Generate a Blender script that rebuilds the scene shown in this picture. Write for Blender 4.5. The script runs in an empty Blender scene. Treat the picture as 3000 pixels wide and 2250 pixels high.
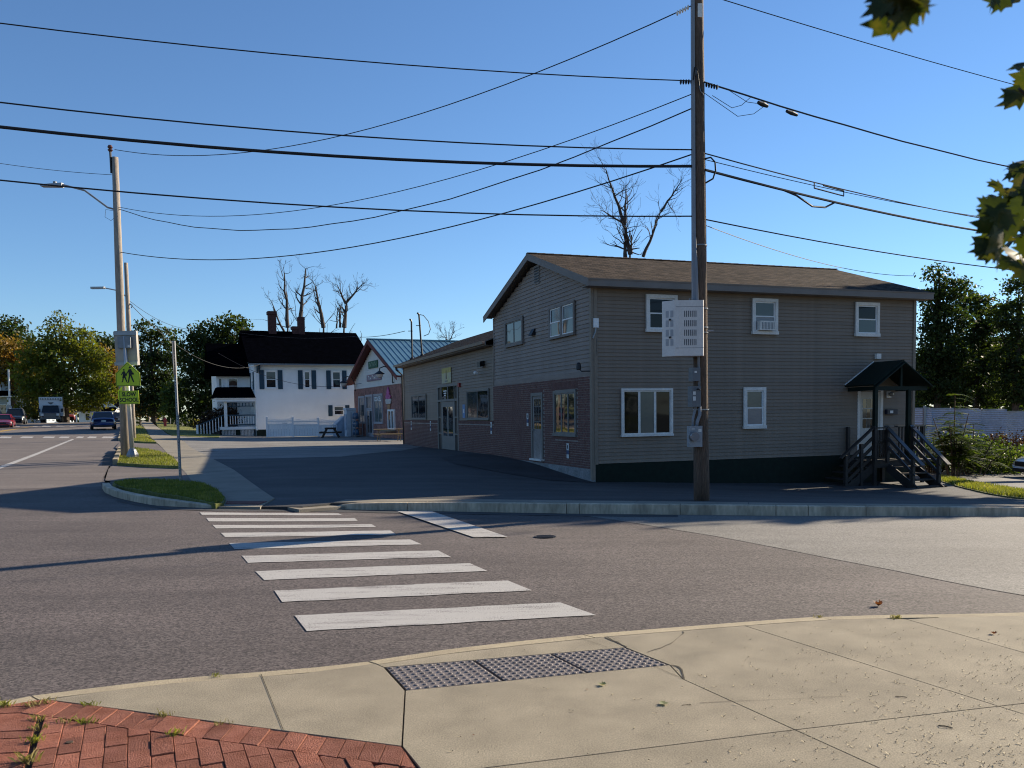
import bpy, math, random
import numpy as np
from mathutils import Vector, Matrix
from mathutils.geometry import delaunay_2d_cdt

# ------------------------------------------------------------------ camera, sky, sun, exposure
scene = bpy.context.scene
EYE = np.array([0.0, 0.0, 1.65])
FPX, CY, PITCH, ROLL = 2520.0, 1372.0, 0.0635, -0.014      # focal length and centre in photo pixels (3000 wide)
_f = np.array([0, math.cos(PITCH), -math.sin(PITCH)]); _r = np.array([1.0, 0, 0]); _u = np.cross(_r, _f)
RT = math.cos(ROLL) * _r + math.sin(ROLL) * _u
UP = -math.sin(ROLL) * _r + math.cos(ROLL) * _u
FW = _f
cam_data = bpy.data.cameras.new('camera'); cam = bpy.data.objects.new('camera', cam_data)
scene.collection.objects.link(cam); scene.camera = cam
cam_data.sensor_fit = 'HORIZONTAL'; cam_data.sensor_width = 36.0
cam_data.lens = 36.0 * FPX / 3000.0
cam_data.shift_y = (CY - 1125.0) / 3000.0
cam_data.clip_start = 0.05; cam_data.clip_end = 3000.0
cam_data.dof.use_dof = True; cam_data.dof.focus_distance = 18.0; cam_data.dof.aperture_fstop = 7.0
cam.matrix_world = Matrix(((RT[0], UP[0], -FW[0], EYE[0]), (RT[1], UP[1], -FW[1], EYE[1]), (RT[2], UP[2], -FW[2], EYE[2]), (0, 0, 0, 1)))

SUN_AZ, SUN_EL = math.radians(55.5), math.radians(23.0)    # azimuth clockwise from +Y
world = bpy.data.worlds.new('World'); scene.world = world; world.use_nodes = True
wn = world.node_tree; wn.nodes.clear()
sky = wn.nodes.new('ShaderNodeTexSky'); sky.sky_type = 'NISHITA'; sky.sun_disc = False
sky.sun_elevation = SUN_EL; sky.sun_rotation = SUN_AZ
sky.air_density = 1.0; sky.dust_density = 0.0; sky.ozone_density = 6.2; sky.altitude = 100
bg = wn.nodes.new('ShaderNodeBackground'); bg.inputs[1].default_value = 0.075
wo = wn.nodes.new('ShaderNodeOutputWorld')
wn.links.new(sky.outputs[0], bg.inputs[0]); wn.links.new(bg.outputs[0], wo.inputs[0])
sun_data = bpy.data.lights.new('sun', 'SUN'); sun_data.energy = 5.0; sun_data.angle = math.radians(0.53); sun_data.color = (1.0, 0.86, 0.66)
sun = bpy.data.objects.new('sun', sun_data); scene.collection.objects.link(sun)
_sd = Vector((math.sin(SUN_AZ) * math.cos(SUN_EL), math.cos(SUN_AZ) * math.cos(SUN_EL), math.sin(SUN_EL)))
sun.rotation_euler = _sd.to_track_quat('Z', 'Y').to_euler(); sun.location = (30, 20, 40)
vs = scene.view_settings; vs.view_transform = 'Standard'; vs.look = 'None'; vs.gamma = 1.0; vs.use_curve_mapping = False
vs.exposure = 1.05
scene.cycles.use_denoising = True; scene.cycles.filter_width = 1.1
scene.cycles.max_bounces = 6; scene.cycles.transparent_max_bounces = 8
random.seed(7); RNG = np.random.default_rng(7)

# ------------------------------------------------------------------ helpers
COL = scene.collection
def ray(u, v):
    d = (u - 1500.0) / FPX * RT - (v - CY) / FPX * UP + FW
    return d
def atz(u, v, z=0.0):
    d = ray(u, v); t = (z - EYE[2]) / d[2]; p = EYE + t * d
    return (p[0], p[1], p[2])
def aty(u, v, y):
    d = ray(u, v); p = EYE + d * (y / d[1])
    return Vector((p[0], p[1], p[2]))
def tag(o, label=None, cat=None, group=None, kind=None):
    if label: o['label'] = label
    if cat: o['category'] = cat
    if group: o['group'] = group
    if kind: o['kind'] = kind
    return o
def empty(name, loc=(0, 0, 0), rz=0.0, label=None, cat=None, group=None):
    o = bpy.data.objects.new(name, None); COL.objects.link(o); o.location = loc; o.rotation_euler = (0, 0, rz)
    o.empty_display_size = 0.2
    return tag(o, label, cat, group)
class MB:
    def __init__(s): s.v = []; s.f = []; s.m = []
    def add(s, vs_, fs, mi=0):
        b = len(s.v); s.v.extend(tuple(p) for p in vs_)
        for f in fs: s.f.append(tuple(b + i for i in f)); s.m.append(mi)
        return s
    def box(s, x0, x1, y0, y1, z0, z1, mi=0):
        return s.add([(x0, y0, z0), (x1, y0, z0), (x1, y1, z0), (x0, y1, z0), (x0, y0, z1), (x1, y0, z1), (x1, y1, z1), (x0, y1, z1)],
                     [(0, 3, 2, 1), (4, 5, 6, 7), (0, 1, 5, 4), (1, 2, 6, 5), (2, 3, 7, 6), (3, 0, 4, 7)], mi)
    def hexa(s, b, t, mi=0):                       # bottom 4 + top 4 points
        return s.add(list(b) + list(t), [(0, 3, 2, 1), (4, 5, 6, 7), (0, 1, 5, 4), (1, 2, 6, 5), (2, 3, 7, 6), (3, 0, 4, 7)], mi)
    def prism(s, a, b, mi=0):                      # two equal outlines
        n = len(a)
        return s.add(list(a) + list(b), [tuple(range(n - 1, -1, -1)), tuple(range(n, 2 * n))] + [(i, (i + 1) % n, n + (i + 1) % n, n + i) for i in range(n)], mi)
    def slab(s, poly, z0, z1, mi=0):
        return s.prism([(p[0], p[1], z0) for p in poly], [(p[0], p[1], z1) for p in poly], mi)
    def beam(s, p, q, w, h, mi=0, upv=(0, 0, 1)):  # rectangular bar from p to q
        p = Vector(p); q = Vector(q); d = (q - p).normalized(); upv = Vector(upv)
        sd = d.cross(upv)
        if sd.length < 1e-4: sd = d.cross(Vector((0, 1, 0)))
        sd.normalize(); up_ = sd.cross(d).normalized()
        a = [p + sd * (sx * w / 2) + up_ * (sy * h / 2) for sx, sy in ((-1, -1), (1, -1), (1, 1), (-1, 1))]
        b = [x + (q - p) for x in a]
        return s.prism(a, b, mi)
    def tube(s, pts, r, n=8, mi=0, cap=True):
        pts = [Vector(p) for p in pts]; k = len(pts)
        rs = r if hasattr(r, '__len__') else [r] * k
        prev = None; vs_ = []
        for i, p in enumerate(pts):
            d = (pts[min(i + 1, k - 1)] - pts[max(i - 1, 0)])
            d = d.normalized() if d.length > 1e-9 else Vector((0, 0, 1))
            ref = prev if prev is not None else (Vector((0, 0, 1)) if abs(d.z) < 0.9 else Vector((1, 0, 0)))
            a = (ref - d * ref.dot(d))
            if a.length < 1e-5: a = d.orthogonal()
            a.normalize(); prev = a; b = d.cross(a)
            for j in range(n):
                t = 2 * math.pi * j / n
                vs_.append(p + (a * math.cos(t) + b * math.sin(t)) * rs[i])
        fs = [(i * n + j, i * n + (j + 1) % n, (i + 1) * n + (j + 1) % n, (i + 1) * n + j) for i in range(k - 1) for j in range(n)]
        if cap: fs += [tuple(range(n - 1, -1, -1)), tuple(range((k - 1) * n, k * n))]
        return s.add(vs_, fs, mi)
    def lathe(s, prof, n=16, c=(0, 0, 0), axis='z', mi=0):   # prof: (r, h)
        vs_ = []
        for r, h in prof:
            for j in range(n):
                t = 2 * math.pi * j / n; a, b = r * math.cos(t), r * math.sin(t)
                p = (a, b, h) if axis == 'z' else ((h, a, b) if axis == 'x' else (b, h, a))
                vs_.append((c[0] + p[0], c[1] + p[1], c[2] + p[2]))
        k = len(prof)
        fs = [(i * n + j, i * n + (j + 1) % n, (i + 1) * n + (j + 1) % n, (i + 1) * n + j) for i in range(k - 1) for j in range(n)]
        fs += [tuple(range(n - 1, -1, -1)), tuple(range((k - 1) * n, k * n))]
        return s.add(vs_, fs, mi)
    def mesh(s, name, mats, smooth=False):
        me = bpy.data.meshes.new(name); me.from_pydata(s.v, [], s.f)
        for m in (mats if isinstance(mats, (list, tuple)) else [mats]): me.materials.append(m)
        if any(s.m): me.polygons.foreach_set('material_index', s.m)
        if smooth: me.polygons.foreach_set('use_smooth', [True] * len(s.f))
        me.update(); return me
    def build(s, name, mats, parent=None, smooth=False, kind=None, loc=None, rot=None):
        o = bpy.data.objects.new(name, s.mesh(name, mats, smooth)); COL.objects.link(o)
        if parent: o.parent = parent
        if loc: o.location = loc
        if rot: o.rotation_euler = rot
        if kind: o['kind'] = kind
        return o
def inst(me, name, parent=None, loc=(0, 0, 0), rot=(0, 0, 0), scale=None, kind=None):
    o = bpy.data.objects.new(name, me); COL.objects.link(o); o.location = loc; o.rotation_euler = rot
    if scale: o.scale = scale
    if parent: o.parent = parent
    if kind: o['kind'] = kind
    return o
def copy_tree(o, parent=None):
    c = o.copy(); COL.objects.link(c); c.parent = parent
    for ch in o.children: copy_tree(ch, c)
    return c
def text(body, size, mat, parent, loc, rot, name='lettering', ext=0.002, sx=1.0, align='CENTER', bold=0.0):
    cu = bpy.data.curves.new(name, 'FONT'); cu.body = body; cu.size = size; cu.align_x = align; cu.align_y = 'CENTER'; cu.extrude = ext
    cu.offset = bold; cu.resolution_u = 3
    t_ = bpy.data.objects.new(name, cu); COL.objects.link(t_); bpy.context.view_layer.update()
    me = bpy.data.meshes.new_from_object(t_.evaluated_get(bpy.context.evaluated_depsgraph_get())); bpy.data.objects.remove(t_); me.materials.clear(); me.materials.append(mat); me.name = name
    o = bpy.data.objects.new(name, me); COL.objects.link(o); o.parent = parent; o.location = loc; o.rotation_euler = rot; o.scale = (sx, 1, 1)
    return o

# ------------------------------------------------------------------ materials
MATS = {}
def nt(name):
    m = bpy.data.materials.new(name); m.use_nodes = True; t = m.node_tree; t.nodes.clear()
    out = t.nodes.new('ShaderNodeOutputMaterial'); MATS[name] = m
    return m, t, out
def N(t, typ, **kw):
    n = t.nodes.new(typ)
    for k, v in kw.items():
        if k.startswith('i_'):
            key = k[2:]; key = int(key) if key.isdigit() else key
            n.inputs[key].default_value = v
        else: setattr(n, k, v)
    return n
def mat(name, col, rough=0.75, var=0.18, scale=3.0, var2=0.0, scale2=40.0, bump=0.0, bscale=60.0, metal=0.0, spec=0.35, rnd=0.0, hue=None, stretch=None, ior=None):
    """Principled surface: base colour broken up by two noises and a per-object shift, with a fine bump."""
    m, t, out = nt(name); L = t.links.new
    b = N(t, 'ShaderNodeBsdfPrincipled'); L(b.outputs[0], out.inputs[0])
    b.inputs['Roughness'].default_value = rough; b.inputs['Metallic'].default_value = metal; b.inputs['Specular IOR Level'].default_value = spec
    if ior: b.inputs['IOR'].default_value = ior
    tc = N(t, 'ShaderNodeTexCoord'); src = tc.outputs['Object']
    if stretch:
        mp = N(t, 'ShaderNodeMapping'); mp.inputs['Scale'].default_value = stretch; L(src, mp.inputs[0]); src = mp.outputs[0]
    c1 = tuple(max(0, x * (1 - var)) for x in col) + (1,); c2 = tuple(x * (1 + var) for x in (hue or col)) + (1,)
    n1 = N(t, 'ShaderNodeTexNoise', i_Scale=scale, i_Detail=5.0, i_Roughness=0.6); L(src, n1.inputs['Vector'])
    r1 = N(t, 'ShaderNodeMapRange', i_1=0.3, i_2=0.7); L(n1.outputs[0], r1.inputs[0])
    mx = N(t, 'ShaderNodeMixRGB'); mx.inputs[1].default_value = c1; mx.inputs[2].default_value = c2; L(r1.outputs[0], mx.inputs[0])
    last = mx.outputs[0]
    if var2:
        n2 = N(t, 'ShaderNodeTexNoise', i_Scale=scale2, i_Detail=3.0); L(src, n2.inputs['Vector'])
        r2 = N(t, 'ShaderNodeMapRange', i_1=0.3, i_2=0.7, i_3=1 - var2, i_4=1 + var2); L(n2.outputs[0], r2.inputs[0])
        mm = N(t, 'ShaderNodeVectorMath', operation='SCALE'); L(last, mm.inputs[0]); L(r2.outputs[0], mm.inputs['Scale']); last = mm.outputs[0]
    if rnd:
        oi = N(t, 'ShaderNodeObjectInfo'); r3 = N(t, 'ShaderNodeMapRange', i_3=1 - rnd, i_4=1 + rnd); L(oi.outputs['Random'], r3.inputs[0])
        mm = N(t, 'ShaderNodeVectorMath', operation='SCALE'); L(last, mm.inputs[0]); L(r3.outputs[0], mm.inputs['Scale']); last = mm.outputs[0]
    L(last, b.inputs['Base Color'])
    if bump:
        n3 = N(t, 'ShaderNodeTexNoise', i_Scale=bscale, i_Detail=4.0); L(src, n3.inputs['Vector'])
        bp = N(t, 'ShaderNodeBump', i_Strength=min(bump, 1.0), i_Distance=0.02); L(n3.outputs[0], bp.inputs['Height']); L(bp.outputs[0], b.inputs['Normal'])
    return m
def asphalt(name, lo, hi, grain=0.55, gscale=95.0, rough=0.82, streak=0.20, spec=0.4):
    m, t, out = nt(name); L = t.links.new
    b = N(t, 'ShaderNodeBsdfPrincipled', i_Roughness=rough); b.inputs['Specular IOR Level'].default_value = spec; L(b.outputs[0], out.inputs[0])
    tc = N(t, 'ShaderNodeTexCoord'); src = tc.outputs['Object']
    vo = N(t, 'ShaderNodeTexVoronoi', i_Scale=gscale); L(src, vo.inputs['Vector'])
    n1 = N(t, 'ShaderNodeTexNoise', i_Scale=gscale * 0.7, i_Detail=4.0, i_Roughness=0.7); L(src, n1.inputs['Vector'])
    wn1 = N(t, 'ShaderNodeSeparateColor'); L(vo.outputs['Color'], wn1.inputs[0])
    ad = N(t, 'ShaderNodeMath', operation='MULTIPLY_ADD', i_1=0.5); L(wn1.outputs[0], ad.inputs[0])
    hf = N(t, 'ShaderNodeMath', operation='MULTIPLY', i_1=0.5); L(n1.outputs[0], hf.inputs[0]); L(hf.outputs[0], ad.inputs[2])
    cr = N(t, 'ShaderNodeMapRange', i_1=0.15, i_2=0.85, i_3=1 - grain, i_4=1 + grain); L(ad.outputs[0], cr.inputs[0])
    mp = N(t, 'ShaderNodeMapping'); mp.inputs['Scale'].default_value = (0.12, 1.1, 1.0); mp.inputs['Rotation'].default_value = (0, 0, 0.12); L(src, mp.inputs[0])
    n2 = N(t, 'ShaderNodeTexNoise', i_Scale=1.0, i_Detail=4.0, i_Roughness=0.6); L(mp.outputs[0], n2.inputs['Vector'])
    r2 = N(t, 'ShaderNodeMapRange', i_1=0.3, i_2=0.7, i_3=1 - streak, i_4=1 + streak); L(n2.outputs[0], r2.inputs[0])
    n4 = N(t, 'ShaderNodeTexNoise', i_Scale=0.55, i_Detail=6.0, i_Roughness=0.62); L(src, n4.inputs['Vector'])
    r4 = N(t, 'ShaderNodeMapRange', i_1=0.3, i_2=0.7); L(n4.outputs[0], r4.inputs[0])
    mx = N(t, 'ShaderNodeMixRGB'); mx.inputs[1].default_value = lo + (1,); mx.inputs[2].default_value = hi + (1,); L(r4.outputs[0], mx.inputs[0])
    pr = N(t, 'ShaderNodeMath', operation='MULTIPLY'); L(cr.outputs[0], pr.inputs[0]); L(r2.outputs[0], pr.inputs[1])
    sc = N(t, 'ShaderNodeVectorMath', operation='SCALE'); L(mx.outputs[0], sc.inputs[0]); L(pr.outputs[0], sc.inputs['Scale']); L(sc.outputs[0], b.inputs['Base Color'])
    bp = N(t, 'ShaderNodeBump', i_Strength=0.55, i_Distance=0.006); L(ad.outputs[0], bp.inputs['Height']); L(bp.outputs[0], b.inputs['Normal'])
    return m
def shingle(name, c1, c2, c3, w=0.22, h=0.14, blotch=0.35, spec=.04):
    m, t, out = nt(name); L = t.links.new
    b = N(t, 'ShaderNodeBsdfPrincipled', i_Roughness=0.95); b.inputs['Specular IOR Level'].default_value = spec; L(b.outputs[0], out.inputs[0])
    tc = N(t, 'ShaderNodeTexCoord'); br = N(t, 'ShaderNodeTexBrick', offset=0.5, squash=1.0)
    br.inputs['Color1'].default_value = c1 + (1,); br.inputs['Color2'].default_value = c2 + (1,); br.inputs['Mortar'].default_value = c3 + (1,)
    br.inputs['Scale'].default_value = 1.0; br.inputs['Mortar Size'].default_value = 0.011; br.inputs['Brick Width'].default_value = w; br.inputs['Row Height'].default_value = h; br.inputs['Bias'].default_value = -0.1
    nd = N(t, 'ShaderNodeTexNoise', i_Scale=1.3, i_Detail=3.0); L(tc.outputs['UV'], nd.inputs['Vector'])
    mad = N(t, 'ShaderNodeVectorMath', operation='MULTIPLY_ADD'); mad.inputs[1].default_value = (0.06, 0.06, 0); L(nd.outputs['Color'], mad.inputs[0]); L(tc.outputs['UV'], mad.inputs[2])
    L(mad.outputs[0], br.inputs['Vector'])
    n2 = N(t, 'ShaderNodeTexNoise', i_Scale=2.6, i_Detail=7.0, i_Roughness=0.72); L(tc.outputs['UV'], n2.inputs['Vector'])
    r2 = N(t, 'ShaderNodeMapRange', i_1=0.3, i_2=0.7, i_3=1 - blotch, i_4=1 + blotch); L(n2.outputs[0], r2.inputs[0])
    sc = N(t, 'ShaderNodeVectorMath', operation='SCALE'); L(br.outputs[0], sc.inputs[0]); L(r2.outputs[0], sc.inputs['Scale']); L(sc.outputs[0], b.inputs['Base Color'])
    bp = N(t, 'ShaderNodeBump', i_Strength=0.8, i_Distance=0.012); L(br.outputs['Fac'], bp.inputs['Height']); bp.invert = True
    n3 = N(t, 'ShaderNodeTexNoise', i_Scale=55.0); L(tc.outputs['UV'], n3.inputs['Vector'])
    b2 = N(t, 'ShaderNodeBump', i_Strength=0.4, i_Distance=0.01); L(n3.outputs[0], b2.inputs['Height']); L(bp.outputs[0], b2.inputs['Normal']); L(b2.outputs[0], b.inputs['Normal'])
    return m
def leafmat(name, c1, c2, c3=None, trans=0.45, scale=0.5, rnd=0.0):
    m, t, out = nt(name); L = t.links.new
    geo = N(t, 'ShaderNodeTexCoord'); n1 = N(t, 'ShaderNodeTexNoise', i_Scale=scale, i_Detail=6.0, i_Roughness=0.75); L(geo.outputs['Object'], n1.inputs['Vector'])
    cr = N(t, 'ShaderNodeValToRGB'); e = cr.color_ramp.elements
    e[0].position = 0.32; e[0].color = c1 + (1,); e[1].position = 0.68; e[1].color = (c3 or c2) + (1,)
    if c3: x = cr.color_ramp.elements.new(0.52); x.color = c2 + (1,)
    L(n1.outputs[0], cr.inputs[0]); last = cr.outputs[0]
    gi = N(t, 'ShaderNodeNewGeometry'); r3 = N(t, 'ShaderNodeMapRange', i_3=0.65, i_4=1.35); L(gi.outputs['Random Per Island'], r3.inputs[0])
    sc = N(t, 'ShaderNodeVectorMath', operation='SCALE'); L(last, sc.inputs[0]); L(r3.outputs[0], sc.inputs['Scale']); last = sc.outputs[0]
    d = N(t, 'ShaderNodeBsdfPrincipled', i_Roughness=0.55); d.inputs['Specular IOR Level'].default_value = 0.25; L(last, d.inputs['Base Color'])
    tr = N(t, 'ShaderNodeBsdfTranslucent'); ts = N(t, 'ShaderNodeVectorMath', operation='MULTIPLY'); ts.inputs[1].default_value = (1.5, 1.55, 0.6); L(last, ts.inputs[0]); L(ts.outputs[0], tr.inputs[0])
    mx = N(t, 'ShaderNodeMixShader', i_0=trans); L(d.outputs[0], mx.inputs[1]); L(tr.outputs[0], mx.inputs[2]); L(mx.outputs[0], out.inputs[0])
    return m
def glassmat(name, col=(0.012, 0.015, 0.018), rough=0.03, ior=1.75, wav=0.02):
    m, t, out = nt(name); L = t.links.new
    b = N(t, 'ShaderNodeBsdfPrincipled', i_Roughness=rough, i_IOR=ior); b.inputs['Base Color'].default_value = col + (1,); L(b.outputs[0], out.inputs[0])
    tc = N(t, 'ShaderNodeTexCoord'); n = N(t, 'ShaderNodeTexNoise', i_Scale=1.2, i_Detail=1.0); L(tc.outputs['Object'], n.inputs['Vector'])
    bp = N(t, 'ShaderNodeBump', i_Strength=wav * 5, i_Distance=0.05); L(n.outputs[0], bp.inputs['Height']); L(bp.outputs[0], b.inputs['Normal'])
    return m

ASPH = asphalt('asphalt_worn', (0.076, 0.062, 0.058), (0.104, 0.087, 0.081), grain=.85, gscale=62)
ASPH_LIGHT = asphalt('asphalt_bleached', (0.140, 0.132, 0.120), (0.185, 0.175, 0.16), grain=0.6, gscale=70, streak=0.10)
ASPH_STREET = asphalt('asphalt_main_street', (0.118, 0.099, 0.089), (0.150, 0.128, 0.115), grain=.45, gscale=50)
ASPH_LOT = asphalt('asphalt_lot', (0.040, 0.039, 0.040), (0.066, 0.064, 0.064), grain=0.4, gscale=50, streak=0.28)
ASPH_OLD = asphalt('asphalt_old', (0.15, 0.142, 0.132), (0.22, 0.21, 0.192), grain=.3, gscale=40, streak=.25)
ASPH_NEW = asphalt('asphalt_new', (0.022, 0.022, 0.024), (0.045, 0.044, 0.046), grain=0.35, gscale=70, streak=0.2)
ASPH_APRON = asphalt('asphalt_apron', (0.11, 0.092, 0.083), (0.15, 0.128, 0.115), grain=0.3, gscale=60)
ASPH_DRIVE = asphalt('asphalt_drive', (0.09, 0.09, 0.092), (0.14, 0.138, 0.135), grain=0.3, gscale=60)
CONC = mat('concrete_walk', (0.262, 0.228, 0.168), 0.88, 0.20, 2.3, 0.34, 120.0, 0.22, 240.0, spec=0.25, rnd=0.05)
CONC_FAR = mat('concrete_far', (0.235, 0.212, 0.172), 0.88, 0.16, 1.2, 0.10, 40.0, 0.25, 60.0, spec=0.25, rnd=0.05)
KERB = mat('kerb_stone', (0.36, 0.305, 0.21), 0.85, 0.16, 3.5, 0.12, 60.0, 0.4, 90.0, spec=0.25, rnd=0.07)
KERB_FAR = mat('kerb_concrete', (0.46, 0.385, 0.285), 0.9, 0.35, 2.2, 0.2, 18.0, 0.35, 40.0, spec=0.2, rnd=0.06, stretch=(1, 1, 0.25))
JOINT = mat('joint_soil', (0.045, 0.036, 0.026), 0.95, 0.4, 20.0, bump=0.5)
PAVER = mat('brick_paver', (0.245, 0.082, 0.046), 0.86, 0.28, 7.0, 0.28, 110.0, 0.6, 120.0, spec=0.25, rnd=0.26, hue=(0.215, 0.088, 0.06))
TACT = mat('tactile_iron', (0.165, 0.142, 0.134), 0.6, 0.3, 9.0, 0.25, 60.0, 0.3, 150.0, metal=0.15, spec=0.4)
def wornpaint(name, c, under, thr=(.60, .74)):
    m, t, out = nt(name); L = t.links.new
    b = N(t, 'ShaderNodeBsdfPrincipled', i_Roughness=.7); b.inputs['Specular IOR Level'].default_value = .3; L(b.outputs[0], out.inputs[0]); tc = N(t, 'ShaderNodeTexCoord')
    n1 = N(t, 'ShaderNodeTexNoise', i_Scale=75.0, i_Detail=3.0, i_Roughness=.7); L(tc.outputs['Object'], n1.inputs['Vector'])
    mp = N(t, 'ShaderNodeMapping'); mp.inputs['Scale'].default_value = (.8, 5.0, 1); L(tc.outputs['Object'], mp.inputs[0]); n2 = N(t, 'ShaderNodeTexNoise', i_Scale=1.6, i_Detail=5.0, i_Roughness=.65); L(mp.outputs[0], n2.inputs['Vector'])
    ad = N(t, 'ShaderNodeMath', operation='MULTIPLY_ADD', i_1=.55); L(n2.outputs[0], ad.inputs[0]); hf = N(t, 'ShaderNodeMath', operation='MULTIPLY', i_1=.65); L(n1.outputs[0], hf.inputs[0]); L(hf.outputs[0], ad.inputs[2])
    r = N(t, 'ShaderNodeMapRange', i_1=thr[0], i_2=thr[1]); L(ad.outputs[0], r.inputs[0]); r2 = N(t, 'ShaderNodeMapRange', i_1=.3, i_2=.7, i_3=.82, i_4=1.1); L(n2.outputs[0], r2.inputs[0])
    mx = N(t, 'ShaderNodeMixRGB'); mx.inputs[1].default_value = c + (1,); mx.inputs[2].default_value = under + (1,); L(r.outputs[0], mx.inputs[0])
    sc = N(t, 'ShaderNodeVectorMath', operation='SCALE'); L(mx.outputs[0], sc.inputs[0]); L(r2.outputs[0], sc.inputs['Scale']); L(sc.outputs[0], b.inputs['Base Color'])
    bp = N(t, 'ShaderNodeBump', i_Strength=.5, i_Distance=.006); L(n1.outputs[0], bp.inputs['Height']); L(bp.outputs[0], b.inputs['Normal']); return m
PAINT = wornpaint('road_paint', (0.46, 0.445, 0.42), (.12, .105, .1))
PAINT_Y = mat('road_paint_yellow', (0.34, 0.22, 0.06), 0.7, 0.2, 2.5)
GROUND = mat('ground_soil', (0.09, 0.085, 0.045), 0.95, 0.35, 0.5, bump=0.3, bscale=8)
LAWN = mat('lawn', (0.095, 0.115, 0.025), 0.9, 0.35, 0.8, 0.3, 14.0, 0.6, 30.0, hue=(0.17, 0.17, 0.045))
GRASS = leafmat('grass_blades', (0.09, 0.115, 0.022), (0.17, 0.18, 0.04), (0.28, 0.25, 0.085), trans=0.4, scale=1.6)
WEED = leafmat('weed_blades', (0.10, 0.10, 0.03), (0.22, 0.19, 0.08), (0.30, 0.24, 0.12), trans=0.3, scale=3.0)
GLASS = glassmat('window_glass')
GLASS_D = glassmat('window_glass_dark', (0.010, 0.011, 0.013), 0.04, 1.36, 0.03)
GLASS_B = glassmat('window_glass_blue', (0.035, 0.05, 0.06), 0.06, 1.6)
GLASS_C = glassmat('window_glass_curtain', (0.10, 0.12, 0.115), 0.12, 1.5)
GLASS_W = glassmat('window_glass_blind', (0.22, 0.21, 0.22), 0.15, 1.45)
METAL = mat('galvanised_steel', (0.30, 0.305, 0.31), 0.5, 0.12, 6.0, metal=0.75, spec=0.5)
METAL_D = mat('grey_metal', (0.20, 0.21, 0.225), 0.5, 0.12, 6.0, metal=0.5)
BLACK = mat('black_cable', (0.012, 0.012, 0.014), 0.6, 0.2, 10.0)
BLACKM = mat('black_iron', (0.015, 0.015, 0.018), 0.45, 0.2, 10.0)
WHITE = mat('white_paint', (0.82, 0.81, 0.79), 0.55, 0.06, 2.0, 0.05, 20.0)
OFFW = mat('aged_white_trim', (0.74, 0.70, 0.65), 0.6, 0.12, 4.0, 0.08, 30.0)
CABW = mat('cabinet_beige_white', (0.66, 0.61, 0.57), 0.5, 0.07, 3.0, 0.05, 30.0, metal=0.1)
TAUPE = mat('vinyl_taupe', (0.235, 0.18, 0.136), 0.6, 0.10, 0.6, 0.08, 4.0, 0.15, 30.0, rnd=0.07, stretch=(1.0, 1.0, .35))
TAUPE_TRIM = mat('trim_taupe', (0.235, 0.188, 0.145), 0.6, 0.10, 2.0)
CLAP = mat('clapboard_grey', (0.285, 0.232, 0.198), 0.75, 0.13, 1.2, 0.10, 16.0, 0.35, 40.0, rnd=0.06, stretch=(1, 1, 4))
FASCIA = mat('fascia_grey', (0.215, 0.185, 0.165), 0.7, 0.10, 2.0)
BRICKM = mat('wall_brick', (0.20, 0.09, 0.072), 0.85, 0.35, 6.0, 0.25, 40.0, 0.4, 60.0, hue=(0.13, 0.07, 0.06))
MORTAR = mat('mortar', (0.30, 0.26, 0.235), 0.9, 0.3, 1.3, 0.2, 30.0)
SHING = shingle('roof_shingle_brown', (0.082, 0.062, 0.048), (0.026, 0.022, 0.020), (0.008, 0.007, 0.007), 0.3, 0.14, 0.6)
SHING_B = shingle('roof_shingle_black', (0.0015, 0.0018, 0.003), (0.0022, 0.0026, 0.0045), (0.001, 0.001, 0.0015), 0.3, 0.18, .3, 0.0)
POLEW = mat('pole_wood', (0.15, 0.105, 0.075), 0.85, 0.42, 3.0, 0.35, 16.0, 0.7, 26.0, stretch=(5, 5, 0.5), hue=(0.10, 0.062, 0.042))
POLEG = mat('pole_wood_grey', (0.30, 0.255, 0.21), 0.85, 0.22, 3.0, 0.2, 14.0, 0.6, 26.0, stretch=(4, 4, 0.4))
CONDUIT = mat('conduit_grey', (0.22, 0.235, 0.26), 0.55, 0.1, 3.0)
GREENP = mat('dark_green_paint', (0.004, 0.013, 0.009), 0.6, 0.3, 5.0, spec=0.2)
CONCF = mat('foundation_concrete', (0.24, 0.24, 0.24), 0.9, 0.25, 2.5, 0.2, 20.0, 0.3)
DARKW = mat('dark_stained_wood', (0.030, 0.024, 0.021), 0.6, 0.3, 5.0, 0.2, 30.0, spec=0.45)
WOODT = mat('treated_wood', (0.27, 0.20, 0.115), 0.8, 0.25, 4.0, 0.2, 30.0, stretch=(1, 1, 1))
DOORW = mat('door_white', (0.55, 0.52, 0.46), 0.55, 0.06, 2.0)
DOORG = mat('door_taupe', (0.20, 0.185, 0.165), 0.6, 0.08, 2.0)
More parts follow.
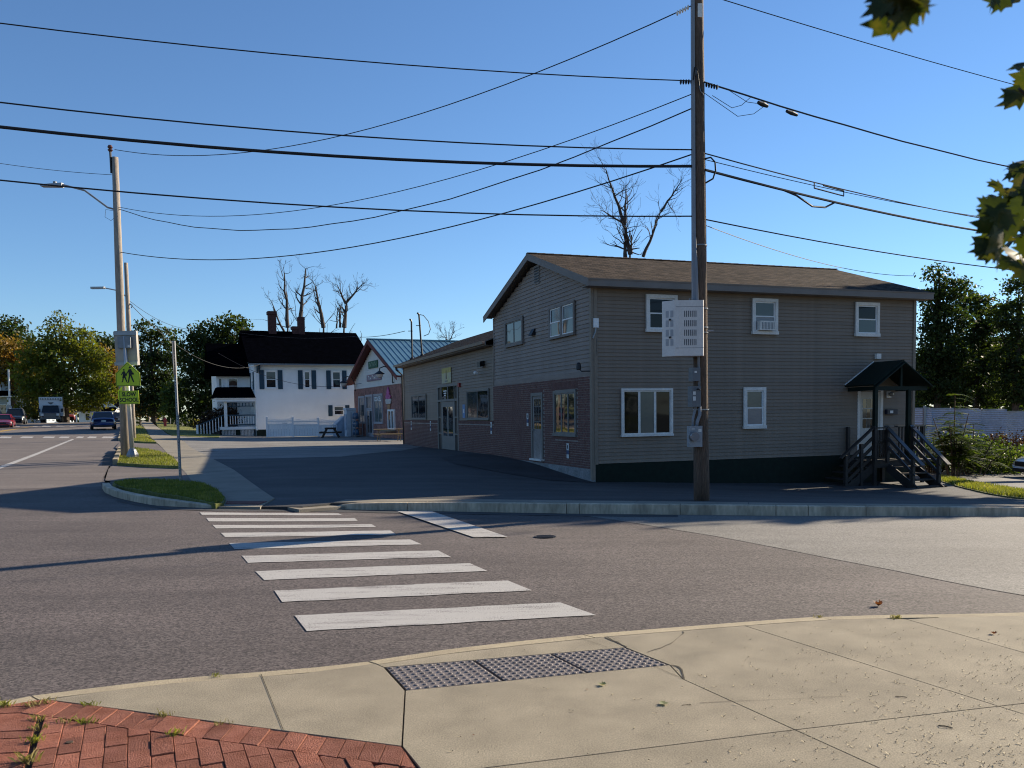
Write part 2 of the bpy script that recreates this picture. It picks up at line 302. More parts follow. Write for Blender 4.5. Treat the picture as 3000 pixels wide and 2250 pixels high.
# ------------------------------------------------------------------ ground heights (thin-plate splines through surveyed points)
def tps(pts):
    P = np.array(pts, float); n = len(P); X = P[:, :2]; Zv = P[:, 2]
    d = np.linalg.norm(X[:, None] - X[None], axis=2); K = np.where(d > 0, d * d * np.log(d + 1e-12), 0) + np.eye(n) * 0.4
    A_ = np.zeros((n + 3, n + 3)); A_[:n, :n] = K; A_[:n, n] = 1; A_[:n, n + 1:] = X; A_[n, :n] = 1; A_[n + 1:, :n] = X.T
    w = np.linalg.solve(A_, np.concatenate([Zv, np.zeros(3)]))
    gx = np.arange(-160, 80.1, 0.8); gy = np.arange(-20, 180.1, 0.8); GX, GY = np.meshgrid(gx, gy)
    Z = w[n] + w[n + 1] * GX + w[n + 2] * GY
    for i in range(n):
        r2 = (GX - X[i, 0]) ** 2 + (GY - X[i, 1]) ** 2; Z = Z + w[i] * 0.5 * r2 * np.log(r2 + 1e-12)
    Z = np.clip(Z, -2.2, 1.75).tolist(); nx_, ny_ = len(gx) - 2, len(gy) - 2
    def f(x, y):                                # bilinear look-up
        a = (x + 160) / 0.8; b = (y + 20) / 0.8; a = min(max(a, 0), nx_); b = min(max(b, 0), ny_)
        i = int(a); j = int(b); a -= i; b -= j; r0 = Z[j]; r1 = Z[j + 1]
        return (r0[i] * (1 - a) + r0[i + 1] * a) * (1 - b) + (r1[i] * (1 - a) + r1[i + 1] * a) * b
    return f
STREET = [(-10.9, 22.5, -.10), (-13.9, 29.5, .02), (-21.9, 48, .35), (-31.4, 70, .83), (-44, 100, 1.33)]
_far = [(-80, 60, 1.0), (-90, 110, 1.5), (-62, 140, .9), (-30, 150, .2), (0, 120, .2), (40, 120, -.6), (60, 60, -1.2), (50, 20, -1.0), (-120, 20, .3), (-60, 10, .0)]
_R = tps([(-8, 3, -.1), (0, 5, -.1), (8, 6, -.1), (16, 5, -.13), (-8, 10, -.1), (-1, 11, -.12), (8, 11, -.14), (16, 10.5, -.2), (26, 8, -.4), (26, 0, -.3),
          (-5.9, 16.2, -.13), (-3.4, 16.6, -.235), (-2, 17.1, -.25), (3.7, 16.6, -.25), (8.3, 14.9, -.25), (14, 13.2, -.3), (-30, 0, -.1), (-20, 29.5, .02), (-32, 31, .05),
          (-34, 48, .36), (-46, 70, .85), (-58, 98, 1.36), (-60, 104, 1.33)] + STREET + _far)
_L = tps([(-6.2, 17.0, -.12), (-4.6, 17.2, -.14), (-2, 17.3, -.09), (3.7, 16.9, -.10), (8.3, 15.1, -.10), (14, 13.4, -.15), (26, 9, -.4), (-8.5, 22.1, -.09),
          (2.27, 23.6, -.27), (7, 25.3, -.5), (12.6, 27.4, -.66), (10.5, 21.5, -.6), (6.5, 19.5, -.33), (0.76, 27.84, 0.02), (-.6, 31.7, .13), (-3.3, 39.3, .1), (-5.7, 46, .1),
          (-12.4, 68.5, .12), (-18.8, 66, .10), (-22, 66, .25), (-26, 78, .5), (-45, 113, .9), (13.5, 21.5, -.5), (20, 33, -1.0), (19, 22, -.75), (28, 44, -.8), (-3, 21.5, -.10)] + STREET + _far)
def ZR(x, y): return _R(x, y)
def ZL(x, y): return _L(x, y)
def drop(u, v, H):                              # where a sight line meets the ground H
    d = ray(u, v); t = 3.0
    for _ in range(60):
        p = EYE + d * t; g = p[2] - H(p[0], p[1])
        if abs(g) < 1e-4: break
        t += max(-2, min(4.0, g / max(1e-3, -d[2]) * 0.6))
    return (p[0], p[1])
def DL(*pts): return [drop(u, v, ZL) for u, v in pts]
def DR(*pts): return [drop(u, v, ZR) for u, v in pts]
def inside(p, poly):
    x, y = p; c = False; n = len(poly); j = n - 1
    for i in range(n):
        xi, yi = poly[i]; xj, yj = poly[j]
        if (yi > y) != (yj > y) and x < (xj - xi) * (y - yi) / (yj - yi) + xi: c = not c
        j = i
    return c
def inside_many(X, Y, poly):
    c = np.zeros(len(X), bool); n = len(poly); j = n - 1
    for i in range(n):
        xi, yi = poly[i]; xj, yj = poly[j]
        if yi != yj: c ^= ((yi > Y) != (yj > Y)) & (X < (xj - xi) * (Y - yi) / (yj - yi) + xi)
        j = i
    return c
def dens(poly, step):
    o = []
    for i, p in enumerate(poly):
        q = poly[(i + 1) % len(poly)]; L_ = math.hypot(q[0] - p[0], q[1] - p[1]); k = max(1, int(L_ / step))
        for j in range(k): t = j / k; o.append((p[0] + (q[0] - p[0]) * t, p[1] + (q[1] - p[1]) * t))
    return o
def sheet(name, poly, H, off, m, step=1.0, skirt=0.0, parent=None, kind='structure', label=None, cat=None):
    poly = dens(poly, step); n = len(poly); xs = [p[0] for p in poly]; ys = [p[1] for p in poly]
    pts = [Vector(p) for p in poly]
    gx, gy = np.meshgrid(np.arange(min(xs) + step * .5, max(xs), step), np.arange(min(ys) + step * .5, max(ys), step)); gx = gx.ravel(); gy = gy.ravel()
    if len(gx):
        k = inside_many(gx, gy, poly); pts += [Vector((float(a), float(b))) for a, b in zip(gx[k], gy[k])]
    vv, ee, ff, _a, _b, _c = delaunay_2d_cdt(pts, [(i, (i + 1) % n) for i in range(n)], [], 1, 1e-5)
    mb = MB(); mb.v = [(p.x, p.y, H(p.x, p.y) + off) for p in vv]
    for f in ff:
        a, b, c = [vv[i] for i in f[:3]]
        mb.f.append(tuple(f) if (b - a).cross(c - a) > 0 else tuple(reversed(f))); mb.m.append(0)
    if skirt:
        for i in range(n):
            p, q = poly[i], poly[(i + 1) % n]
            zp, zq = H(*p) + off, H(*q) + off
            mb.add([(p[0], p[1], zp), (q[0], q[1], zq), (q[0], q[1], zq - skirt), (p[0], p[1], zp - skirt)], [(0, 1, 2, 3)])
    o = mb.build(name, m, parent)
    if not parent: tag(o, label, cat, None, kind)
    return o

# one sheet of earth out to the horizon, well below the paving near the camera
mb = MB(); rings = [0, 3, 6, 10, 15, 20, 26, 33, 42, 52, 65, 80, 100, 125, 160, 220, 320, 500, 900, 1600]; NS = 56
for r in rings:
    for j in range(NS):
        a = 2 * math.pi * j / NS; x, y = r * math.cos(a), r * math.sin(a)
        k = min(1, r / 170.0); z = min(ZR(x, y), ZL(x, y)) if r < 220 else 0.2
        mb.v.append((x, y, z - 0.30 if r < 110 else (z - .3) * (1 - k) + (-0.3) * k))
for i in range(len(rings) - 1):
    for j in range(NS): mb.f.append((i * NS + j, (i + 1) * NS + j, (i + 1) * NS + (j + 1) % NS, i * NS + (j + 1) % NS)); mb.m.append(0)
tag(mb.build('ground', GROUND), kind='structure')

# near kerb line (road side edge, left to right), world xy
NK = [atz(u, v, 0)[:2] for u, v in ((0, 2052), (88, 2037), (294, 2011), (505, 1986), (882, 1958), (1075, 1937), (1300, 1903), (1491, 1881), (1729, 1857), (1995, 1836), (2200, 1820), (2380, 1807), (2568, 1801), (2751, 1798), (3000, 1793))]
_d = (NK[1][0] - NK[0][0], NK[1][1] - NK[0][1])
NK = [(-7.6, -2.0), (-6.0, 1.6), (-4.4, 3.7)] + NK + [(6.5, 7.05), (12, 7.2), (26, 7.0)]
def offset(line, d):
    o = []
    for i, p in enumerate(line):
        a = line[max(i - 1, 0)]; b = line[min(i + 1, len(line) - 1)]
        t = Vector((b[0] - a[0], b[1] - a[1])).normalized(); o.append((p[0] + t.y * d, p[1] - t.x * d))
    return o
NKI = offset(NK, 0.115)
# far kerb line (gutter), from the right to the ramp
FK = DR((3000, 1512), (2755, 1512), (2507, 1512), (2254, 1511), (1986, 1508), (1697, 1505), (1300, 1498), (1032, 1493), (964, 1490))
FK = [(26, 9.6), (14.5, 13.0)] + FK
ISL = DR((628, 1489.5), (575, 1487.5), (453, 1481), (385, 1468.5), (335, 1456), (307, 1443), (300, 1432))
STX = [(-13.9 - .433 * (y - 29.5), y) for y in (25.5, 29.5, 40, 48, 60, 70, 85, 98, 112)]
road_poly = [(p[0], p[1]) for p in offset(NK, 0.05)] + [(p[0], p[1] + .06) for p in FK] + DR((887, 1489), (639, 1489)) + [(p[0] + .05, p[1] + .07) for p in ISL] + [(p[0] + .05, p[1]) for p in STX] + \
            [(-100, 140), (-110, 60), (-60, -2)]
road = sheet('road', road_poly, ZR, 0.0, ASPH, 1.0)

sheet('road_main_street', [(-10.75, 22.4)] + [(p[0] + .02, p[1]) for p in STX] + [(-100, 140), (-110, 60), (-60, 16), (-20, 19.5)], ZR, .0035, ASPH_STREET, 1.2)
# bleached asphalt of the side street on the right
lp = DR((1716, 1512), (1760, 1518), (1880, 1536), (2000, 1556), (2100, 1572), (2280, 1606), (2450, 1640), (2620, 1672), (2770, 1703), (2900, 1728), (3000, 1745))
light_poly = lp + [(16, 8.2), (26, 8.0), (26, 9.5), (14.5, 12.95)] + DR((3000, 1513), (2755, 1513), (2507, 1513), (2254, 1512), (1986, 1509.5))
sheet('road_side_street', light_poly, ZR, 0.004, ASPH_LIGHT, 1.2)
# gutter dirt strip along far kerb, fine lighter scuffs
sheet('gutter_strip', DR((640, 1491), (887, 1492), (1032, 1495), (1300, 1500), (1697, 1507), (1986, 1510.5), (1986, 1516), (1697, 1513), (1300, 1506), (1032, 1502), (887, 1499), (640, 1498), (500, 1494), (400, 1481), (340, 1468), (345, 1461), (400, 1474), (500, 1488)), ZR, 0.008, ASPH_LOT, 1.0)

# painted markings, each a part of the road
BARS = [((585.7, 1502), (991.7, 1504.9), (1003, 1509.5), (592, 1509)), ((604, 1518.4), (1039, 1518.4), (1048, 1526.5), (612, 1528.4)), ((622, 1539), (1089, 1536.5), (1102, 1544.6), (633.5, 1549)),
        ((647, 1562), (1143, 1554.6), (1161, 1567), (659, 1574.5)), ((671.5, 1592), (1202, 1581), (1236, 1595.7), (687, 1609.7)), ((708, 1629.6), (1283.6, 1613.8), (1322, 1632.8), (727, 1650)),
        ((749, 1674.4), (1376, 1651), (1428, 1674.4), (774.6, 1700.6)), ((802.6, 1732), (1487, 1701.5), (1559, 1731.3), (826.6, 1765)), ((863.6, 1804.5), (1640.7, 1766), (1747, 1803.6), (899, 1850.6))]
def paint(name, pix, off=0.006, m=PAINT, H=ZR):
    c = DR(*pix) if not isinstance(pix[0][0], np.float64) else pix
    mb = MB(); nx = 14
    rows = []
    for i in range(nx + 1):
        t = i / nx; a = (c[0][0] + (c[1][0] - c[0][0]) * t, c[0][1] + (c[1][1] - c[0][1]) * t); b = (c[3][0] + (c[2][0] - c[3][0]) * t, c[3][1] + (c[2][1] - c[3][1]) * t)
        j = (random.uniform(-.012, .012), random.uniform(-.012, .012)); a = (a[0], a[1] + j[0]); b = (b[0], b[1] + j[1])
        rows.append((a, b))
    for a, b in rows: mb.v += [(a[0], a[1], H(*a) + off), (b[0], b[1], H(*b) + off)]
    for i in range(nx): mb.f.append((2 * i, 2 * i + 1, 2 * i + 3, 2 * i + 2)); mb.m.append(0)
    return mb.build(name, m, road)
for b in BARS: paint('crosswalk_bar', b)
paint('stop_line', ((1160, 1498.5), (1262, 1498.5), (1488, 1575.5), (1388, 1576.5)), .013)
# far street: centre line, crosswalk across it, yellow line
paint('lane_line', ((0, 1366), (212, 1286), (216.5, 1288), (0, 1374)))
for u0, u1 in ((0, 36), (62, 99), (127, 162), (175, 205), (225, 247), (258, 285), (300, 342)): paint('far_crosswalk_bar', ((u0 + 4, 1279), (u1, 1279.5), (u1 - 5, 1283.5), (u0 - 4, 1283.5)))
for u0, u1 in ((0, 60), (95, 112), (124, 150), (165, 190), (205, 226), (240, 262)): paint('far_crosswalk_bar', ((u0 + 2, 1248.5), (u1, 1248.5), (u1 - 3, 1251), (u0 - 2, 1251)))
paint('centre_line', ((0, 1262), (108, 1248), (112, 1248.6), (0, 1266)), m=PAINT_Y)
# tyre-polished darker streaks on the road are worn asphalt: a thin patched seam
sheet('catch_basin_patch', DR((298, 1365), (326, 1366), (338, 1325), (312, 1328), (304, 1338)), ZR, 0.007, ASPH_NEW, .6)
sheet('catch_basin_patch', DR((324, 1293), (346, 1293), (349, 1284), (328, 1286)), ZR, 0.007, ASPH_NEW, .6)
for dd in ((298, 1323), (360, 1290)): pass

# manhole on road and on the lot
def manhole(c, H, r, label):
    mb = MB(); mb.lathe([(r, 0), (r, .010), (r * .9, .010), (r * .9, .006), (0.001, .006)], 24)
    for k in range(-3, 4): mb.box(-r * .7, r * .7, k * r * .2 - .01, k * r * .2 + .01, .006, .012)
    o = mb.build('manhole_cover', BLACKM if r < .2 else METAL_D, loc=(c[0], c[1], H(*c) + .004)); return tag(o, label, 'manhole')
manhole(drop(1597, 1574, ZR), ZR, .16, 'iron manhole cover in the brown asphalt beside the stop line')
manhole(drop(610, 1322, ZL), ZL, .42, 'worn manhole cover in the sunlit strip of the parking lot')

# ---- near pavement: kerb stones, concrete slabs, tactile plates, brick pavers
near = empty('near_pavement'); near['kind'] = 'structure'
mb = MB(); bed = NKI + [(26, -3), (-7, -3)]
mb.slab(bed, -.32, -.013); mb.build('bedding', JOINT, near)
def seglen(line): return [math.hypot(line[i + 1][0] - line[i][0], line[i + 1][1] - line[i][1]) for i in range(len(line) - 1)]
def cut(line, s0, s1):
    L_ = seglen(line); o = []; acc = 0
    def pt(s):
        a = 0
        for i, l in enumerate(L_):
            if s <= a + l or i == len(L_) - 1:
                t = (s - a) / l; return (line[i][0] + (line[i + 1][0] - line[i][0]) * t, line[i][1] + (line[i + 1][1] - line[i][1]) * t)
            a += l
    o.append(pt(s0))
    for i, l in enumerate(L_):
        acc += l
        if s0 + 1e-3 < acc < s1 - 1e-3: o.append(line[i + 1])
    o.append(pt(s1)); return o
def kerbstones(line, inner, cuts, top, bot, m, parent, gap=.006, name='kerb_stone'):
    Lo = sum(seglen(line)); Li = sum(seglen(inner))
    for a, b in zip(cuts[:-1], cuts[1:]):
        o = cut(line, a * Lo + gap, b * Lo - gap); i = cut(inner, a * Li + gap, b * Li - gap)
        k = max(len(o), len(i)); o = [cut(o, 0, sum(seglen(o)) * 1.0)[0]] + o[1:]
        # resample both to the same count
        def rs(l, n):
            T = sum(seglen(l)); return [cut(l, T * j / n, T)[0] if j < n else l[-1] for j in range(n + 1)]
        o = rs(o, 6); i = rs(i, 6); mb = MB(); r = random.uniform(-.003, .003)
        for j in range(6):
            zb = [top(*o[j]) + r, top(*o[j + 1]) + r]
            q = [(o[j], o[j + 1], i[j + 1], i[j])][0]
            bv = .012
            mb.v += [(q[0][0], q[0][1], bot), (q[1][0], q[1][1], bot), (q[2][0], q[2][1], bot), (q[3][0], q[3][1], bot), (q[0][0], q[0][1], zb[0] - bv), (q[1][0], q[1][1], zb[1] - bv), (q[2][0], q[2][1], zb[1]), (q[3][0], q[3][1], zb[0])]
            w0 = (Vector(q[3]) - Vector(q[0])).normalized() * bv; w1 = (Vector(q[2]) - Vector(q[1])).normalized() * bv
            mb.v += [(q[0][0] + w0.x, q[0][1] + w0.y, zb[0]), (q[1][0] + w1.x, q[1][1] + w1.y, zb[1])]
            B = len(mb.v) - 10
            mb.f += [tuple(B + x for x in f) for f in ((0, 1, 5, 4), (4, 5, 9, 8), (8, 9, 6, 7), (2, 3, 7, 6))]; mb.m += [0] * 4
            if j == 0: mb.f.append((B, B + 4, B + 8, B + 7, B + 3)); mb.m.append(0)
            if j == 5: mb.f.append((B + 1, B + 2, B + 6, B + 9, B + 5)); mb.m.append(0)
        mb.build(name, m, parent)
LT = sum(seglen(NK))
def frac(line, x): 
    a = 0; T = sum(seglen(line))
    for i, l in enumerate(seglen(line)):
        if line[i][0] <= x <= line[i + 1][0]: return (a + l * (x - line[i][0]) / (line[i + 1][0] - line[i][0])) / T
        a += l
cuts = [0] + [frac(NK, x) for x in (-5.2, atz(88, 2037)[0], atz(1075, 1937)[0], atz(1705, 1860)[0], atz(2390, 1807)[0], atz(2700, 1799)[0], 6.4, 9, 14)] + [1]
kerbstones(NK, NKI, cuts, lambda x, y: 0.0, -.3, KERB, near)
def shrink(poly, d):
    c = Vector((sum(p[0] for p in poly) / len(poly), sum(p[1] for p in poly) / len(poly))); n = len(poly); o = []
    ar = sum(poly[i][0] * poly[(i + 1) % n][1] - poly[(i + 1) % n][0] * poly[i][1] for i in range(n))
    sgn = 1 if ar > 0 else -1
    for i in range(n):
        p = Vector(poly[i]); a = (p - Vector(poly[i - 1])).normalized(); b = (Vector(poly[(i + 1) % n]) - p).normalized()
        na = Vector((-a.y, a.x)) * sgn; nb = Vector((-b.y, b.x)) * sgn; h = na + nb
        k = d / max(.35, (1 + na.dot(nb))); q = p + h * k; o.append((q.x, q.y))
    return o if sgn > 0 else list(reversed(o))
def px(*l): return [atz(u, v, 0)[:2] for u, v in l]
KI = lambda u, v: atz(u, v, 0)[:2]
def kin(x0, x1):  # inner kerb edge between two world x
    return [p for p in NKI if x0 < p[0] < x1]
T = px((1125, 1955), (1833, 1897), (1962, 1948), (1187, 2023))
J = {k: KI(*v) for k, v in dict(a=(135, 2049), b=(1098, 1943.5), c=(1770, 1861), d=(2175, 1831), e=(2655, 1814), f=(2329, 2138), g=(2926, 2069), h=(1178, 2186), i=(1443, 2247), k=(2002, 1990)).items()}
def ext(p, q, s): return (p[0] + (q[0] - p[0]) * s, p[1] + (q[1] - p[1]) * s)
jf = ext(J['k'], J['f'], 3.0); jg = ext(J['d'], J['g'], 2.2); jr = ext(J['f'], J['g'], 5.0); jl = ext(J['f'], J['i'], 1.06); je2 = ext(J['e'], KI(3000, 1912), 3.2)
def meet(a, b, c, d):
    a, b, c, d = map(Vector, (a, b, c, d)); r = b - a; s_ = d - c; t = (c - a).cross(s_) / r.cross(s_); p = a + r * t; return (p.x, p.y)
je2 = meet(J['e'], KI(3000, 1912), J['f'], J['g'])
slabs = [
    [J['a']] + [T[3]] and [J['a'], J['h'], T[3], T[0], J['b']] + list(reversed(kin(J['a'][0] + .05, J['b'][0] - .02))),
    [J['b'], T[0], T[1], J['c']] + list(reversed(kin(J['b'][0] + .02, J['c'][0] - .02))),
    [T[3], J['h'], KI(1240, 2262), jl, J['f'], J['k'], T[2]],
    [J['c'], T[1], T[2], J['k'], J['f'], J['g'], J['d']] + list(reversed(kin(J['c'][0] + .02, J['d'][0] - .02))),
    [J['d'], J['g'], je2, J['e']] + list(reversed(kin(J['d'][0] + .02, J['e'][0] - .02))),
    [J['e'], je2, jr, (26, 6.0), (26, 6.8), (12, 7.0), (6.5, 6.88)] + list(reversed(kin(J['e'][0] + .02, 6.4))),
    [jl, ext(jl, (jl[0] - .1, jl[1] - 1.2), 1), jf, J['f']],
    [J['f'], jf, (jf[0] + 1.2, jf[1] + .3), jg, J['g']],
    [J['g'], jg, (jg[0] + 3, jg[1] + 1), jr, je2],
]
for s in slabs:
    MB().slab(shrink(s, .0045), -.09, 0.0).build('concrete_slab', CONC, near)
MB().slab([(6, 5.2), (26, 5.0), (26, -3), (6, -3), (3.2, 1.5), (4.2, 3.6)], -.2, -.03).build('back_pavement', CONC, near)
# cracks: thin dark ribbons of open joint
def crack(pts, w, z=.003):
    mb = MB(); P = px(*pts)
    L_ = []; 
    for i, p in enumerate(P):
        a = Vector(P[max(i - 1, 0)]); b = Vector(P[min(i + 1, len(P) - 1)]); t = (b - a).normalized(); nn = Vector((-t.y, t.x)); ww = w * random.uniform(.4, 1.2)
        L_.append((Vector(p) + nn * ww, Vector(p) - nn * ww))
    for a, b in L_: mb.v += [(a.x, a.y, z), (b.x, b.y, z)]
    for i in range(len(P) - 1): mb.f.append((2 * i, 2 * i + 1, 2 * i + 3, 2 * i + 2)); mb.m.append(0)
    mb.build('crack', JOINT, near)
crack([(1772, 1868), (1790, 1876), (1806, 1881), (1820, 1889), (1836, 1896)], .011)
crack([(2000, 1850), (2003, 1856), (1992, 1864), (1985, 1870), (1976, 1878), (1966, 1886), (1950, 1892), (1940, 1898), (1918, 1904), (1895, 1912)], .0035)
crack([(1966, 1949), (1985, 1953), (1996, 1962), (2001, 1978), (2003, 1990)], .008)
crack([(1690, 1866), (1780, 1897)], .0025); crack([(1915, 1953), (2000, 1988)], .0025)
crack([(765, 1976), (830, 2140)], .0022); crack([(2050, 2060), (2300, 2049), (2480, 2040)], .002)
# tactile plates
tac = near
def lerp2(a, b, t): return (a[0] + (b[0] - a[0]) * t, a[1] + (b[1] - a[1]) * t)
for k, (t0, t1) in enumerate(((0.005, .352), (.358, .672), (.678, .995))):
    q = [lerp2(T[0], T[1], t0), lerp2(T[0], T[1], t1), lerp2(T[3], T[2], t1), lerp2(T[3], T[2], t0)]
    q = shrink(q, .006); q = q if True else q
    if Vector(q[1]).x < Vector(q[0]).x: pass
    pl = MB().slab(q, -.05, -.001).build('tactile_plate', TACT, near)
    mb = MB(); nx, ny = 11, 9
    A0, A1, B1, B0 = lerp2(T[0], T[1], t0), lerp2(T[0], T[1], t1), lerp2(T[3], T[2], t1), lerp2(T[3], T[2], t0)
    for i in range(nx):
        for j in range(ny):
            a = lerp2(A0, A1, (i + .5) / nx); b = lerp2(B0, B1, (i + .5) / nx); c = lerp2(a, b, (j + .55) / ny)
            mb.lathe([(.0155, -.001), (.0125, .0042), (.0075, .006)], 8, (c[0], c[1], 0))
    mb.build('tactile_dome', TACT, pl, kind='stuff')
# brick pavers
bd = [J['a'], J['h']]                       # edge between concrete and bricks
bn = Vector((bd[1][0] - bd[0][0], bd[1][1] - bd[0][1])).normalized(); bnn = Vector((bn.y, -bn.x))       # points to the brick side (down in the picture)
def clip(poly, p0, nrm):                    # keep side where (p-p0).n >= 0
    o = []
    for i in range(len(poly)):
        a = Vector(poly[i]); b = Vector(poly[(i + 1) % len(poly)]); da = (a - p0).dot(nrm); db = (b - p0).dot(nrm)
        if da >= 0: o.append(a)
        if da * db < 0: o.append(a + (b - a) * (da / (da - db)))
    return [(p.x, p.y) for p in o]
def area(p): return abs(sum(p[i][0] * p[(i + 1) % len(p)][1] - p[(i + 1) % len(p)][0] * p[i][1] for i in range(len(p)))) / 2
def brick(poly, z=0.0):
    if len(poly) < 3 or area(poly) < .0012: return
    try: q = shrink(poly, .0014)
    except Exception: return
    if area(q) < .0008: return
    t = random.uniform(-.004, .004); mb = MB(); q2 = shrink(q, .0022)
    n = len(q); r1, r2 = random.uniform(-.01, .01), random.uniform(-.01, .01); c0 = q[0]
    zt = lambda p: z + t + r1 * (p[0] - c0[0]) + r2 * (p[1] - c0[1])
    mb.prism([(p[0], p[1], z - .06) for p in q], [(p[0], p[1], zt(p) - .004) for p in q]); mb.prism([(p[0], p[1], zt(p) - .004) for p in q], [(p[0], p[1], zt(p)) for p in q2])
    mb.build('brick', PAVER, near)
o0 = Vector(bd[0]); _e = Vector(KI(1225, 2256)) - Vector(KI(1176, 2187)); CLN = _e.orthogonal(); CLN = CLN if CLN.dot(Vector((-1, -.2))) > 0 else -CLN
for i in range(-1, 25):                     # sheared header course along the concrete
    a = o0 + bn * (i * .114 - .02) + bnn * .004; sl = bnn * .215 + bn * .075
    b_ = a + bn * .114
    pol = clip([(a.x, a.y), (b_.x, b_.y), (b_.x + sl.x, b_.y + sl.y), (a.x + sl.x, a.y + sl.y)], Vector(KI(1176, 2187)), CLN)
    if a.x < -2.80: continue
    if len(pol) > 2: brick(pol)
eh = KI(1178, 2186)
inner0 = o0 + bnn * .222
vline = KI(85, 2248); vtop = KI(127, 2074)   # weedy joint left of the field
vd = (Vector(vtop) - Vector(vline)).normalized(); vn = Vector((vd.y, -vd.x))  # to the right
uy = Vector((-.399, .917)); ux = Vector((.917, .399))
base = Vector(vline)
for c in range(-3, 26):
    for r in range(-9, 9):
        off = (.5 if c % 2 else 0) + .12 * math.sin(c * 3.1)
        p = base + ux * (c * .107) + uy * ((r + off) * .225)
        q = [p, p + ux * .107, p + ux * .107 + uy * .225, p + uy * .225]; q = [(v.x, v.y) for v in q]
        if min(v[1] for v in q) < 3.5: continue
        q = clip(q, inner0, bnn)
        if len(q) < 3: continue
        q = clip(q, base + vn * .010, vn)
        if len(q) < 3: continue
        q = clip(q, Vector(KI(1174, 2189)), CLN)
        if len(q) >= 3: brick(q)
nkc = [Vector(p) for p in (NKI[3], NKI[4])]; kn = (nkc[1] - nkc[0]).normalized(); kn = Vector((kn.y, -kn.x))
hx = Vector((.995, .09)); hy = Vector((-.09, .995))
for r in range(-8, 12):                     # stacked stretchers on the far left
    for c in range(-6, 1):
        p = base + vd * (r * .1085) - hx * ((1 - c) * .222) + hx * .2
        q = [p, p + hx * .222, p + hx * .222 + vd * .1085, p + vd * .1085]; q = [(v.x, v.y) for v in q]
        q = clip(q, base - vn * .012, -vn)
        if len(q) < 3: continue
        q = clip(q, nkc[0] + kn * .012, kn)
        if len(q) >= 3: brick(q)

# ---- far side: kerb, walks, parking lot, verges, right drive
lot_poly = DL((640, 1484), (887, 1484)) + [p for p in offset(list(reversed(FK)), -0.11)][:-2] + [(14.5, 13.3), (20, 12), (24, 26), (26, 60), (0, 95), (-20, 92), (-27, 70), (-22, 50), (-14.5, 31), (-10.5, 22.4)] + DL((345, 1418), (450, 1440), (560, 1470))
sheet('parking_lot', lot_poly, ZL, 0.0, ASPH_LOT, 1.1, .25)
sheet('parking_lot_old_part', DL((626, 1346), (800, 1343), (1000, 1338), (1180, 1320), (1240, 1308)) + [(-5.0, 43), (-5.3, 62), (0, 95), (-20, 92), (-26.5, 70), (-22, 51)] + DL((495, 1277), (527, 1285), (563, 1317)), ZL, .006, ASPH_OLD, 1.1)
sheet('ramp_flank', DL((876, 1489), (1040, 1472), (1000, 1465), (880, 1468), (800, 1478)) , lambda x, y: min(ZL(x, y), ZR(x, y - .2) + .05), .008, CONC_FAR, .4, .3)
far_k = empty('far_kerb'); far_k['kind'] = 'structure'
FKL = list(reversed(FK)); FKI = offset(FKL, -0.16)
nF = sum(seglen(FKL)); cutsF = [0, .055, .16, .30] + [frac(FKL, drop(u, 1505, ZR)[0]) for u in (1697, 1986, 2254, 2507, 2745, 2960)] + [.78, .9, 1]
cutsF = sorted(set(round(c, 4) for c in cutsF))
def ktop(x, y):
    z = ZL(x, y + .2) + .006; s = (x - FKL[0][0]); return min(z, ZR(x, y) + .015 + max(0, s) * .30)
kerbstones(FKL, FKI, cutsF, ktop, -.6, KERB_FAR, far_k)
# narrow concrete walk behind the kerb
strip = offset(FKL, -0.17); strip2 = offset(FKL, -0.75)
w = [p for p in strip] + list(reversed(strip2)); 
walk2 = empty('kerb_walk'); walk2['kind'] = 'structure'
Ls = sum(seglen(strip)); Ls2 = sum(seglen(strip2)); ns = 15
for i in range(ns):
    a = cut(strip, Ls * i / ns + .006, Ls * (i + 1) / ns - .006); b = cut(strip2, Ls2 * i / ns + .006, Ls2 * (i + 1) / ns - .006)
    sheet('walk_slab', a + list(reversed(b)), ZL, .010, CONC_FAR, .8, .1, walk2)
# sidewalk along the street
Lw = DL((640, 1488), (612, 1478), (579.5, 1422), (555, 1398), (533, 1375), (499, 1340), (478, 1314.5), (461, 1300), (438, 1276.5), (425, 1255.5), (415, 1243), (413, 1233.5))
Rw = DL((762, 1487), (805, 1462), (723, 1399), (626, 1346), (562.6, 1316.6), (527, 1285), (495, 1276.5), (472, 1257.5), (459, 1249), (446.6, 1240.7), (440, 1233.5))
side = empty('street_walk'); side['kind'] = 'structure'
def smooth_cut(l, n): T_ = sum(seglen(l)); return [cut(l, T_ * j / n, T_)[0] if j < n else l[-1] for j in range(n + 1)]
Lr, Rr = smooth_cut(Lw[1:], 26), smooth_cut(Rw[1:], 26)
for i in range(26):
    sheet('walk_slab', [Lr[i], Rr[i], ext(Rr[i], Rr[i + 1], .995), ext(Lr[i], Lr[i + 1], .995)], ZL, .014, CONC_FAR, 1.4, .1, side)
sheet('ramp_slab', [Lw[0], Rw[0], Rw[1], Lw[1]], lambda x, y: min(ZL(x, y), ZR(x, y) + .03 + max(0, y - 17.0) * .1) + .008, .02, CONC_FAR, .5, .1, side)
q = DL((662, 1481.5), (758, 1482), (782, 1474), (664, 1474))
mb = MB(); mb.slab(q, 0, .02); mb.v = [(x, y, z + ZL(x, y) + .025) for x, y, z in mb.v]
RUST = mat('tactile_rust', (0.17, 0.075, 0.06), 0.7, 0.3, 6.0)
fp = mb.build('tactile_plate', RUST, side); mb = MB()
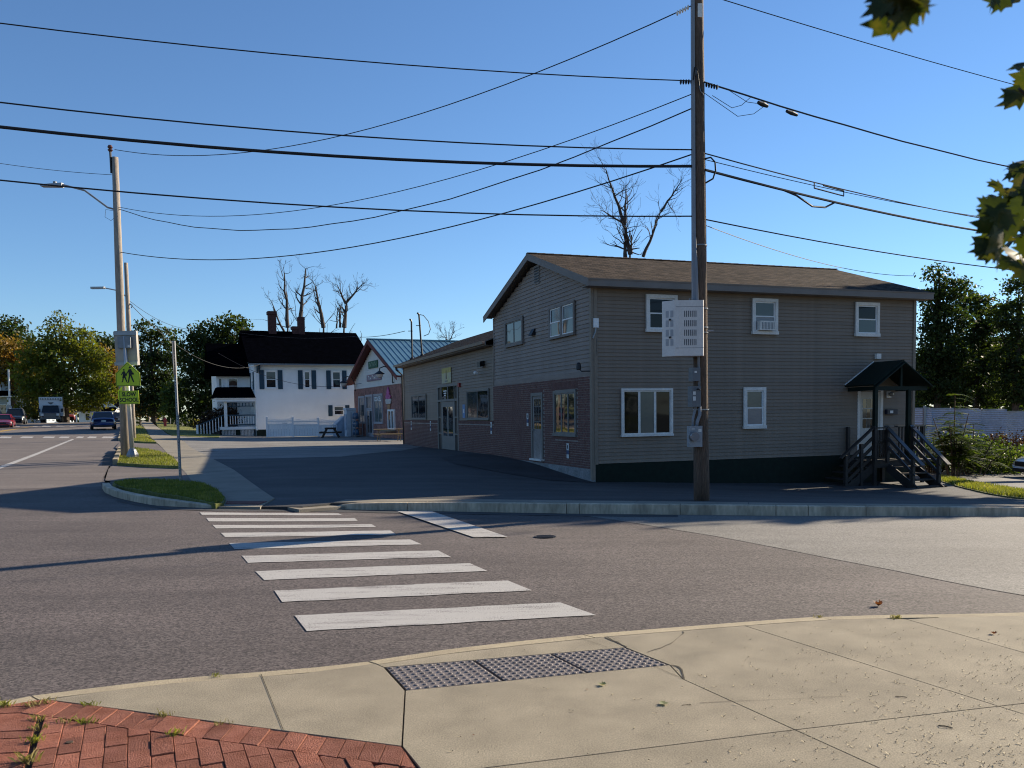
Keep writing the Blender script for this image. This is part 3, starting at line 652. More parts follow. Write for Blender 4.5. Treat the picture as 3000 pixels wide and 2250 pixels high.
for i in range(18):
    for j in range(6):
        a = lerp2(lerp2(q[0], q[1], (i + .5) / 18), lerp2(q[3], q[2], (i + .5) / 18), (j + .5) / 6); mb.lathe([(.018, .0), (.01, .008)], 6, (a[0], a[1], ZL(*a) + .045))
mb.build('tactile_dome', RUST, fp, kind='stuff')
# driveway apron between the island and the lamp verge, and the one beyond
sheet('driveway_apron', DL((308, 1408), (318, 1374), (330, 1364), (534, 1372), (578, 1420), (560, 1416), (345, 1413)), ZL, .008, ASPH_APRON, .8)
sheet('driveway_apron', DL((338, 1312), (350, 1296), (392, 1296), (460, 1301), (480, 1315), (500, 1336), (470, 1330), (390, 1317), (350, 1318)), ZL, .008, ASPH_APRON, .8)
# fresh black asphalt by the building corner
def gpt(s, t): return (2.268 + .942 * s - .335 * t, 23.6 + .335 * s + .942 * t)
sheet('asphalt_patch', [gpt(-.02, -.3), gpt(-1.2, .4), gpt(-2.0, 2.5), gpt(-2.6, 5), gpt(-2.4, 7.5), gpt(-.9, 9.4), gpt(-.02, 9.0)], lambda x, y: ZL(x, y), .012, ASPH_NEW, .7)
# verges
def grass_tuft(poly, H, off, n, h, name, label, m=GRASS, w=.012, seed=1, kind='stuff'):
    rg = np.random.default_rng(seed); xs = [p[0] for p in poly]; ys = [p[1] for p in poly]; mb = MB(); X_ = rg.uniform(min(xs), max(xs), n * 6); Y_ = rg.uniform(min(ys), max(ys), n * 6); ok = inside_many(X_, Y_, poly)
    for x, y in list(zip(X_[ok].tolist(), Y_[ok].tolist()))[:n]:
        z = H(x, y) + off - .01; a = rg.uniform(0, 6.28); hh = h * rg.uniform(.5, 1.25); l = rg.uniform(-.6, .6, 2) * hh
        c, s_ = math.cos(a) * w, math.sin(a) * w
        mb.v += [(x - c, y - s_, z), (x + c, y + s_, z), (x + l[0], y + l[1], z + hh)]; b = len(mb.v) - 3; mb.f.append((b, b + 1, b + 2)); mb.m.append(0)
    o = mb.build(name, m); return tag(o, label, 'grass', None, kind)
def verge(pix, off, n, label, seed, edge=None, h=.07, H=ZL):
    poly = DL(*pix); sheet('verge_soil', poly, H, off, LAWN, .6, .25)
    return grass_tuft(shrink(poly, .03), H, off, n, h, 'grass', label, seed=seed)
verge(((330, 1424), (372, 1416), (450, 1414), (528, 1418), (586, 1424), (612, 1432), (640, 1447), (661, 1470), (655, 1486), (632, 1489), (580, 1478), (520, 1464), (470, 1459), (410, 1446), (352, 1437)), .09, 9000, 'short shaded grass filling the kerbed island under the sign post', 3)
verge(((349, 1319), (390, 1318), (440, 1324), (490, 1336), (508, 1348), (531, 1374), (500, 1373), (430, 1370), (343, 1364)), .10, 9000, 'sunlit grass verge round the lamp post foot', 4, h=.09)
verge(((360, 1272), (390, 1274), (425, 1284), (458, 1300), (420, 1299), (352, 1293)), .10, 4000, 'sunlit grass strip beyond the second driveway', 5, h=.10)
verge(((392, 1252), (412, 1247), (424, 1257), (436, 1277), (442, 1285), (395, 1272), (386, 1268)), .06, 3000, 'shaded grass strip between walk and street further up', 6, h=.1)
verge(((446, 1236), (462, 1250), (480, 1262), (505, 1277), (560, 1280), (640, 1283), (648, 1270), (640, 1256), (560, 1252), (500, 1243)), .03, 9000, 'lawn in front of the dark trees beside the white house', 7, h=.12)
# kerb of the island and of the verges
isl = empty('island_kerb'); isl['kind'] = 'structure'
IO = list(reversed(ISL)); IO = IO
II = offset(IO, -.16)
def itop(x, y): return ZR(x, y) + .15 - max(0, (x + 7.2) * .075) if x > -7.2 else ZR(x, y) + .15
kerbstones(IO, II, [0, .18, .55, .57, 1], itop, -.5, KERB_FAR, isl, .01)
vk = empty('verge_kerb'); vk['kind'] = 'structure'
for uv0, uv1, n in (((330, 1363), (349, 1318), 4), ((346, 1293), (352, 1270), 3), ((356, 1262), (362, 1250), 2)):
    a, b = DL(uv0, uv1); 
    for i in range(n):
        p, q_ = lerp2(a, b, i / n + .01), lerp2(a, b, (i + 1) / n - .01)
        z = max(ZL(*p), ZL(*q_)) + .16; d_ = (Vector(q_) - Vector(p)).normalized(); nn = Vector((-d_.y, d_.x)) * .17
        MB().hexa([(p[0], p[1], z - .5), (q_[0], q_[1], z - .5), (q_[0] - nn.x, q_[1] - nn.y, z - .5), (p[0] - nn.x, p[1] - nn.y, z - .5)], [(p[0], p[1], z), (q_[0], q_[1], z), (q_[0] - nn.x, q_[1] - nn.y, z), (p[0] - nn.x, p[1] - nn.y, z)]).build('kerb_stone', KERB, vk)
# right hand side: grass strip and the drive beyond it
gs = DL((2752, 1396), (2841, 1413), (3000, 1440)) + [(16.5, 18.0), (15.2, 17.2)] + DL((3000, 1463), (2889, 1447), (2805, 1427), (2745, 1408))
sheet('verge_soil', gs, ZL, .03, LAWN, .6, .3)
grass_tuft(shrink(gs, .03), ZL, .03, 14000, .10, 'grass', 'bright sunlit grass strip at the right end of the lot', seed=9, w=.014)
dr = DL((2752, 1395), (2841, 1412), (3000, 1439)) + [(16.6, 18.1), (30, 24), (34, 40)] + DL((3000, 1392), (2900, 1382), (2820, 1366), (2740, 1362))
sheet('side_drive', dr, ZL, .02, ASPH_DRIVE, 1.0)
# lawns further off, left of the street
lw = [(-13.9 - .433 * (y - 29.5) - 15.0, y) for y in (30, 48, 70, 85, 98, 112)]
sheet('far_lawn', lw + [(-110, 150), (-150, 80), (-120, 20), (-60, 15)], lambda x, y: max(ZR(x, y), ZL(x, y)) + .1 + min(1.6, max(0, (-(x) - (29 + .433 * (y - 29.5))) * .05)), .0, LAWN, 4.0, .4)
# ------------------------------------------------------------------ the brown two-storey building with its single-storey wing
TH = 0.342
def roofquad(mb, a, b, c, d, mi=0):           # a-b along the eave, d-c along the ridge
    mb.add([a, b, c, d], [(0, 1, 2, 3)], mi)
def with_uv(o, origin_fn):
    me = o.data; uv = me.uv_layers.new(name='UVMap')
    for p in me.polygons:
        n = p.normal; up_ = Vector((0, 0, 1)) - n * n.z
        if up_.length < 1e-3: up_ = Vector((0, 1, 0))
        up_.normalize(); al = up_.cross(n)
        for li in p.loop_indices:
            co = me.vertices[me.loops[li].vertex_index].co; uv.data[li].uv = (co.dot(al), co.dot(up_))
    return o
def roofslab(name, pts, thick, mats, parent):
    """sloping roof plate: pts is the upper outline (counter-clockwise from above)"""
    a = [Vector(p) for p in pts]; n = (a[1] - a[0]).cross(a[2] - a[0]).normalized()
    if n.z < 0: a.reverse(); n = -n
    b = [p - n * thick for p in a]; k = len(a); mb = MB(); mb.add(a + b, [tuple(range(k))], 0); B = 0
    mb.f.append(tuple(range(2 * k - 1, k - 1, -1))); mb.m.append(1)
    for i in range(k): mb.f.append((i, k + i, k + (i + 1) % k, (i + 1) % k)); mb.m.append(1)
    o = mb.build(name, mats, parent); return with_uv(o, None)
def siding(parent, axis, u0, u1, z0, z1, expo, m, depth=.022, face=0.0, outline=None, name='siding_board', skip=()):
    """lapped boards, one object each; axis 'x': wall runs along local x and faces -y; axis 'y': runs along y and faces -x.
    outline(z) -> (u0, u1) trims the board (gables)"""
    k = int(math.ceil((z1 - z0) / expo)); cache = {}
    for i in range(k):
        a = z0 + i * expo; b = min(z1, a + expo)
        lo, hi = (u0, u1) if outline is None else outline((a + b) / 2)
        if hi - lo < .1: continue
        segs = [(lo, hi)]
        for s0, s1, sz0, sz1 in skip:
            if a >= sz0 - .02 and b <= sz1 + .02:
                ns_ = []
                for x0, x1 in segs:
                    if s1 <= x0 or s0 >= x1: ns_.append((x0, x1)); continue
                    if s0 > x0: ns_.append((x0, s0))
                    if s1 < x1: ns_.append((s1, x1))
                segs = ns_
        for lo, hi in segs:
            key = (round(lo, 3), round(hi, 3), round(b - a, 3))
            if key not in cache:
                d1, d2 = depth, depth * .25; h = b - a; mb = MB()
                if axis == 'x': A = [(lo, -d1, 0), (lo, .01, 0), (lo, .01, h), (lo, -d2, h)]; Bv = [(hi, p[1], p[2]) for p in A]
                else: A = [(-d1, lo, 0), (.01, lo, 0), (.01, lo, h), (-d2, lo, h)]; Bv = [(p[0], hi, p[2]) for p in A]
                mb.prism(A, Bv); cache[key] = mb.mesh(name, m)
            inst(cache[key], name, parent, (face, 0, a) if axis == 'y' else (0, face, a))
def window(parent, axis, u0, u1, z0, z1, style, fm, gm, face=0.0, fw=.085, name='window', proud=.045, sm=None, lower=None, label=None):
    """frame, sashes and panes as sub-parts. style: 'dh' double hung, 'tri' three lights, 'two' slider, 'one'"""
    sm = sm or fm
    def P(u, d, z): return (u, -d, z) if axis == 'x' else (-d, u, z)
    def bar(mb, ua, ub, d0, d1, za, zb):
        p = P(ua, d1, za); q = P(ub, d0, zb); mb.box(min(p[0], q[0]), max(p[0], q[0]), min(p[1], q[1]), max(p[1], q[1]), za, zb)
    mb = MB(); bar(mb, u0, u1, .0, proud, z1 - fw, z1); bar(mb, u0, u0 + fw, .0, proud, z0 + fw, z1 - fw); bar(mb, u1 - fw, u1, .0, proud, z0 + fw, z1 - fw); bar(mb, u0 - .015, u1 + .015, .0, proud + .02, z0, z0 + fw)
    loc = (face, 0, 0) if axis == 'y' else (0, face, 0)
    f = mb.build(name, fm, parent, loc=loc)
    if label: f['label'] = label
    i0, i1, j0, j1 = u0 + fw, u1 - fw, z0 + fw, z1 - fw
    cells = []
    if style == 'dh': m_ = (j0 + j1) / 2; cells = [(i0, i1, j0, m_ + .02, .020, lower or gm), (i0, i1, m_ - .02, j1, .006, gm)]
    elif style == 'tri': w = (i1 - i0) / 3; cells = [(i0 + w * k, i0 + w * (k + 1), j0, j1, .018, (lower if lower and k == 1 else gm)) for k in range(3)]
    elif style == 'two': w = (i1 - i0) / 2; cells = [(i0, i0 + w, j0, j1, .018, gm), (i0 + w, i1, j0, j1, .010, lower or gm)]
    else: cells = [(i0, i1, j0, j1, .015, gm)]
    for a, b, c, d, dep, g in cells:
        s = .035; mb = MB(); bar(mb, a, b, dep - .012, dep + .012, c, c + s); bar(mb, a, b, dep - .012, dep + .012, d - s, d); bar(mb, a, a + s, dep - .012, dep + .012, c + s, d - s); bar(mb, b - s, b, dep - .012, dep + .012, c + s, d - s)
        mb.build('sash', sm, f)
        mb = MB(); bar(mb, a + s, b - s, dep - .008, dep - .002, c + s, d - s); mb.build('pane', g, f)
    return f
bldg = empty('taupe_building', (2.268, 23.6, 0), TH, 'two-storey taupe-sided building with brick ground floor on its gable end and a low wing', 'building')
LA, WB = 11.15, 8.4
PEAK, EAVE, ZE = 6.50, 5.10, 5.12
# cores (hidden behind the boards)
gab = [(0, 0), (0, 0)]
mb = MB(); mb.prism([(.02, .02, -.9), (.02, WB, -.9), (.02, WB, 5.12), (.02, 4.1, 6.38), (.02, .02, 5.12)], [(LA, .02, -.9), (LA, WB, -.9), (LA, WB, 5.12), (LA, 4.1, 6.38), (LA, .02, 5.12)])
mb.build('wall', TAUPE_TRIM, bldg)
# right facade: vinyl boards
siding(bldg, 'x', .09, LA - .09, .24, 5.06, .1015, TAUPE, .027, skip=((8.98, 9.86, .2, 2.2),))
for x0, x1 in ((-.0, .1), (LA - .1, LA)): MB().box(x0, x1, -.045, .02, .22, 5.08).build('corner_board', TAUPE_TRIM, bldg)
MB().box(.0, LA, -.012, .02, -1.0, .235).build('foundation', GREENP, bldg)
# gable end: clapboards above, brick below
def gout(z): 
    k = max(0, (z - 5.12) / (6.42 - 5.12)); return (.05 + k * 4.0, WB - .03 - k * 4.25)
siding(bldg, 'y', .05, WB - .02, 2.80, 6.30, .118, CLAP, .03, face=-.03, outline=lambda z: gout(z) if z > 5.05 else (.05, WB - .02))
MB().box(-.085, .02, -.03, .085, -.2, 5.05).build('corner_board', TAUPE_TRIM, bldg)
MB().box(-.06, -.0, .085, WB, 2.665, 2.80).build('water_table', CLAP, bldg)
MB().box(-.07, -.0, WB - .06, WB + .02, 2.68, 5.1).build('corner_board', CLAP, bldg)
def brickwall(name, y0, y1, z0, z1, parent, face=0.0, holes=(), soldier=()):
    BL, BH, g = .203, .057, .0105
    MB().box(face - .002, face + .03, y0, y1, z0, z1).build('mortar_backing', MORTAR, parent)
    mb = MB(); r = 0; z = z0
    while z + BH <= z1 + 1e-6:
        y = y0 - (BL + g) * (.5 if r % 2 else 0)
        while y < y1:
            a, b = max(y, y0), min(y + BL, y1)
            if b - a > .03 and not any(a > h[0] - .1 and b < h[1] + .1 and z > h[2] - .06 and z < h[3] for h in holes):
                d = face - .011 + random.uniform(-.002, .002); mb.v += [(d, a, z), (d, b, z), (d, b, z + BH), (d, a, z + BH), (face, a, z), (face, b, z), (face, b, z + BH), (face, a, z + BH)]
                q = len(mb.v) - 8; mb.f += [(q, q + 3, q + 2, q + 1), (q, q + 1, q + 5, q + 4), (q + 3, q + 7, q + 6, q + 2), (q, q + 4, q + 7, q + 3), (q + 1, q + 2, q + 6, q + 5)]; mb.m += [0] * 5
            y += BL + g
        z += BH + g; r += 1
    for (a, b, c, d) in soldier:
        y = a
        while y < b:
            e = face - .018; mb.v += [(e, y, c), (e, y + .055, c), (e, y + .055, d), (e, y, d), (face, y, c), (face, y + .055, c), (face, y + .055, d), (face, y, d)]
            q = len(mb.v) - 8; mb.f += [(q, q + 3, q + 2, q + 1), (q, q + 1, q + 5, q + 4), (q + 3, q + 7, q + 6, q + 2), (q, q + 4, q + 7, q + 3), (q + 1, q + 2, q + 6, q + 5)]; mb.m += [0] * 5
            y += .0655
    return mb.build(name, BRICKM, parent, kind='stuff')
brickwall('brick_course', .0, WB + .15, .09, 2.665, bldg, -.05, holes=((1.0, 2.74, .85, 2.5), (3.62, 4.6, .2, 2.42)), soldier=((.95, 2.80, 2.34, 2.54), (3.6, 4.66, 2.24, 2.44), (.95, 2.8, .86, .95)))
MB().box(-.055, .02, -.02, WB, -1.0, .09).build('foundation', CONCF, bldg)
window(bldg, 'y', 1.03, 2.72, .96, 2.32, 'tri', DOORG, GLASS, face=-.05, fw=.09, proud=.05)
window(bldg, 'y', 5.25, 7.05, 3.93, 4.86, 'two', FASCIA, GLASS, face=-.07, fw=.1, proud=.05, sm=DOORG, label='gable window with dark sliding panes')
window(bldg, 'y', 1.05, 2.0, 3.86, 4.84, 'dh', FASCIA, GLASS_B, face=-.07, fw=.07, proud=.05, sm=WHITE, lower=GLASS)
window(bldg, 'y', 2.0, 2.95, 3.86, 4.84, 'dh', FASCIA, GLASS_B, face=-.07, fw=.07, proud=.05, sm=WHITE, lower=GLASS)
# side door in the brick
d = MB().box(-.09, -.02, 3.62, 3.72, .2, 2.3).box(-.09, -.02, 4.52, 4.62, .2, 2.3).box(-.09, -.02, 3.72, 4.52, 2.2, 2.3).build('door_frame', DOORG, bldg)
dd = MB().box(-.045, -.02, 3.72, 4.52, .22, 2.2).build('door', DOORG, bldg)
MB().box(-.052, -.04, 3.82, 4.42, 1.15, 2.1).build('pane', GLASS, dd)
mb = MB()
for k in range(1, 3): mb.box(-.060, -.04, 3.82 + k * .2 - .008, 3.82 + k * .2 + .008, 1.15, 2.1)
for k in range(1, 4): mb.box(-.060, -.04, 3.82, 4.42, 1.15 + k * .237 - .008, 1.15 + k * .237 + .008)
mb.build('glazing_bar', DOORG, dd)
MB().lathe([(.03, -.04), (.03, -.02), (.012, -.02), (.012, .0)], 10, (-.05, 4.45, 1.12), 'x').build('handle', METAL, dd)
MB().box(-.16, -.0, 3.6, 4.64, .14, .2).build('door_step', OFFW, bldg)
# attic vent and dryer hood
v = MB().box(-.075, -.02, 3.77, 4.23, 5.70, 6.28).build('attic_vent', FASCIA, bldg); mb = MB()
for k in range(6): mb.hexa([(-.078, 3.82, 5.77 + k * .083), (-.078, 4.18, 5.77 + k * .083), (-.07, 4.18, 5.80 + k * .083), (-.07, 3.82, 5.80 + k * .083)], [(-.09, 3.82, 5.76 + k * .083), (-.09, 4.18, 5.76 + k * .083), (-.085, 4.18, 5.80 + k * .083), (-.085, 3.82, 5.80 + k * .083)])
mb.build('louvre', BLACKM, v)
MB().hexa([(-.2, 4.2, 4.13), (-.2, 4.5, 4.13), (-.04, 4.5, 4.13), (-.04, 4.2, 4.13)], [(-.08, 4.22, 4.34), (-.08, 4.48, 4.34), (-.04, 4.48, 4.34), (-.04, 4.22, 4.34)]).build('vent_hood', BLACKM, bldg)
# windows of the right facade
for x0, x1, g, lo in ((1.58, 2.56, GLASS_D, None), (5.05, 5.93, GLASS_C, GLASS_W), (8.76, 9.67, GLASS_D, GLASS_B)):
    window(bldg, 'x', x0, x1, 3.86, 4.90, 'dh', OFFW, g, face=-.036, fw=.095, proud=.06, sm=WHITE, lower=lo)
window(bldg, 'x', 4.77, 5.53, 1.11, 2.32, 'dh', OFFW, GLASS_C, face=-.036, fw=.095, proud=.055, sm=WHITE, lower=GLASS_W)
window(bldg, 'x', .80, 2.41, .965, 2.30, 'tri', OFFW, GLASS_D, face=-.036, fw=.06, proud=.06, sm=OFFW, lower=GLASS_C)
ac = MB().box(5.22, 5.74, -.22, -.05, 3.97, 4.24).build('window_air_conditioner', OFFW, bldg); mb = MB()
for k in range(9): mb.box(5.28 + k * .05, 5.30 + k * .05, -.226, -.22, 4.0, 4.2)
mb.build('grille', METAL_D, ac)
# potted plant and curtains seen in the three-light window
LEAF_IN = leafmat('house_plant', (.02, .05, .015), (.04, .09, .03), trans=.3)
# roof
SLOPE = (6.50 - 5.13) / (4.1 + .4)
zr = 6.66; oh = .35; ex = .42
ZF = lambda t: zr - abs(t - 4.1) * (zr - 5.22) / (4.1 + .42)
roofslab('roof', [(-oh, -.42, ZF(-.42)), (LA + oh, -.42, ZF(-.42)), (LA + oh, 4.1, zr), (-oh, 4.1, zr)], .04, [SHING, FASCIA], bldg)
roofslab('roof', [(LA + oh, 8.72, ZF(8.72)), (-oh, 8.72, ZF(8.72)), (-oh, 4.1, zr), (LA + oh, 4.1, zr)], .04, [SHING, FASCIA], bldg)
mb = MB()
mb.box(-oh + .02, LA + oh - .02, -.40, -.375, ZF(-.42) - .20, ZF(-.42) - .035); mb.build('fascia', FASCIA, bldg)
MB().box(-oh + .02, LA + oh - .02, -.375, .02, ZF(-.42) - .20, ZF(-.42) - .185).build('soffit', FASCIA, bldg)
for y0, y1 in ((-.41, 4.1), (8.71, 4.1)):
    a, b = (-oh + .004, y0, ZF(y0) - .03), (-oh + .004, y1, zr - .03)
    mb = MB(); mb.prism([(a[0], a[1], a[2]), (a[0], a[1], a[2] - .18), (b[0], b[1], b[2] - .18), (b[0], b[1], b[2])], [(a[0] + .03, a[1], a[2]), (a[0] + .03, a[1], a[2] - .18), (b[0] + .03, b[1], b[2] - .18), (b[0] + .03, b[1], b[2])]); mb.build('rake_board', FASCIA, bldg)
    mb = MB(); mb.prism([(-oh + .03, y0, ZF(y0) - .05), (-oh + .03, y1, zr - .05), (-oh + .03, y1, zr - .07), (-oh + .03, y0, ZF(y0) - .07)], [(.0, y0, ZF(y0) - .05), (.0, y1, zr - .05), (.0, y1, zr - .07), (.0, y0, ZF(y0) - .07)]); mb.build('rake_soffit', TAUPE_TRIM, bldg)
# ridge cap shingles
mb = MB()
for k in range(40): x = -oh + k * .297; mb.hexa([(x, 3.98, zr - .015), (x + .31, 3.98, zr - .01), (x + .31, 4.22, zr - .01), (x, 4.22, zr - .015)], [(x, 4.06, zr + .022), (x + .31, 4.06, zr + .03), (x + .31, 4.14, zr + .03), (x, 4.14, zr + .022)])
with_uv(mb.build('ridge_cap', SHING, bldg, kind='stuff'), None)
# ---- wing
W0, W1 = WB, 23.65
MB().prism([(.03, W0, -.6), (.03, W0, 4.2), (3.0, W0, 5.4), (6.2, W0, 4.2), (6.2, W0, -.6)], [(.03, W1, -.6), (.03, W1, 4.2), (3.0, W1, 5.4), (6.2, W1, 4.2), (6.2, W1, -.6)]).build('wing_wall', TAUPE_TRIM, bldg)
siding(bldg, 'y', W0 + .02, W1 - .08, 1.40, 4.13, .118, TAUPE, .032, face=-.0, skip=((13.2, 16.62, 1.3, 2.95),))
MB().box(-.05, .02, W1 - .09, W1 + .02, .0, 4.16).build('corner_board', TAUPE_TRIM, bldg)
MB().box(-.05, .02, W0 + .13, W0 + .22, 1.4, 4.16).build('corner_board', TAUPE_TRIM, bldg)
brickwall('brick_course', W0 + .15, 13.2, .08, 1.28, bldg, -.05, soldier=((W0 + .16, 13.15, 1.27, 1.39),))
brickwall('brick_course', 16.62, W1, .08, 1.28, bldg, -.05, soldier=((16.65, W1 - .05, 1.27, 1.39),))
MB().box(-.20, .02, W0 - .6, W1 + .05, -.6, .085).build('wing_footing', CONCF, bldg)
window(bldg, 'y', 18.75, 21.8, 1.42, 2.66, 'two', DOORG, GLASS, face=-.036, fw=.06, proud=.04)
window(bldg, 'y', 9.08, 11.95, 1.42, 2.62, 'two', DOORG, GLASS, face=-.036, fw=.06, proud=.04, lower=GLASS_B)
# entrance
e = MB().box(-.06, .02, 13.2, 13.34, .1, 2.96).box(-.06, .02, 16.48, 16.62, .1, 2.96).box(-.06, .02, 13.34, 16.48, 2.86, 2.96).box(-.05, .02, 13.34, 16.48, 2.22, 2.32).box(-.05, .02, 13.78, 13.86, .1, 2.86).box(-.05, .02, 15.9, 15.98, .1, 2.86).box(-.05, .0, 14.84, 14.92, 2.32, 2.86).build('entrance_frame', DOORG, bldg)
for y0, y1 in ((13.86, 14.84), (14.92, 15.9)): MB().box(-.03, .0, y0, y1, 2.32, 2.86).build('pane', GLASS, e)
for y0, y1 in ((13.34, 13.78), (15.98, 16.48)):
    for z0, z1 in ((.12, .78), (.84, 1.5), (1.56, 2.22), (2.32, 2.86)): MB().box(-.02, .0, y0, y1, z0, z1 - .06).build('side_panel', BLACKM, e)
    mbp = MB()
    for z in (.78, 1.5): mbp.box(-.045, .0, y0, y1, z, z + .06)
    mbp.build('side_rail', DOORG, e)
dr_ = MB().box(-.045, .0, 13.86, 15.9, .12, 2.2).build('door', DOORG, bldg)
for y0, y1 in ((14.1, 14.75), (15.02, 15.66)): MB().box(-.054, -.04, y0, y1, .72, 1.98).build('pane', GLASS, dr_)
MB().tube([(-.06, 14.82, 1.0), (-.1, 14.82, 1.02), (-.1, 14.82, 1.3), (-.06, 14.82, 1.32)], .014, 8).build('handle', METAL, dr_)
for k, (z, w) in enumerate(((2.66, .52), (2.56, .42), (2.47, .30))): MB().box(-.034, -.03, 15.35 - w / 2, 15.35 + w / 2, z, z + .05).build('lettering', WHITE, e)
# wing roof
we = 4.30; wr = 5.62
roofslab('wing_roof', [(-.4, W0 + .0, we), (3.0, W0 + .0, wr), (3.0, W1 + .28, wr), (-.4, W1 + .28, we)], .04, [SHING, FASCIA], bldg)
roofslab('wing_roof', [(6.5, W0, we), (6.5, W1 + .28, we), (3.0, W1 + .28, wr), (3.0, W0, wr)], .04, [SHING, FASCIA], bldg)
MB().box(-.385, -.36, W0, W1 + .26, we - .16, we - .03).build('fascia', FASCIA, bldg)
MB().box(-.36, .02, W0, W1 + .2, we - .16, we - .15).build('soffit', TAUPE_TRIM, bldg)
mb = MB(); prof = [(-.39, we - .01), (-.39, we - .11), (-.49, we - .12), (-.51, we - .01), (-.50, we - .01), (-.485, we - .105), (-.40, we - .10), (-.40, we - .01)]
mb.prism([(x, W0, z) for x, z in prof], [(x, W1 + .3, z) for x, z in prof]); mb.build('gutter', TAUPE_TRIM, bldg)
MB().prism([(-.36, W1 + .26, we - .05), (3.0, W1 + .26, wr - .05), (3.0, W1 + .26, wr - .2), (-.36, W1 + .26, we - .2)], [(-.36, W1 + .285, we - .05), (3.0, W1 + .285, wr - .05), (3.0, W1 + .285, wr - .2), (-.36, W1 + .285, we - .2)]).build('rake_board', FASCIA, bldg)
MB().tube([(-.42, W1 + .06, we - .1), (-.4, W1 + .06, we - .25), (-.10, W1 + .06, we - .5), (-.08, W1 + .05, .1)], .045, 8).build('downspout', BLACKM, bldg)
# ---- porch: canopy, posts, landing, two flights
PX = 9.5; P0, P1 = 8.42, 10.58; PF = -1.25; pe, pp = 2.36, 3.08
porch = empty('porch_canopy', (0, 0, 0)); porch.parent = bldg
roofslab('canopy_roof', [(P0, PF, pe), (PX, PF, pp), (PX, .02, pp), (P0, .02, pe)], .05, [GREENP, GREENP], bldg)
roofslab('canopy_roof', [(P1, .02, pe), (PX, .02, pp), (PX, PF, pp), (P1, PF, pe)], .05, [GREENP, GREENP], bldg)
bpy.data.objects.remove(porch)
MB().beam((P0 - .01, -.03, pe + .02), (PX, -.03, pp + .02), .02, .05, upv=(0, 1, 0)).build('flashing', OFFW, bldg)
mb = MB()
for a, b in (((P0 + .02, PF - .02, pe - .08), (PX, PF - .02, pp - .08)), ((P1 - .02, PF - .02, pe - .08), (PX, PF - .02, pp - .08))): mb.beam(a, b, .03, .14, upv=(0, 1, 0))
mb.build('canopy_rake', GREENP, bldg)
mb = MB(); mb.box(P0 + .1, P1 - .1, PF + .06, PF + .14, 2.18, 2.30); mb.box(P0 + .12, P0 + .2, PF + .1, .0, 2.18, 2.30); mb.box(P1 - .2, P1 - .12, PF + .1, .0, 2.18, 2.30); mb.beam((PX, PF + .1, 2.3), (PX, PF + .1, 3.0), .07, .07); mb.build('canopy_beam', GREENP, bldg)
for x in (8.56, 9.80): MB().box(x - .055, x + .055, PF + .04, PF + .15, .12, 2.2).build('canopy_post', GREENP, bldg)
MB().box(9.55, 9.72, -.12, -.02, 3.18, 3.34).build('junction_box', OFFW, bldg)
df = MB().box(8.92, 9.02, -.03, .01, .18, 2.27).box(9.80, 9.9, -.03, .01, .18, 2.27).box(9.02, 9.80, -.03, .01, 2.19, 2.27).build('door_frame', OFFW, bldg)
dp = MB().box(9.02, 9.58, -.02, .01, .18, 2.19).box(9.58, 9.80, -.012, .01, .18, 2.19).build('door', DOORW, bldg)
for i in range(3):
    for j in range(3): MB().box(9.12 + i * .145, 9.25 + i * .145, -.026, -.015, 1.05 + j * .31, 1.33 + j * .31).build('pane', GLASS_B if (i + j) % 2 else GLASS, dp)
MB().lathe([(.03, -.07), (.03, -.04), (.012, -.04), (.012, -.02)], 10, (9.52, 0, 1.05), 'y').build('handle', METAL, dp)
wl = MB().box(10.02, 10.2, -.05, -.01, 1.98, 2.18).build('wall_lamp', OFFW, bldg); MB().lathe([(.02, .0), (.075, .04), (.075, .1), (.02, .15)], 12, (10.12, -.13, 2.02)).build('lamp_globe', GLASS_W, wl)
mbx = MB().box(9.98, 10.38, -.13, -.02, 1.46, 1.62).build('mailbox', mat('mailbox_black', (.02, .02, .04), .35, .1), bldg); MB().box(10.08, 10.2, -.136, -.13, 1.5, 1.58).build('letter', WHITE, mbx)
landing = MB()
for k in range(9): landing.box(8.46 + k * .16, 8.61 + k * .16, -1.28, -.02, .08, .115)
landing.box(8.46, 9.9, -1.26, -1.21, -.1, .08).box(8.46, 8.5, -1.21, -.02, -.1, .08).box(9.86, 9.9, -1.21, -.02, -.1, .08)
landing.build('landing', DARKW, bldg)
for x, y in ((8.52, -1.2), (9.84, -1.2), (9.84, -.1)): MB().box(x - .05, x + .05, y - .05, y + .05, -.9, .08).build('landing_post', DARKW, bldg)
# front flight toward the street
for k in range(4):
    y = -1.30 - k * .27; z = .115 - (k + 1) * .175
    MB().box(8.92 if k < 3 else 8.82, 9.90 if k < 3 else 10.05, y - .28, y, z - .04, z).build('tread', DARKW, bldg)
for x in (8.94, 9.87):
    mb = MB(); mb.beam((x, -1.28, -.08), (x, -2.4, -.72), .045, .26); mb.build('stringer', DARKW, bldg)
mb = MB(); mb.box(8.84, 9.12, -2.42, -2.38, -.85, -.62).box(9.74, 10.02, -2.42, -2.38, -.85, -.62).hexa([(9.12, -2.42, -.70), (9.74, -2.42, -.70), (9.74, -2.38, -.70), (9.12, -2.38, -.70)], [(9.0, -2.42, -.62), (9.86, -2.42, -.62), (9.86, -2.38, -.62), (9.0, -2.38, -.62)]); mb.build('riser_board', DARKW, bldg)
for x, y, z1 in ((8.93, -1.27, 1.1), (9.88, -1.27, 1.1), (8.93, -2.25, .24), (9.88, -2.25, .24), (8.5, -1.24, 1.1), (8.5, -.1, 1.1)): MB().box(x - .045, x + .045, y - .045, y + .045, -.85 if y < -2 else .05, z1).build('newel_post', DARKW, bldg)
RAIL = mat('rail_gloss_dark', (.045, .04, .038), .32, .2, 4.0, spec=.6)
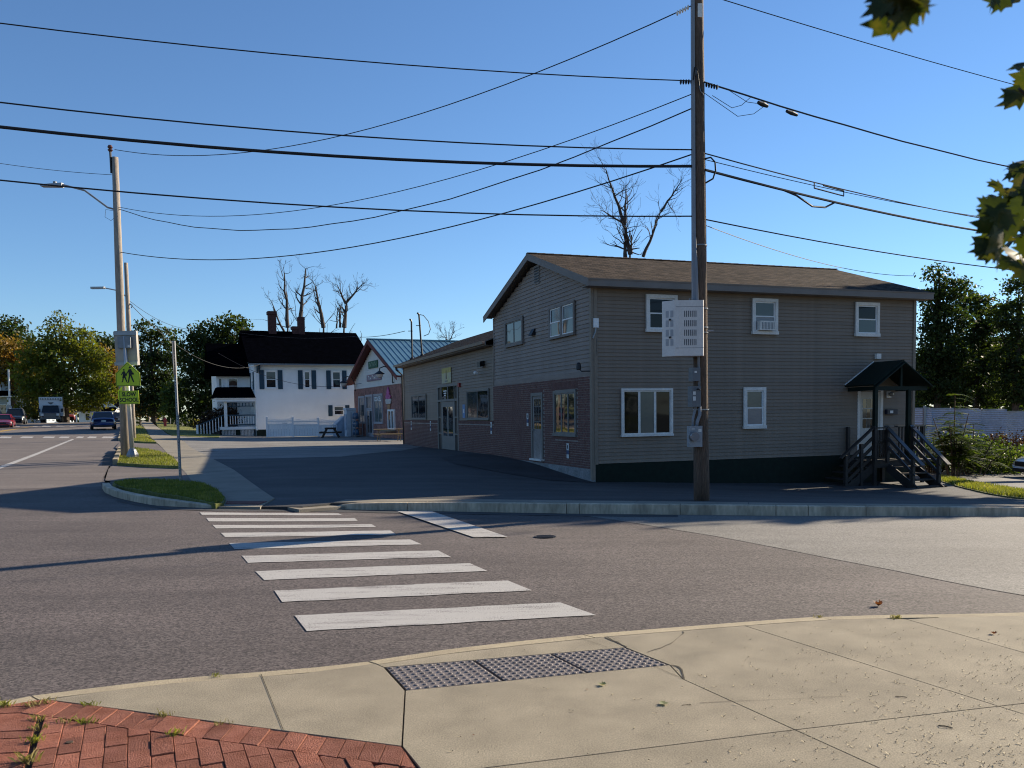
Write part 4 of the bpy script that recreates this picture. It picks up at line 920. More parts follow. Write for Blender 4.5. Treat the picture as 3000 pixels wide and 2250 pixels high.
for x in (8.93, 9.88):
    MB().beam((x, -1.2, 1.13), (x, -2.62, .02), .14, .04).build('handrail', RAIL, bldg)
    for dz in (.30, .55): MB().beam((x, -1.3, 1.06 - dz), (x, -2.3, .27 - dz), .04, .09).build('mid_rail', RAIL, bldg)
mb = MB()
for x in (8.6, 8.68, 8.76, 8.84): mb.box(x - .02, x + .02, -1.26, -1.22, .2, 1.02)
mb.box(8.5, 8.93, -1.3, -1.2, 1.06, 1.1).box(8.5, 8.93, -1.26, -1.22, .16, .22).box(8.5, 8.93, -1.26, -1.22, .62, .68); mb.build('baluster', DARKW, bldg)
# left flight along the wall
for k in range(4): MB().box(8.44 - (k + 1) * .26, 8.46 - k * .26, -1.2, -.1, .075 - (k + 1) * .175, .115 - (k + 1) * .175).build('tread', DARKW, bldg)
for x, z1 in ((7.5, .30), (8.05, .62)): MB().box(x - .045, x + .045, -1.22, -1.13, -.85, z1).build('newel_post', DARKW, bldg)
MB().beam((8.52, -1.18, 1.12), (7.3, -1.18, .22), .12, .04).build('handrail', DARKW, bldg)
for dz in (.28, .55, .82): MB().beam((8.48, -1.18, 1.08 - dz), (7.5, -1.18, .33 - dz), .035, .09).build('mid_rail', DARKW, bldg)
MB().beam((8.5, -1.18, -.08), (7.4, -1.18, -.78), .045, .24).build('stringer', DARKW, bldg)
# deck railing on the right
mb = MB()
for k in range(8): mb.box(9.98 + k * .12, 10.02 + k * .12, -.62, -.58, .15, 1.08)
mb.build('baluster', DARKW, bldg, kind='stuff'); MB().box(9.88, 10.98, -.68, -.52, 1.08, 1.12).build('handrail', RAIL, bldg); MB().box(9.9, 10.95, -1.2, -.02, .06, .1).build('side_deck', DARKW, bldg); MB().box(10.88, 10.97, -.65, -.56, -.9, 1.08).build('newel_post', DARKW, bldg)
# brackets and boxes on the corner: camera, spotlights, alarm
MB().box(-.02, .12, -.09, -.03, 3.95, 4.2).build('antenna_box', WHITE, bldg)
MB().tube([(.05, -.05, 3.95), (.03, -.06, 3.82), (-.04, -.05, 3.66)], .022, 6).build('antenna_bracket', METAL, bldg)
MB().tube([(.06, -.04, 3.7), (.08, -.04, 3.2)], .008, 5).build('antenna_wire', BLACK, bldg)
mb = MB(); mb.tube([(-.06, .06, 2.78), (-.3, .15, 2.78), (-.34, .18, 2.84)], .016, 6).lathe([(.05, .0), (.075, .02), (.06, .16), (.03, .2)], 10, (-.36, .2, 2.82)); mb.build('corner_lamp', BLACKM, bldg)
fl = MB().hexa([(-.24, 9.5, 3.42), (-.24, 9.95, 3.42), (-.05, 9.85, 3.46), (-.05, 9.6, 3.46)], [(-.24, 9.55, 3.62), (-.24, 9.9, 3.62), (-.05, 9.85, 3.66), (-.05, 9.6, 3.66)]).build('floodlight', BLACKM, bldg)
MB().lathe([(.05, .0), (.065, .05), (.065, .2), (.02, .22)], 10, (-.26, 9.9, 3.22), 'y').build('camera_dome', OFFW, bldg)
MB().box(-.1, -.02, 12.88, 13.1, 2.78, 2.95).build('fire_alarm', mat('alarm_red', (.30, .02, .02), .4), bldg)
# notices on the brick
DKB = mat('notice_blue', (.03, .06, .16), .5, .1); NOTW = mat('notice_white', (.62, .62, .60), .6, .05); TAN = mat('notice_yellow', (.42, .34, .10), .6, .2, 2.0); INK = mat('ink_dark', (.03, .03, .04), .6)
for yc, zc, s in ((1.68, .56, 1.0), (4.98, 1.46, .95), (8.8, 1.15, 1.0), (17.9, 1.14, 1.05), (21.9, 1.14, 1.05)):
    f = -.068; n_ = MB().box(f - .004, f, yc - .085 * s, yc + .085 * s, zc, zc + .2 * s).build('notice', NOTW, bldg)
    MB().box(f - .0042, f - .0001, yc - .085 * s, yc + .085 * s, zc - .12 * s, zc - .005).build('notice_band', DKB, n_); MB().box(f - .0041, f, yc - .085 * s, yc + .085 * s, zc - .24 * s, zc - .125 * s).build('notice_foot', NOTW, n_)
    MB().lathe([(.004, .0), (.014, .02), (.02, .09), (.008, .13)], 8, (f - .004, yc, zc + .03)).build('notice_mark', INK, n_)
sg = MB().box(-.055, -.045, 14.25, 15.75, 3.02, 3.68).build('hanging_banner', mat('banner_paper', (.50, .47, .40), .7, .12, 1.5, hue=(.46, .42, .18)), bldg)
MB().box(-.057, -.055, 14.25, 15.75, 3.46, 3.68).build('banner_rays', TAN, sg); MB().prism([(-.060, 14.93, 3.2), (-.060, 15.07, 3.2), (-.060, 15.03, 3.58), (-.060, 14.97, 3.58)], [(-.055, 14.93, 3.2), (-.055, 15.07, 3.2), (-.055, 15.03, 3.58), (-.055, 14.97, 3.58)]).build('banner_figure', mat('banner_maroon', (.09, .03, .035), .6), sg)
MB().box(-.055, -.05, 14.75, 15.25, 3.08, 3.13).build('banner_text', METAL_D, sg)
bs = MB().box(-.04, -.024, 12.28, 12.62, 1.5, 2.05).build('wall_notice', mat('notice_sky', (.14, .25, .45), .6, .1), bldg); MB().box(-.043, -.039, 12.36, 12.54, 1.7, 1.86).build('notice_mark', NOTW, bs)
# ------------------------------------------------------------------ red-brown corner store with the blue metal roof
PHI = math.radians(24.0)
S0 = (-12.4, 68.5)
store = empty('corner_store', (S0[0], S0[1], 0.10), PHI, 'small store with white gable, mottled red-brown front and ribbed blue-green metal roof', 'building')
SB = mat('store_render', (.24, .12, .10), .85, .25, 2.0, .35, 9.0, .3, 20.0, hue=(.29, .14, .115))
SW = mat('store_white_siding', (.66, .63, .59), .6, .06, 1.0, rnd=.04); SRED = mat('store_red_trim', (.14, .028, .022), .6, .2); SROOF = mat('metal_roof_teal', (.10, .22, .29), .38, .1, 1.0, metal=.45, spec=.5, hue=(.13, .25, .31))
SF = mat('store_frame', (.36, .35, .37), .55, .1)
# local: x back from the front, y to the left (front runs y = 0 .. -12.8)
MB().prism([(.03, 0, -.5), (.03, -12.8, -.5), (.03, -12.8, 4.2), (.03, -6.4, 6.75), (.03, 0, 4.2)], [(16, 0, -.5), (16, -12.8, -.5), (16, -12.8, 4.2), (16, -6.4, 6.75), (16, 0, 4.2)]).build('wall', SW, store)
MB().box(-.05, .02, -12.8, .0, -.3, 3.62).build('front_wall', SB, store)
def sgo(z): k = max(0, (z - 4.2) / 2.55); return (-12.75 + k * 6.3, -.05 - k * 6.3)
siding(store, 'y', -12.75, -.05, 3.64, 6.7, .16, SW, .02, outline=lambda z: sgo(z) if z > 4.2 else (-12.75, -.05))
ROOFZ = lambda y: 7.05 - abs(y + 6.4) * 2.62 / 6.4
for y0 in (.75, -13.55):
    pts = [(-.55, y0, ROOFZ(y0)), (16.4, y0, ROOFZ(y0)), (16.4, -6.4, 7.05), (-.55, -6.4, 7.05)]
    roofslab('roof', pts, .05, [SROOF, SRED], store)
    L_ = math.hypot(y0 + 6.4, 7.05 - ROOFZ(y0))
    for k in range(44):
        x = -.5 + k * .39; mb = MB(); up_ = Vector((0, -(y0 + 6.4), 0)).normalized() * .0
        a, b = (x, y0, ROOFZ(y0) + .005), (x, -6.4, 7.055); mb.beam(a, b, .05, .05, upv=(0, 0, 1)); mb.build('roof_rib', SROOF, store)
    mb = MB(); mb.prism([(-.57, y0, ROOFZ(y0) - .03), (-.57, -6.4, 7.0), (-.57, -6.4, 6.72), (-.57, y0, ROOFZ(y0) - .30)], [(-.53, y0, ROOFZ(y0) - .03), (-.53, -6.4, 7.0), (-.53, -6.4, 6.72), (-.53, y0, ROOFZ(y0) - .30)]); mb.build('rake_board', SRED, store)
    mb = MB(); mb.prism([(-.53, y0, ROOFZ(y0) - .08), (-.53, -6.4, 6.95), (-.53, -6.4, 6.90), (-.53, y0, ROOFZ(y0) - .12)], [(.0, y0, ROOFZ(y0) - .08), (.0, -6.4, 6.95), (.0, -6.4, 6.90), (.0, y0, ROOFZ(y0) - .12)]); mb.build('rake_soffit', SRED, store)
MB().box(-.6, 16.4, -6.55, -6.25, 7.02, 7.10).build('ridge_cap', SROOF, store)
window(store, 'y', -3.4, -1.5, .95, 3.05, 'two', SF, GLASS_B, face=-.05, fw=.12, proud=.06, sm=SF)
sw2 = window(store, 'y', -8.4, -6.05, .95, 3.1, 'two', SF, GLASS_C, face=-.05, fw=.12, proud=.06, sm=SF)
text('SODA DELI', .46, WHITE, store, (-.135, -7.3, 2.72), (math.pi / 2, 0, -math.pi / 2), sx=.8, bold=.012)
sd_ = MB().box(-.14, -.02, -5.75, -5.6, -.05, 3.1).box(-.14, -.02, -3.95, -3.8, -.05, 3.1).box(-.14, -.02, -5.6, -3.95, 2.95, 3.1).box(-.12, -.02, -5.6, -3.95, 2.0, 2.1).build('door_frame', SF, store)
MB().box(-.07, -.05, -5.6, -3.95, 2.1, 2.95).build('pane', GLASS_B, sd_)
sdd = MB().box(-.10, -.05, -5.6, -5.45, .0, 2.0).box(-.10, -.05, -4.1, -3.95, .0, 2.0).box(-.10, -.05, -5.45, -4.1, 1.88, 2.0).box(-.10, -.05, -5.45, -4.1, .0, .28).box(-.10, -.05, -4.82, -4.72, .28, 1.88).build('door', SF, store)
for y0, y1 in ((-5.45, -4.82), (-4.72, -4.1)): MB().box(-.08, -.06, y0, y1, .28, 1.88).build('pane', GLASS_B, sdd)
MB().tube([(-.1, -4.66, .85), (-.17, -4.66, .9), (-.17, -4.66, 1.3), (-.1, -4.66, 1.35)], .02, 6).build('handle', METAL, sdd)
sv = MB().box(-.16, -.02, -11.4, -11.28, .55, 1.95).box(-.16, -.02, -9.95, -9.83, .55, 1.95).box(-.16, -.02, -11.28, -9.95, 1.83, 1.95).box(-.16, -.02, -11.28, -9.95, .55, .67).box(-.15, -.02, -10.68, -10.55, .67, 1.83).build('serving_window', WHITE, store)
for y0, y1 in ((-11.28, -10.68), (-10.55, -9.95)): MB().box(-.1, -.06, y0, y1, .67, 1.83).build('pane', GLASS, sv)
MB().box(-.5, -.02, -11.6, -8.9, .46, .52).build('serving_shelf', WOODT, store)
# ice cream cone board on the wall
ic = empty('ice_cream_board', (0, 0, 0)); ic.parent = store
PINK = mat('ice_cream_pink', (.45, .10, .25), .6, .2, 4.0); CREAM = mat('ice_cream_cream', (.55, .50, .46), .6, .1); CONE = mat('cone_tan', (.42, .22, .11), .7, .2, 6.0)
bpy.data.objects.remove(ic)
def flat(poly, th, m, name, x=-.08): return MB().prism([(x, y, z) for y, z in poly], [(x - th, y, z) for y, z in poly]).build(name, m, store)
co = flat([(-9.6, 2.3), (-10.35, 2.3), (-9.98, 1.95 - .75)], .04, CONE, 'painted_cone')
flat([(-9.25, 2.62), (-9.4, 2.34), (-10.5, 2.34), (-10.72, 2.6), (-10.45, 2.72), (-9.6, 2.74)], .05, CREAM, 'painted_ice_cream')
flat([(-9.3, 2.86), (-9.55, 2.68), (-10.45, 2.66), (-10.6, 2.84), (-10.3, 3.0), (-9.6, 3.02)], .06, PINK, 'painted_ice_cream'); flat([(-9.55, 3.12), (-9.7, 2.98), (-10.25, 2.98), (-10.35, 3.1), (-10.02, 3.5), (-9.95, 3.5)], .055, PINK, 'painted_ice_cream')
def wall_sign(y0, y1, z0, z1, m, lm, label):
    b = MB().box(-.09, -.03, y0, y1, z0, z1).build('sign_board', m, store); b['label'] = label
    n_ = 6; w = (y1 - y0) / (n_ + 1); mb = MB()
    for k in range(n_):
        yc = y0 + w * (k + 1); h = (z1 - z0) * .28; zc = (z0 + z1) / 2
        mb.box(-.1, -.09, yc - w * .34, yc - w * .2, zc - h, zc + h); mb.box(-.1, -.09, yc - w * .2, yc + w * .3, zc + h * (1 if k % 2 else -.2) - .05, zc + h * (1 if k % 2 else -.2) + .04)
        if k % 3: mb.box(-.1, -.09, yc + w * .18, yc + w * .32, zc - h, zc + h * .8)
    mb.build('sign_lettering', lm, b, kind='stuff')
wall_sign(-7.25, -4.75, 5.0, 5.52, mat('sign_green', (.035, .11, .06), .6, .2), mat('sign_green_pale', (.22, .30, .22), .6), 'green name board high in the gable')
wall_sign(-8.1, -4.2, 4.08, 4.55, mat('sign_mauve', (.26, .17, .20), .6, .2), NOTW, 'pale red name board lower in the gable')
def gooseneck(y, z, name='gooseneck_lamp'):
    mb = MB(); mb.tube([(-.05, y, z), (-.14, y, z - .05), (-.14, y, z + .45), (-.3, y, z + .95), (-.7, y, z + 1.08), (-1.0, y, z + .95), (-1.02, y, z + .75)], .035, 8); a = mb.build(name, BLACKM, store)
    MB().lathe([(.06, .2), (.12, .16), (.36, .0), (.34, -.02)], 14, (-1.02, y, z + .58)).build('lamp_shade', BLACKM, a); MB().lathe([(.05, -.28), (.2, -.2), (.25, -.05), (.2, .05)], 12, (-1.02, y, z + .58)).build('lamp_globe', CREAM, a)
gooseneck(-.7, 3.55); gooseneck(-11.2, 3.75)
# service masts on the wing roof
def wingpt(s, t, z): return (2.268 + .942 * s - .335 * t, 23.6 + .335 * s + .942 * t, z)
for (s, t, lean, h, lab) in ((.35, 23.2, 0, 1.95, 'black service mast at the end of the wing roof, nearer the store'), (.55, 21.8, .12, 2.05, 'leaning black service mast with looped cable on the wing roof')):
    p = wingpt(s, t, we + (s + .4) * .388); r = empty('service_mast', p, 0, lab, 'mast', 'service masts on the wing roof')
    MB().tube([(0, 0, -.05), (-lean, 0, h), (-lean - .04, 0, h + .1), (-lean - .1, 0, h + .12)], .045, 8).build('mast', BLACKM, r); MB().lathe([(.15, 0), (.06, .12)], 10, (0, 0, -.02)).build('boot', BLACKM, r)
    MB().tube([(-lean * .85 - .18, 0, h * .75), (-lean * .85 + .06, 0, h * .75)], .02, 6).build('wire_clamp', METAL, r)
    if lean: MB().tube([(-lean, 0, h + .05), (.1, 0, h), (.35, 0, h - .3), (.45, 0, h - .7), (.35, 0, h - .95), (.1, 0, h - 1.05)], .018, 6).build('cable_loop', BLACK, r)

# ------------------------------------------------------------------ white house with black roof
HP = math.radians(23.5); H0 = aty(752, 1262, 68.0)
house = empty('white_house', (H0.x, H0.y, .12), HP, 'white clapboard two-storey house with black roof, blue shutters and small porch', 'house')
HW = mat('house_white', (.86, .85, .83), .6, .05, .8, rnd=.0); SHUT = mat('shutter_blue', (.022, .055, .085), .55, .1); CHIM = mat('chimney_brick', (.07, .028, .024), .85, .3, 5.0); HYEL = mat('house_gable_cream', (.52, .46, .33), .6, .05)
HL, HD = 8.9, 9.0; HB, HE, HR = .75, 5.75, 8.75      # length, depth, sill, eave, ridge (above local zero)
MB().prism([(0, .03, -.4), (0, HD, -.4), (0, HD, HE), (0, HD / 2, HR - .25), (0, .03, HE)], [(HL, .03, -.4), (HL, HD, -.4), (HL, HD, HE), (HL, HD / 2, HR - .25), (HL, .03, HE)]).build('wall', HW, house)
MB().box(-.02, HL, -.0, .05, -.5, .55).build('foundation', GREENP, house)
def clap(name, axis, u0, u1, z0, z1, expo, face, m, parent, outline=None):
    mb = MB(); z = z0
    while z < z1:
        a, b = (u0, u1) if outline is None else outline(z + expo / 2)
        if b - a > .1:
            d1, d2 = face - .022, face - .004
            if axis == 'x': A = [(a, d1, z), (a, face + .01, z), (a, face + .01, z + expo), (a, d2, z + expo)]; Bv = [(b, p[1], p[2]) for p in A]
            else: A = [(d1, a, z), (face + .01, a, z), (face + .01, a, z + expo), (d2, a, z + expo)]; Bv = [(p[0], b, p[2]) for p in A]
            mb.prism(A, Bv)
        z += expo
    return mb.build(name, m, parent, kind='stuff')
clap('clapboard', 'x', .1, HL - .1, .55, HE - .05, .115, .0, HW, house)
def hgo(z): k = max(0, (z - HE) / (HR - .3 - HE)); return (.1 + k * 4.3, HD - .1 - k * 4.3)
clap('clapboard', 'y', .1, HD - .1, .55, HR - .4, .115, -.0, HW, house, lambda z: hgo(z) if z > HE else (.1, HD - .1))
for x in (-.03, HL - .1): MB().box(x, x + .13, -.04, .02, .5, HE).build('corner_board', WHITE, house)
ro = .55
for y0, s in ((-.75, 1), (HD + .75, -1)):
    ze = HE + .02
    roofslab('roof', [(-ro, y0, ze), (HL + ro, y0, ze), (HL + ro * .55, HD / 2, HR), (-ro, HD / 2, HR)], .12, [SHING_B, SHING_B], house)
MB().box(-.5, HL + .5, -.72, -.6, HE - .14, HE - .02).build('fascia', METAL_D, house)
for x in (.15, .3, HL - .35, HL - .2): MB().hexa([(x, -.5, HE - .3), (x + .08, -.5, HE - .3), (x + .08, -.03, HE - .75), (x, -.03, HE - .75)], [(x, -.5, HE - .05), (x + .08, -.5, HE - .05), (x + .08, -.03, HE - .05), (x, -.03, HE - .05)]).build('eave_bracket', SHUT, house)
def hwin(x, w, z0, z1, sw):
    window(house, 'x', x - w / 2, x + w / 2, z0, z1, 'dh', WHITE, GLASS_C, face=-.025, fw=.1, proud=.05, sm=WHITE, lower=GLASS)
    for s in (-1, 1):
        xc = x + s * (w / 2 + sw / 2 + .06); sh = MB().box(xc - sw / 2, xc + sw / 2, -.07, -.02, z0 - .02, z1 + .02).build('shutter', SHUT, house); mb = MB()
        for k in range(14): z = z0 + .06 + k * (z1 - z0 - .12) / 14; mb.box(xc - sw / 2 + .05, xc + sw / 2 - .05, -.082, -.07, z, z + .04)
        mb.build('slat', SHUT, sh, kind='stuff')
hwin(1.22, .95, 3.75, 5.22, .36); hwin(4.05, .6, 3.75, 5.22, .36); hwin(6.42, .82, 3.75, 5.22, .36); hwin(6.55, .95, 1.55, 2.4, .33)
for (y, n_) in ((1.6, 0),): window(house, 'y', 1.0, 2.2, 3.75, 5.1, 'dh', WHITE, GLASS, fw=.1, proud=.05, sm=WHITE)
for s in (.72, 2.48): MB().box(-.07, -.02, s - .2, s + .2, 3.72, 5.12).build('shutter', SHUT, house)
for (x, w, z1, cap_) in ((2.05, .62, 10.35, .14), (4.45, .55, 9.95, .0), (3.95, .5, 9.15, .1)):
    c = MB().box(x - w / 2, x + w / 2, HD / 2 - w / 2 - .2, HD / 2 + w / 2 - .2, 8.0, z1).build('chimney', CHIM, house)
    if cap_: MB().box(x - w / 2 - .07, x + w / 2 + .07, HD / 2 - w / 2 - .27, HD / 2 + w / 2 - .13, z1 - .28, z1 - .02).build('chimney_cap', CHIM, c)
# gables of the rear wing seen past the right end
MB().prism([(HL + .1, 3.5, 4.5), (HL + 3.2, 3.5, 4.5), (HL + 1.0, 3.5, 7.4)], [(HL + .1, 6, 4.5), (HL + 3.2, 6, 4.5), (HL + 1.0, 6, 7.4)]).build('rear_gable', HYEL, house)
roofslab('rear_roof', [(HL + 3.6, 3.2, 4.25), (HL + 3.6, 8, 4.25), (HL + 1.0, 8, 7.55), (HL + 1.0, 3.2, 7.55)], .12, [SHING_B, SHING_B], house)
# cross wing on the left with its own gable roof, back from the front
CW = -2.6
MB().box(CW, .0, 3.6, 8.4, -.4, 5.35).build('side_wing', HW, house)
clap('clapboard', 'x', CW + .05, -.05, .6, 5.3, .115, 3.6, HW, house)
MB().prism([(CW, 3.55, 5.3), (CW, 8.45, 5.3), (CW, 6.0, 7.6)], [(.2, 3.55, 5.3), (.2, 8.45, 5.3), (.2, 6.0, 7.6)]).build('side_gable', HW, house)
for y0 in (2.95, 9.05): roofslab('side_roof', [(CW - .55, y0, 4.95), (1.5, y0, 4.95), (1.5, 6.0, 7.75), (CW - .55, 6.0, 7.75)], .12, [SHING_B, SHING_B], house)
window(house, 'x', -1.75, -.85, 3.4, 4.8, 'dh', WHITE, GLASS, face=3.575, fw=.1, proud=.05, sm=WHITE)
window(house, 'x', -2.5, -2.1, 3.4, 4.8, 'dh', WHITE, GLASS_C, face=3.575, fw=.08, proud=.05, sm=WHITE)
# porch in the angle
PZ = .8
MB().box(CW - .1, -.02, .35, 3.6, PZ - .22, PZ).build('porch_floor', WHITE, house)
mb = MB()
for a, b in ((CW - .1, -1.45), (-1.3, -.05)):
    for k in range(9):
        x0 = a + .15; x1 = b - .12; mb.beam((x0, .42, -.05 + k * .075), (x1, .42, -.05 + k * .075), .02, .02)
    for k in range(10): x = a + .15 + k * (b - a - .27) / 9; mb.beam((x, .44, -.08), (x, .44, .55), .02, .02)
mb.build('lattice', WHITE, house, kind='stuff'); MB().box(CW, -.1, .5, .55, -.3, .58).build('porch_skirt', GREENP, house)
roofslab('porch_roof', [(CW - .5, -.15, 3.05), (-.0, -.15, 3.05), (-.15, 1.6, 3.95), (CW - .1, 1.6, 3.95)], .1, [SHING_B, WHITE], house)
roofslab('porch_roof', [(CW - .5, 3.6, 3.05), (CW - .5, -.15, 3.05), (CW - .1, 1.6, 3.95), (CW - .1, 3.6, 3.95)], .1, [SHING_B, WHITE], house)
MB().box(CW - .4, -.05, -.05, .05, 2.78, 3.0).build('porch_beam', WHITE, house)
for x in (CW + .35,): MB().box(x - .11, x + .11, .3, .52, PZ, 2.8).build('porch_column', WHITE, house)
mb = MB(); mb.box(CW + .5, -.05, .36, .42, PZ + .12, PZ + .2).box(CW + .45, -.02, .34, .44, PZ + .86, PZ + .95)
mb.build('porch_rail', SHUT, house); mb = MB()
for k in range(10): x = CW + .65 + k * .195; mb.box(x, x + .05, .37, .41, PZ + .2, PZ + .86)
mb.build('baluster', WHITE, house, kind='stuff')
mb = MB()
for k in range(8): mb.box(CW + .6 + k * .25, CW + .66 + k * .25, .38, .42, 2.45, 2.68)
mb.box(CW + .5, -.1, .36, .44, 2.38, 2.45); mb.build('porch_spindle', SHUT, house, kind='stuff')
hd_ = MB().box(-1.9, -1.05, 3.55, 3.62, PZ, 2.75).build('door', BLACKM, house); MB().lathe([(.34, .0), (.34, .02)], 16, (-1.47, 3.54, 2.4), 'y').build('fan_light', GLASS_W, hd_)
for k in range(5): MB().box(CW - .2 - (k + 1) * .28, CW - .1 - k * .28, .6, 1.9, -.3, PZ - .14 * (k + 1)).build('porch_step', DARKW, house)
mb = MB(); mb.beam((CW + .25, .55, PZ + .95), (CW - 1.75, .55, .95), .1, .08); mb.build('stair_rail', SHUT, house); mb = MB()
for k in range(8): x = CW - .0 - k * .22; mb.box(x, x + .06, .53, .58, PZ - .2 - k * .09, PZ + .9 - k * .09)
mb.box(CW - 1.85, CW - 1.7, .48, .63, -.3, 1.0); mb.build('stair_baluster', WHITE, house, kind='stuff')
MB().box(2.0, 2.35, -.18, -.02, .75, 1.05).build('meter_box', METAL_D, house)

# ------------------------------------------------------------------ white vinyl fence in front of the house
VIN = mat('vinyl_white', (.82, .81, .80), .45, .04, 1.0)
F0, F1 = aty(783, 1281, 66.0), aty(1008, 1281.5, 67.6)
fence = empty('vinyl_fence', (F0.x, F0.y, ZL(F0.x, F0.y)), math.atan2(F1.y - F0.y, F1.x - F0.x), 'white vinyl privacy fence with scalloped picket top beside the house', 'fence')
FL = (F1 - F0).length; bay = FL / 3
for k in range(4):
    z = 1.56 - .06 * k; p_ = MB().box(k * bay - .07, k * bay + .07, -.07, .07, -.3, z).build('post', VIN, fence); MB().hexa([(k * bay - .09, -.09, z), (k * bay + .09, -.09, z), (k * bay + .09, .09, z), (k * bay - .09, .09, z)], [(k * bay - .02, -.02, z + .07), (k * bay + .02, -.02, z + .07), (k * bay + .02, .02, z + .07), (k * bay - .02, .02, z + .07)]).build('post_cap', VIN, p_)
for k in range(3):
    x0, x1 = k * bay + .07, (k + 1) * bay - .07; t = -.06 * k
    for z in (.02, .93 + t, 1.18 + t): MB().box(x0, x1, -.035, .035, z, z + .08).build('rail', VIN, fence)
    for j in range(9): a = x0 + (x1 - x0) * j / 9; MB().box(a + .004, x0 + (x1 - x0) * (j + 1) / 9 - .004, -.015, .015, .1, .93 + t).build('panel', VIN, fence)
    n_ = 24; mb = MB()
    for j in range(n_):
        a = x0 + (x1 - x0) * (j + .5) / n_; sc = ((j + .5) / n_ * 2 - 1) ** 2 * .12; mb.box(a - .018, a + .018, -.012, .012, 1.0 + t, 1.36 + t + sc)
    mb.build('picket', VIN, fence, kind='stuff')

# ------------------------------------------------------------------ picnic tables
def picnic(loc, rz, label, m):
    r = empty('picnic_table', loc, rz, label, 'picnic table', 'picnic tables on the lot')
    for k in range(5): MB().box(-.9, .9, -.37 + k * .15, -.23 + k * .15, .70, .74).build('top_plank', m, r)
    for s in (-1, 1):
        for k in range(2): MB().box(-.9, .9, s * .62 + k * .14 - .13, s * .62 + k * .14, .41, .45).build('seat_plank', m, r)
        for e_ in (-.62, .62): MB().beam((e_, s * .24, .70), (e_, s * .62, -.02), .09, .04, upv=(1, 0, 0)).build('leg', m, r)
    for e_ in (-.58, .58): MB().box(e_ - .02, e_ + .02, -.78, .78, .33, .42).build('cross_brace', m, r); MB().box(e_ - .02, e_ + .02, -.36, .36, .62, .70).build('cleat', m, r)
    return r
p = aty(969, 1281, 63.0); picnic((p.x, p.y, ZL(p.x, p.y)), math.radians(98), 'dark stained picnic table in front of the white vinyl fence', DARKW)
p = aty(1140, 1293, 52.0); picnic((p.x, p.y, ZL(p.x, p.y)), math.radians(24 - 8), 'pale timber picnic table below the serving window of the store', WOODT)
# ice freezer, propane cage and water rack by the store
STW = mat('ice_box_white', (.50, .55, .60), .5, .15, 2.0); ICEB = mat('ice_box_blue', (.26, .33, .42), .5, .3, 1.6)
p = aty(1020, 1277, 66.5); ib = empty('ice_freezer', (p.x, p.y, ZL(p.x, p.y)), PHI, 'slant-front white and blue ice freezer at the store corner', 'freezer')
MB().prism([(-.9, -.1, 0), (.1, -.1, 0), (.1, -.1, 1.55), (-.25, -.1, 1.55), (-.9, -.1, .9)], [(-.9, 1.2, 0), (.1, 1.2, 0), (.1, 1.2, 1.55), (-.25, 1.2, 1.55), (-.9, 1.2, .9)]).build('cabinet', ICEB, ib)
MB().hexa([(-.93, .1, .85), (-.93, 1.0, .85), (-.28, 1.0, 1.5), (-.28, .1, 1.5)], [(-.97, .1, .89), (-.97, 1.0, .89), (-.32, 1.0, 1.54), (-.32, .1, 1.54)]).build('door', STW, ib)
p = aty(1036, 1277, 65.8); fb = empty('soda_machine', (p.x, p.y, ZL(p.x, p.y)), PHI, 'tall pale vending machine between the ice freezer and the bottle rack', 'vending machine')
MB().box(-.6, .1, -.45, .35, 0, 2.0).build('cabinet', STW, fb); MB().box(-.64, -.6, -.4, .3, .5, 1.7).build('front_panel', ICEB, fb); MB().box(-.66, .1, -.5, .4, 2.0, 2.16).build('top', STW, fb)
p = aty(1057, 1277, 64.5); rk = empty('bottle_rack', (p.x, p.y, ZL(p.x, p.y)), PHI, 'steel rack of blue water bottles against the store wall', 'rack')
for y in (-.6, .6):
    for x in (-.55, .0): MB().box(x - .02, x + .02, y - .02, y + .02, 0, 1.85).build('upright', METAL_D, rk)
for z in (.1, .7, 1.3): MB().box(-.57, .02, -.62, .62, z, z + .04).build('shelf', METAL_D, rk)
WBT = glassmat('water_bottle_blue', (.05, .10, .17), .15, 1.4); bt = MB().lathe([(.13, 0), (.135, .3), (.06, .4), (.03, .46)], 10).mesh('water_bottle', WBT, True)
kk = 0
for z in (.14, .74, 1.34):
    for j in range(4):
        o = inst(bt, 'water_bottle', rk, (-.36, -.44 + j * .29, z))

# ------------------------------------------------------------------ far houses on the left
def simple_house(loc, rz, L_, D_, ze, zr_, label, wallm, roofm, wins, porch_=False):
    r = empty('far_house', loc, rz, label, 'house')
    MB().prism([(0, 0, -1.5), (L_, 0, -1.5), (L_, 0, ze), (L_ / 2, 0, zr_ - .2), (0, 0, ze)], [(0, D_, -1.5), (L_, D_, -1.5), (L_, D_, ze), (L_ / 2, D_, zr_ - .2), (0, D_, ze)]).build('wall', wallm, r)
    for x0 in (-.5, L_ + .5): roofslab('roof', [(x0, -.6, ze - .25), (x0, D_ + .5, ze - .25), (L_ / 2, D_ + .5, zr_), (L_ / 2, -.6, zr_)], .15, [roofm, WHITE], r)
    for (x, z, w, h) in wins: window(r, 'x', x - w / 2, x + w / 2, z, z + h, 'dh', WHITE, GLASS, fw=.12, proud=.06, sm=WHITE)
    if porch_:
        roofslab('porch_roof', [(-.3, -2.2, 2.6), (L_ + .3, -2.2, 2.6), (L_ + .3, .1, 3.4), (-.3, .1, 3.4)], .12, [roofm, WHITE], r)
        for x in (.2, L_ / 2, L_ - .2): MB().box(x - .08, x + .08, -2.1, -1.94, -.6, 2.6).build('porch_column', WHITE, r)
    return r
FHW = mat('far_house_blue', (.42, .47, .52), .6, .05)
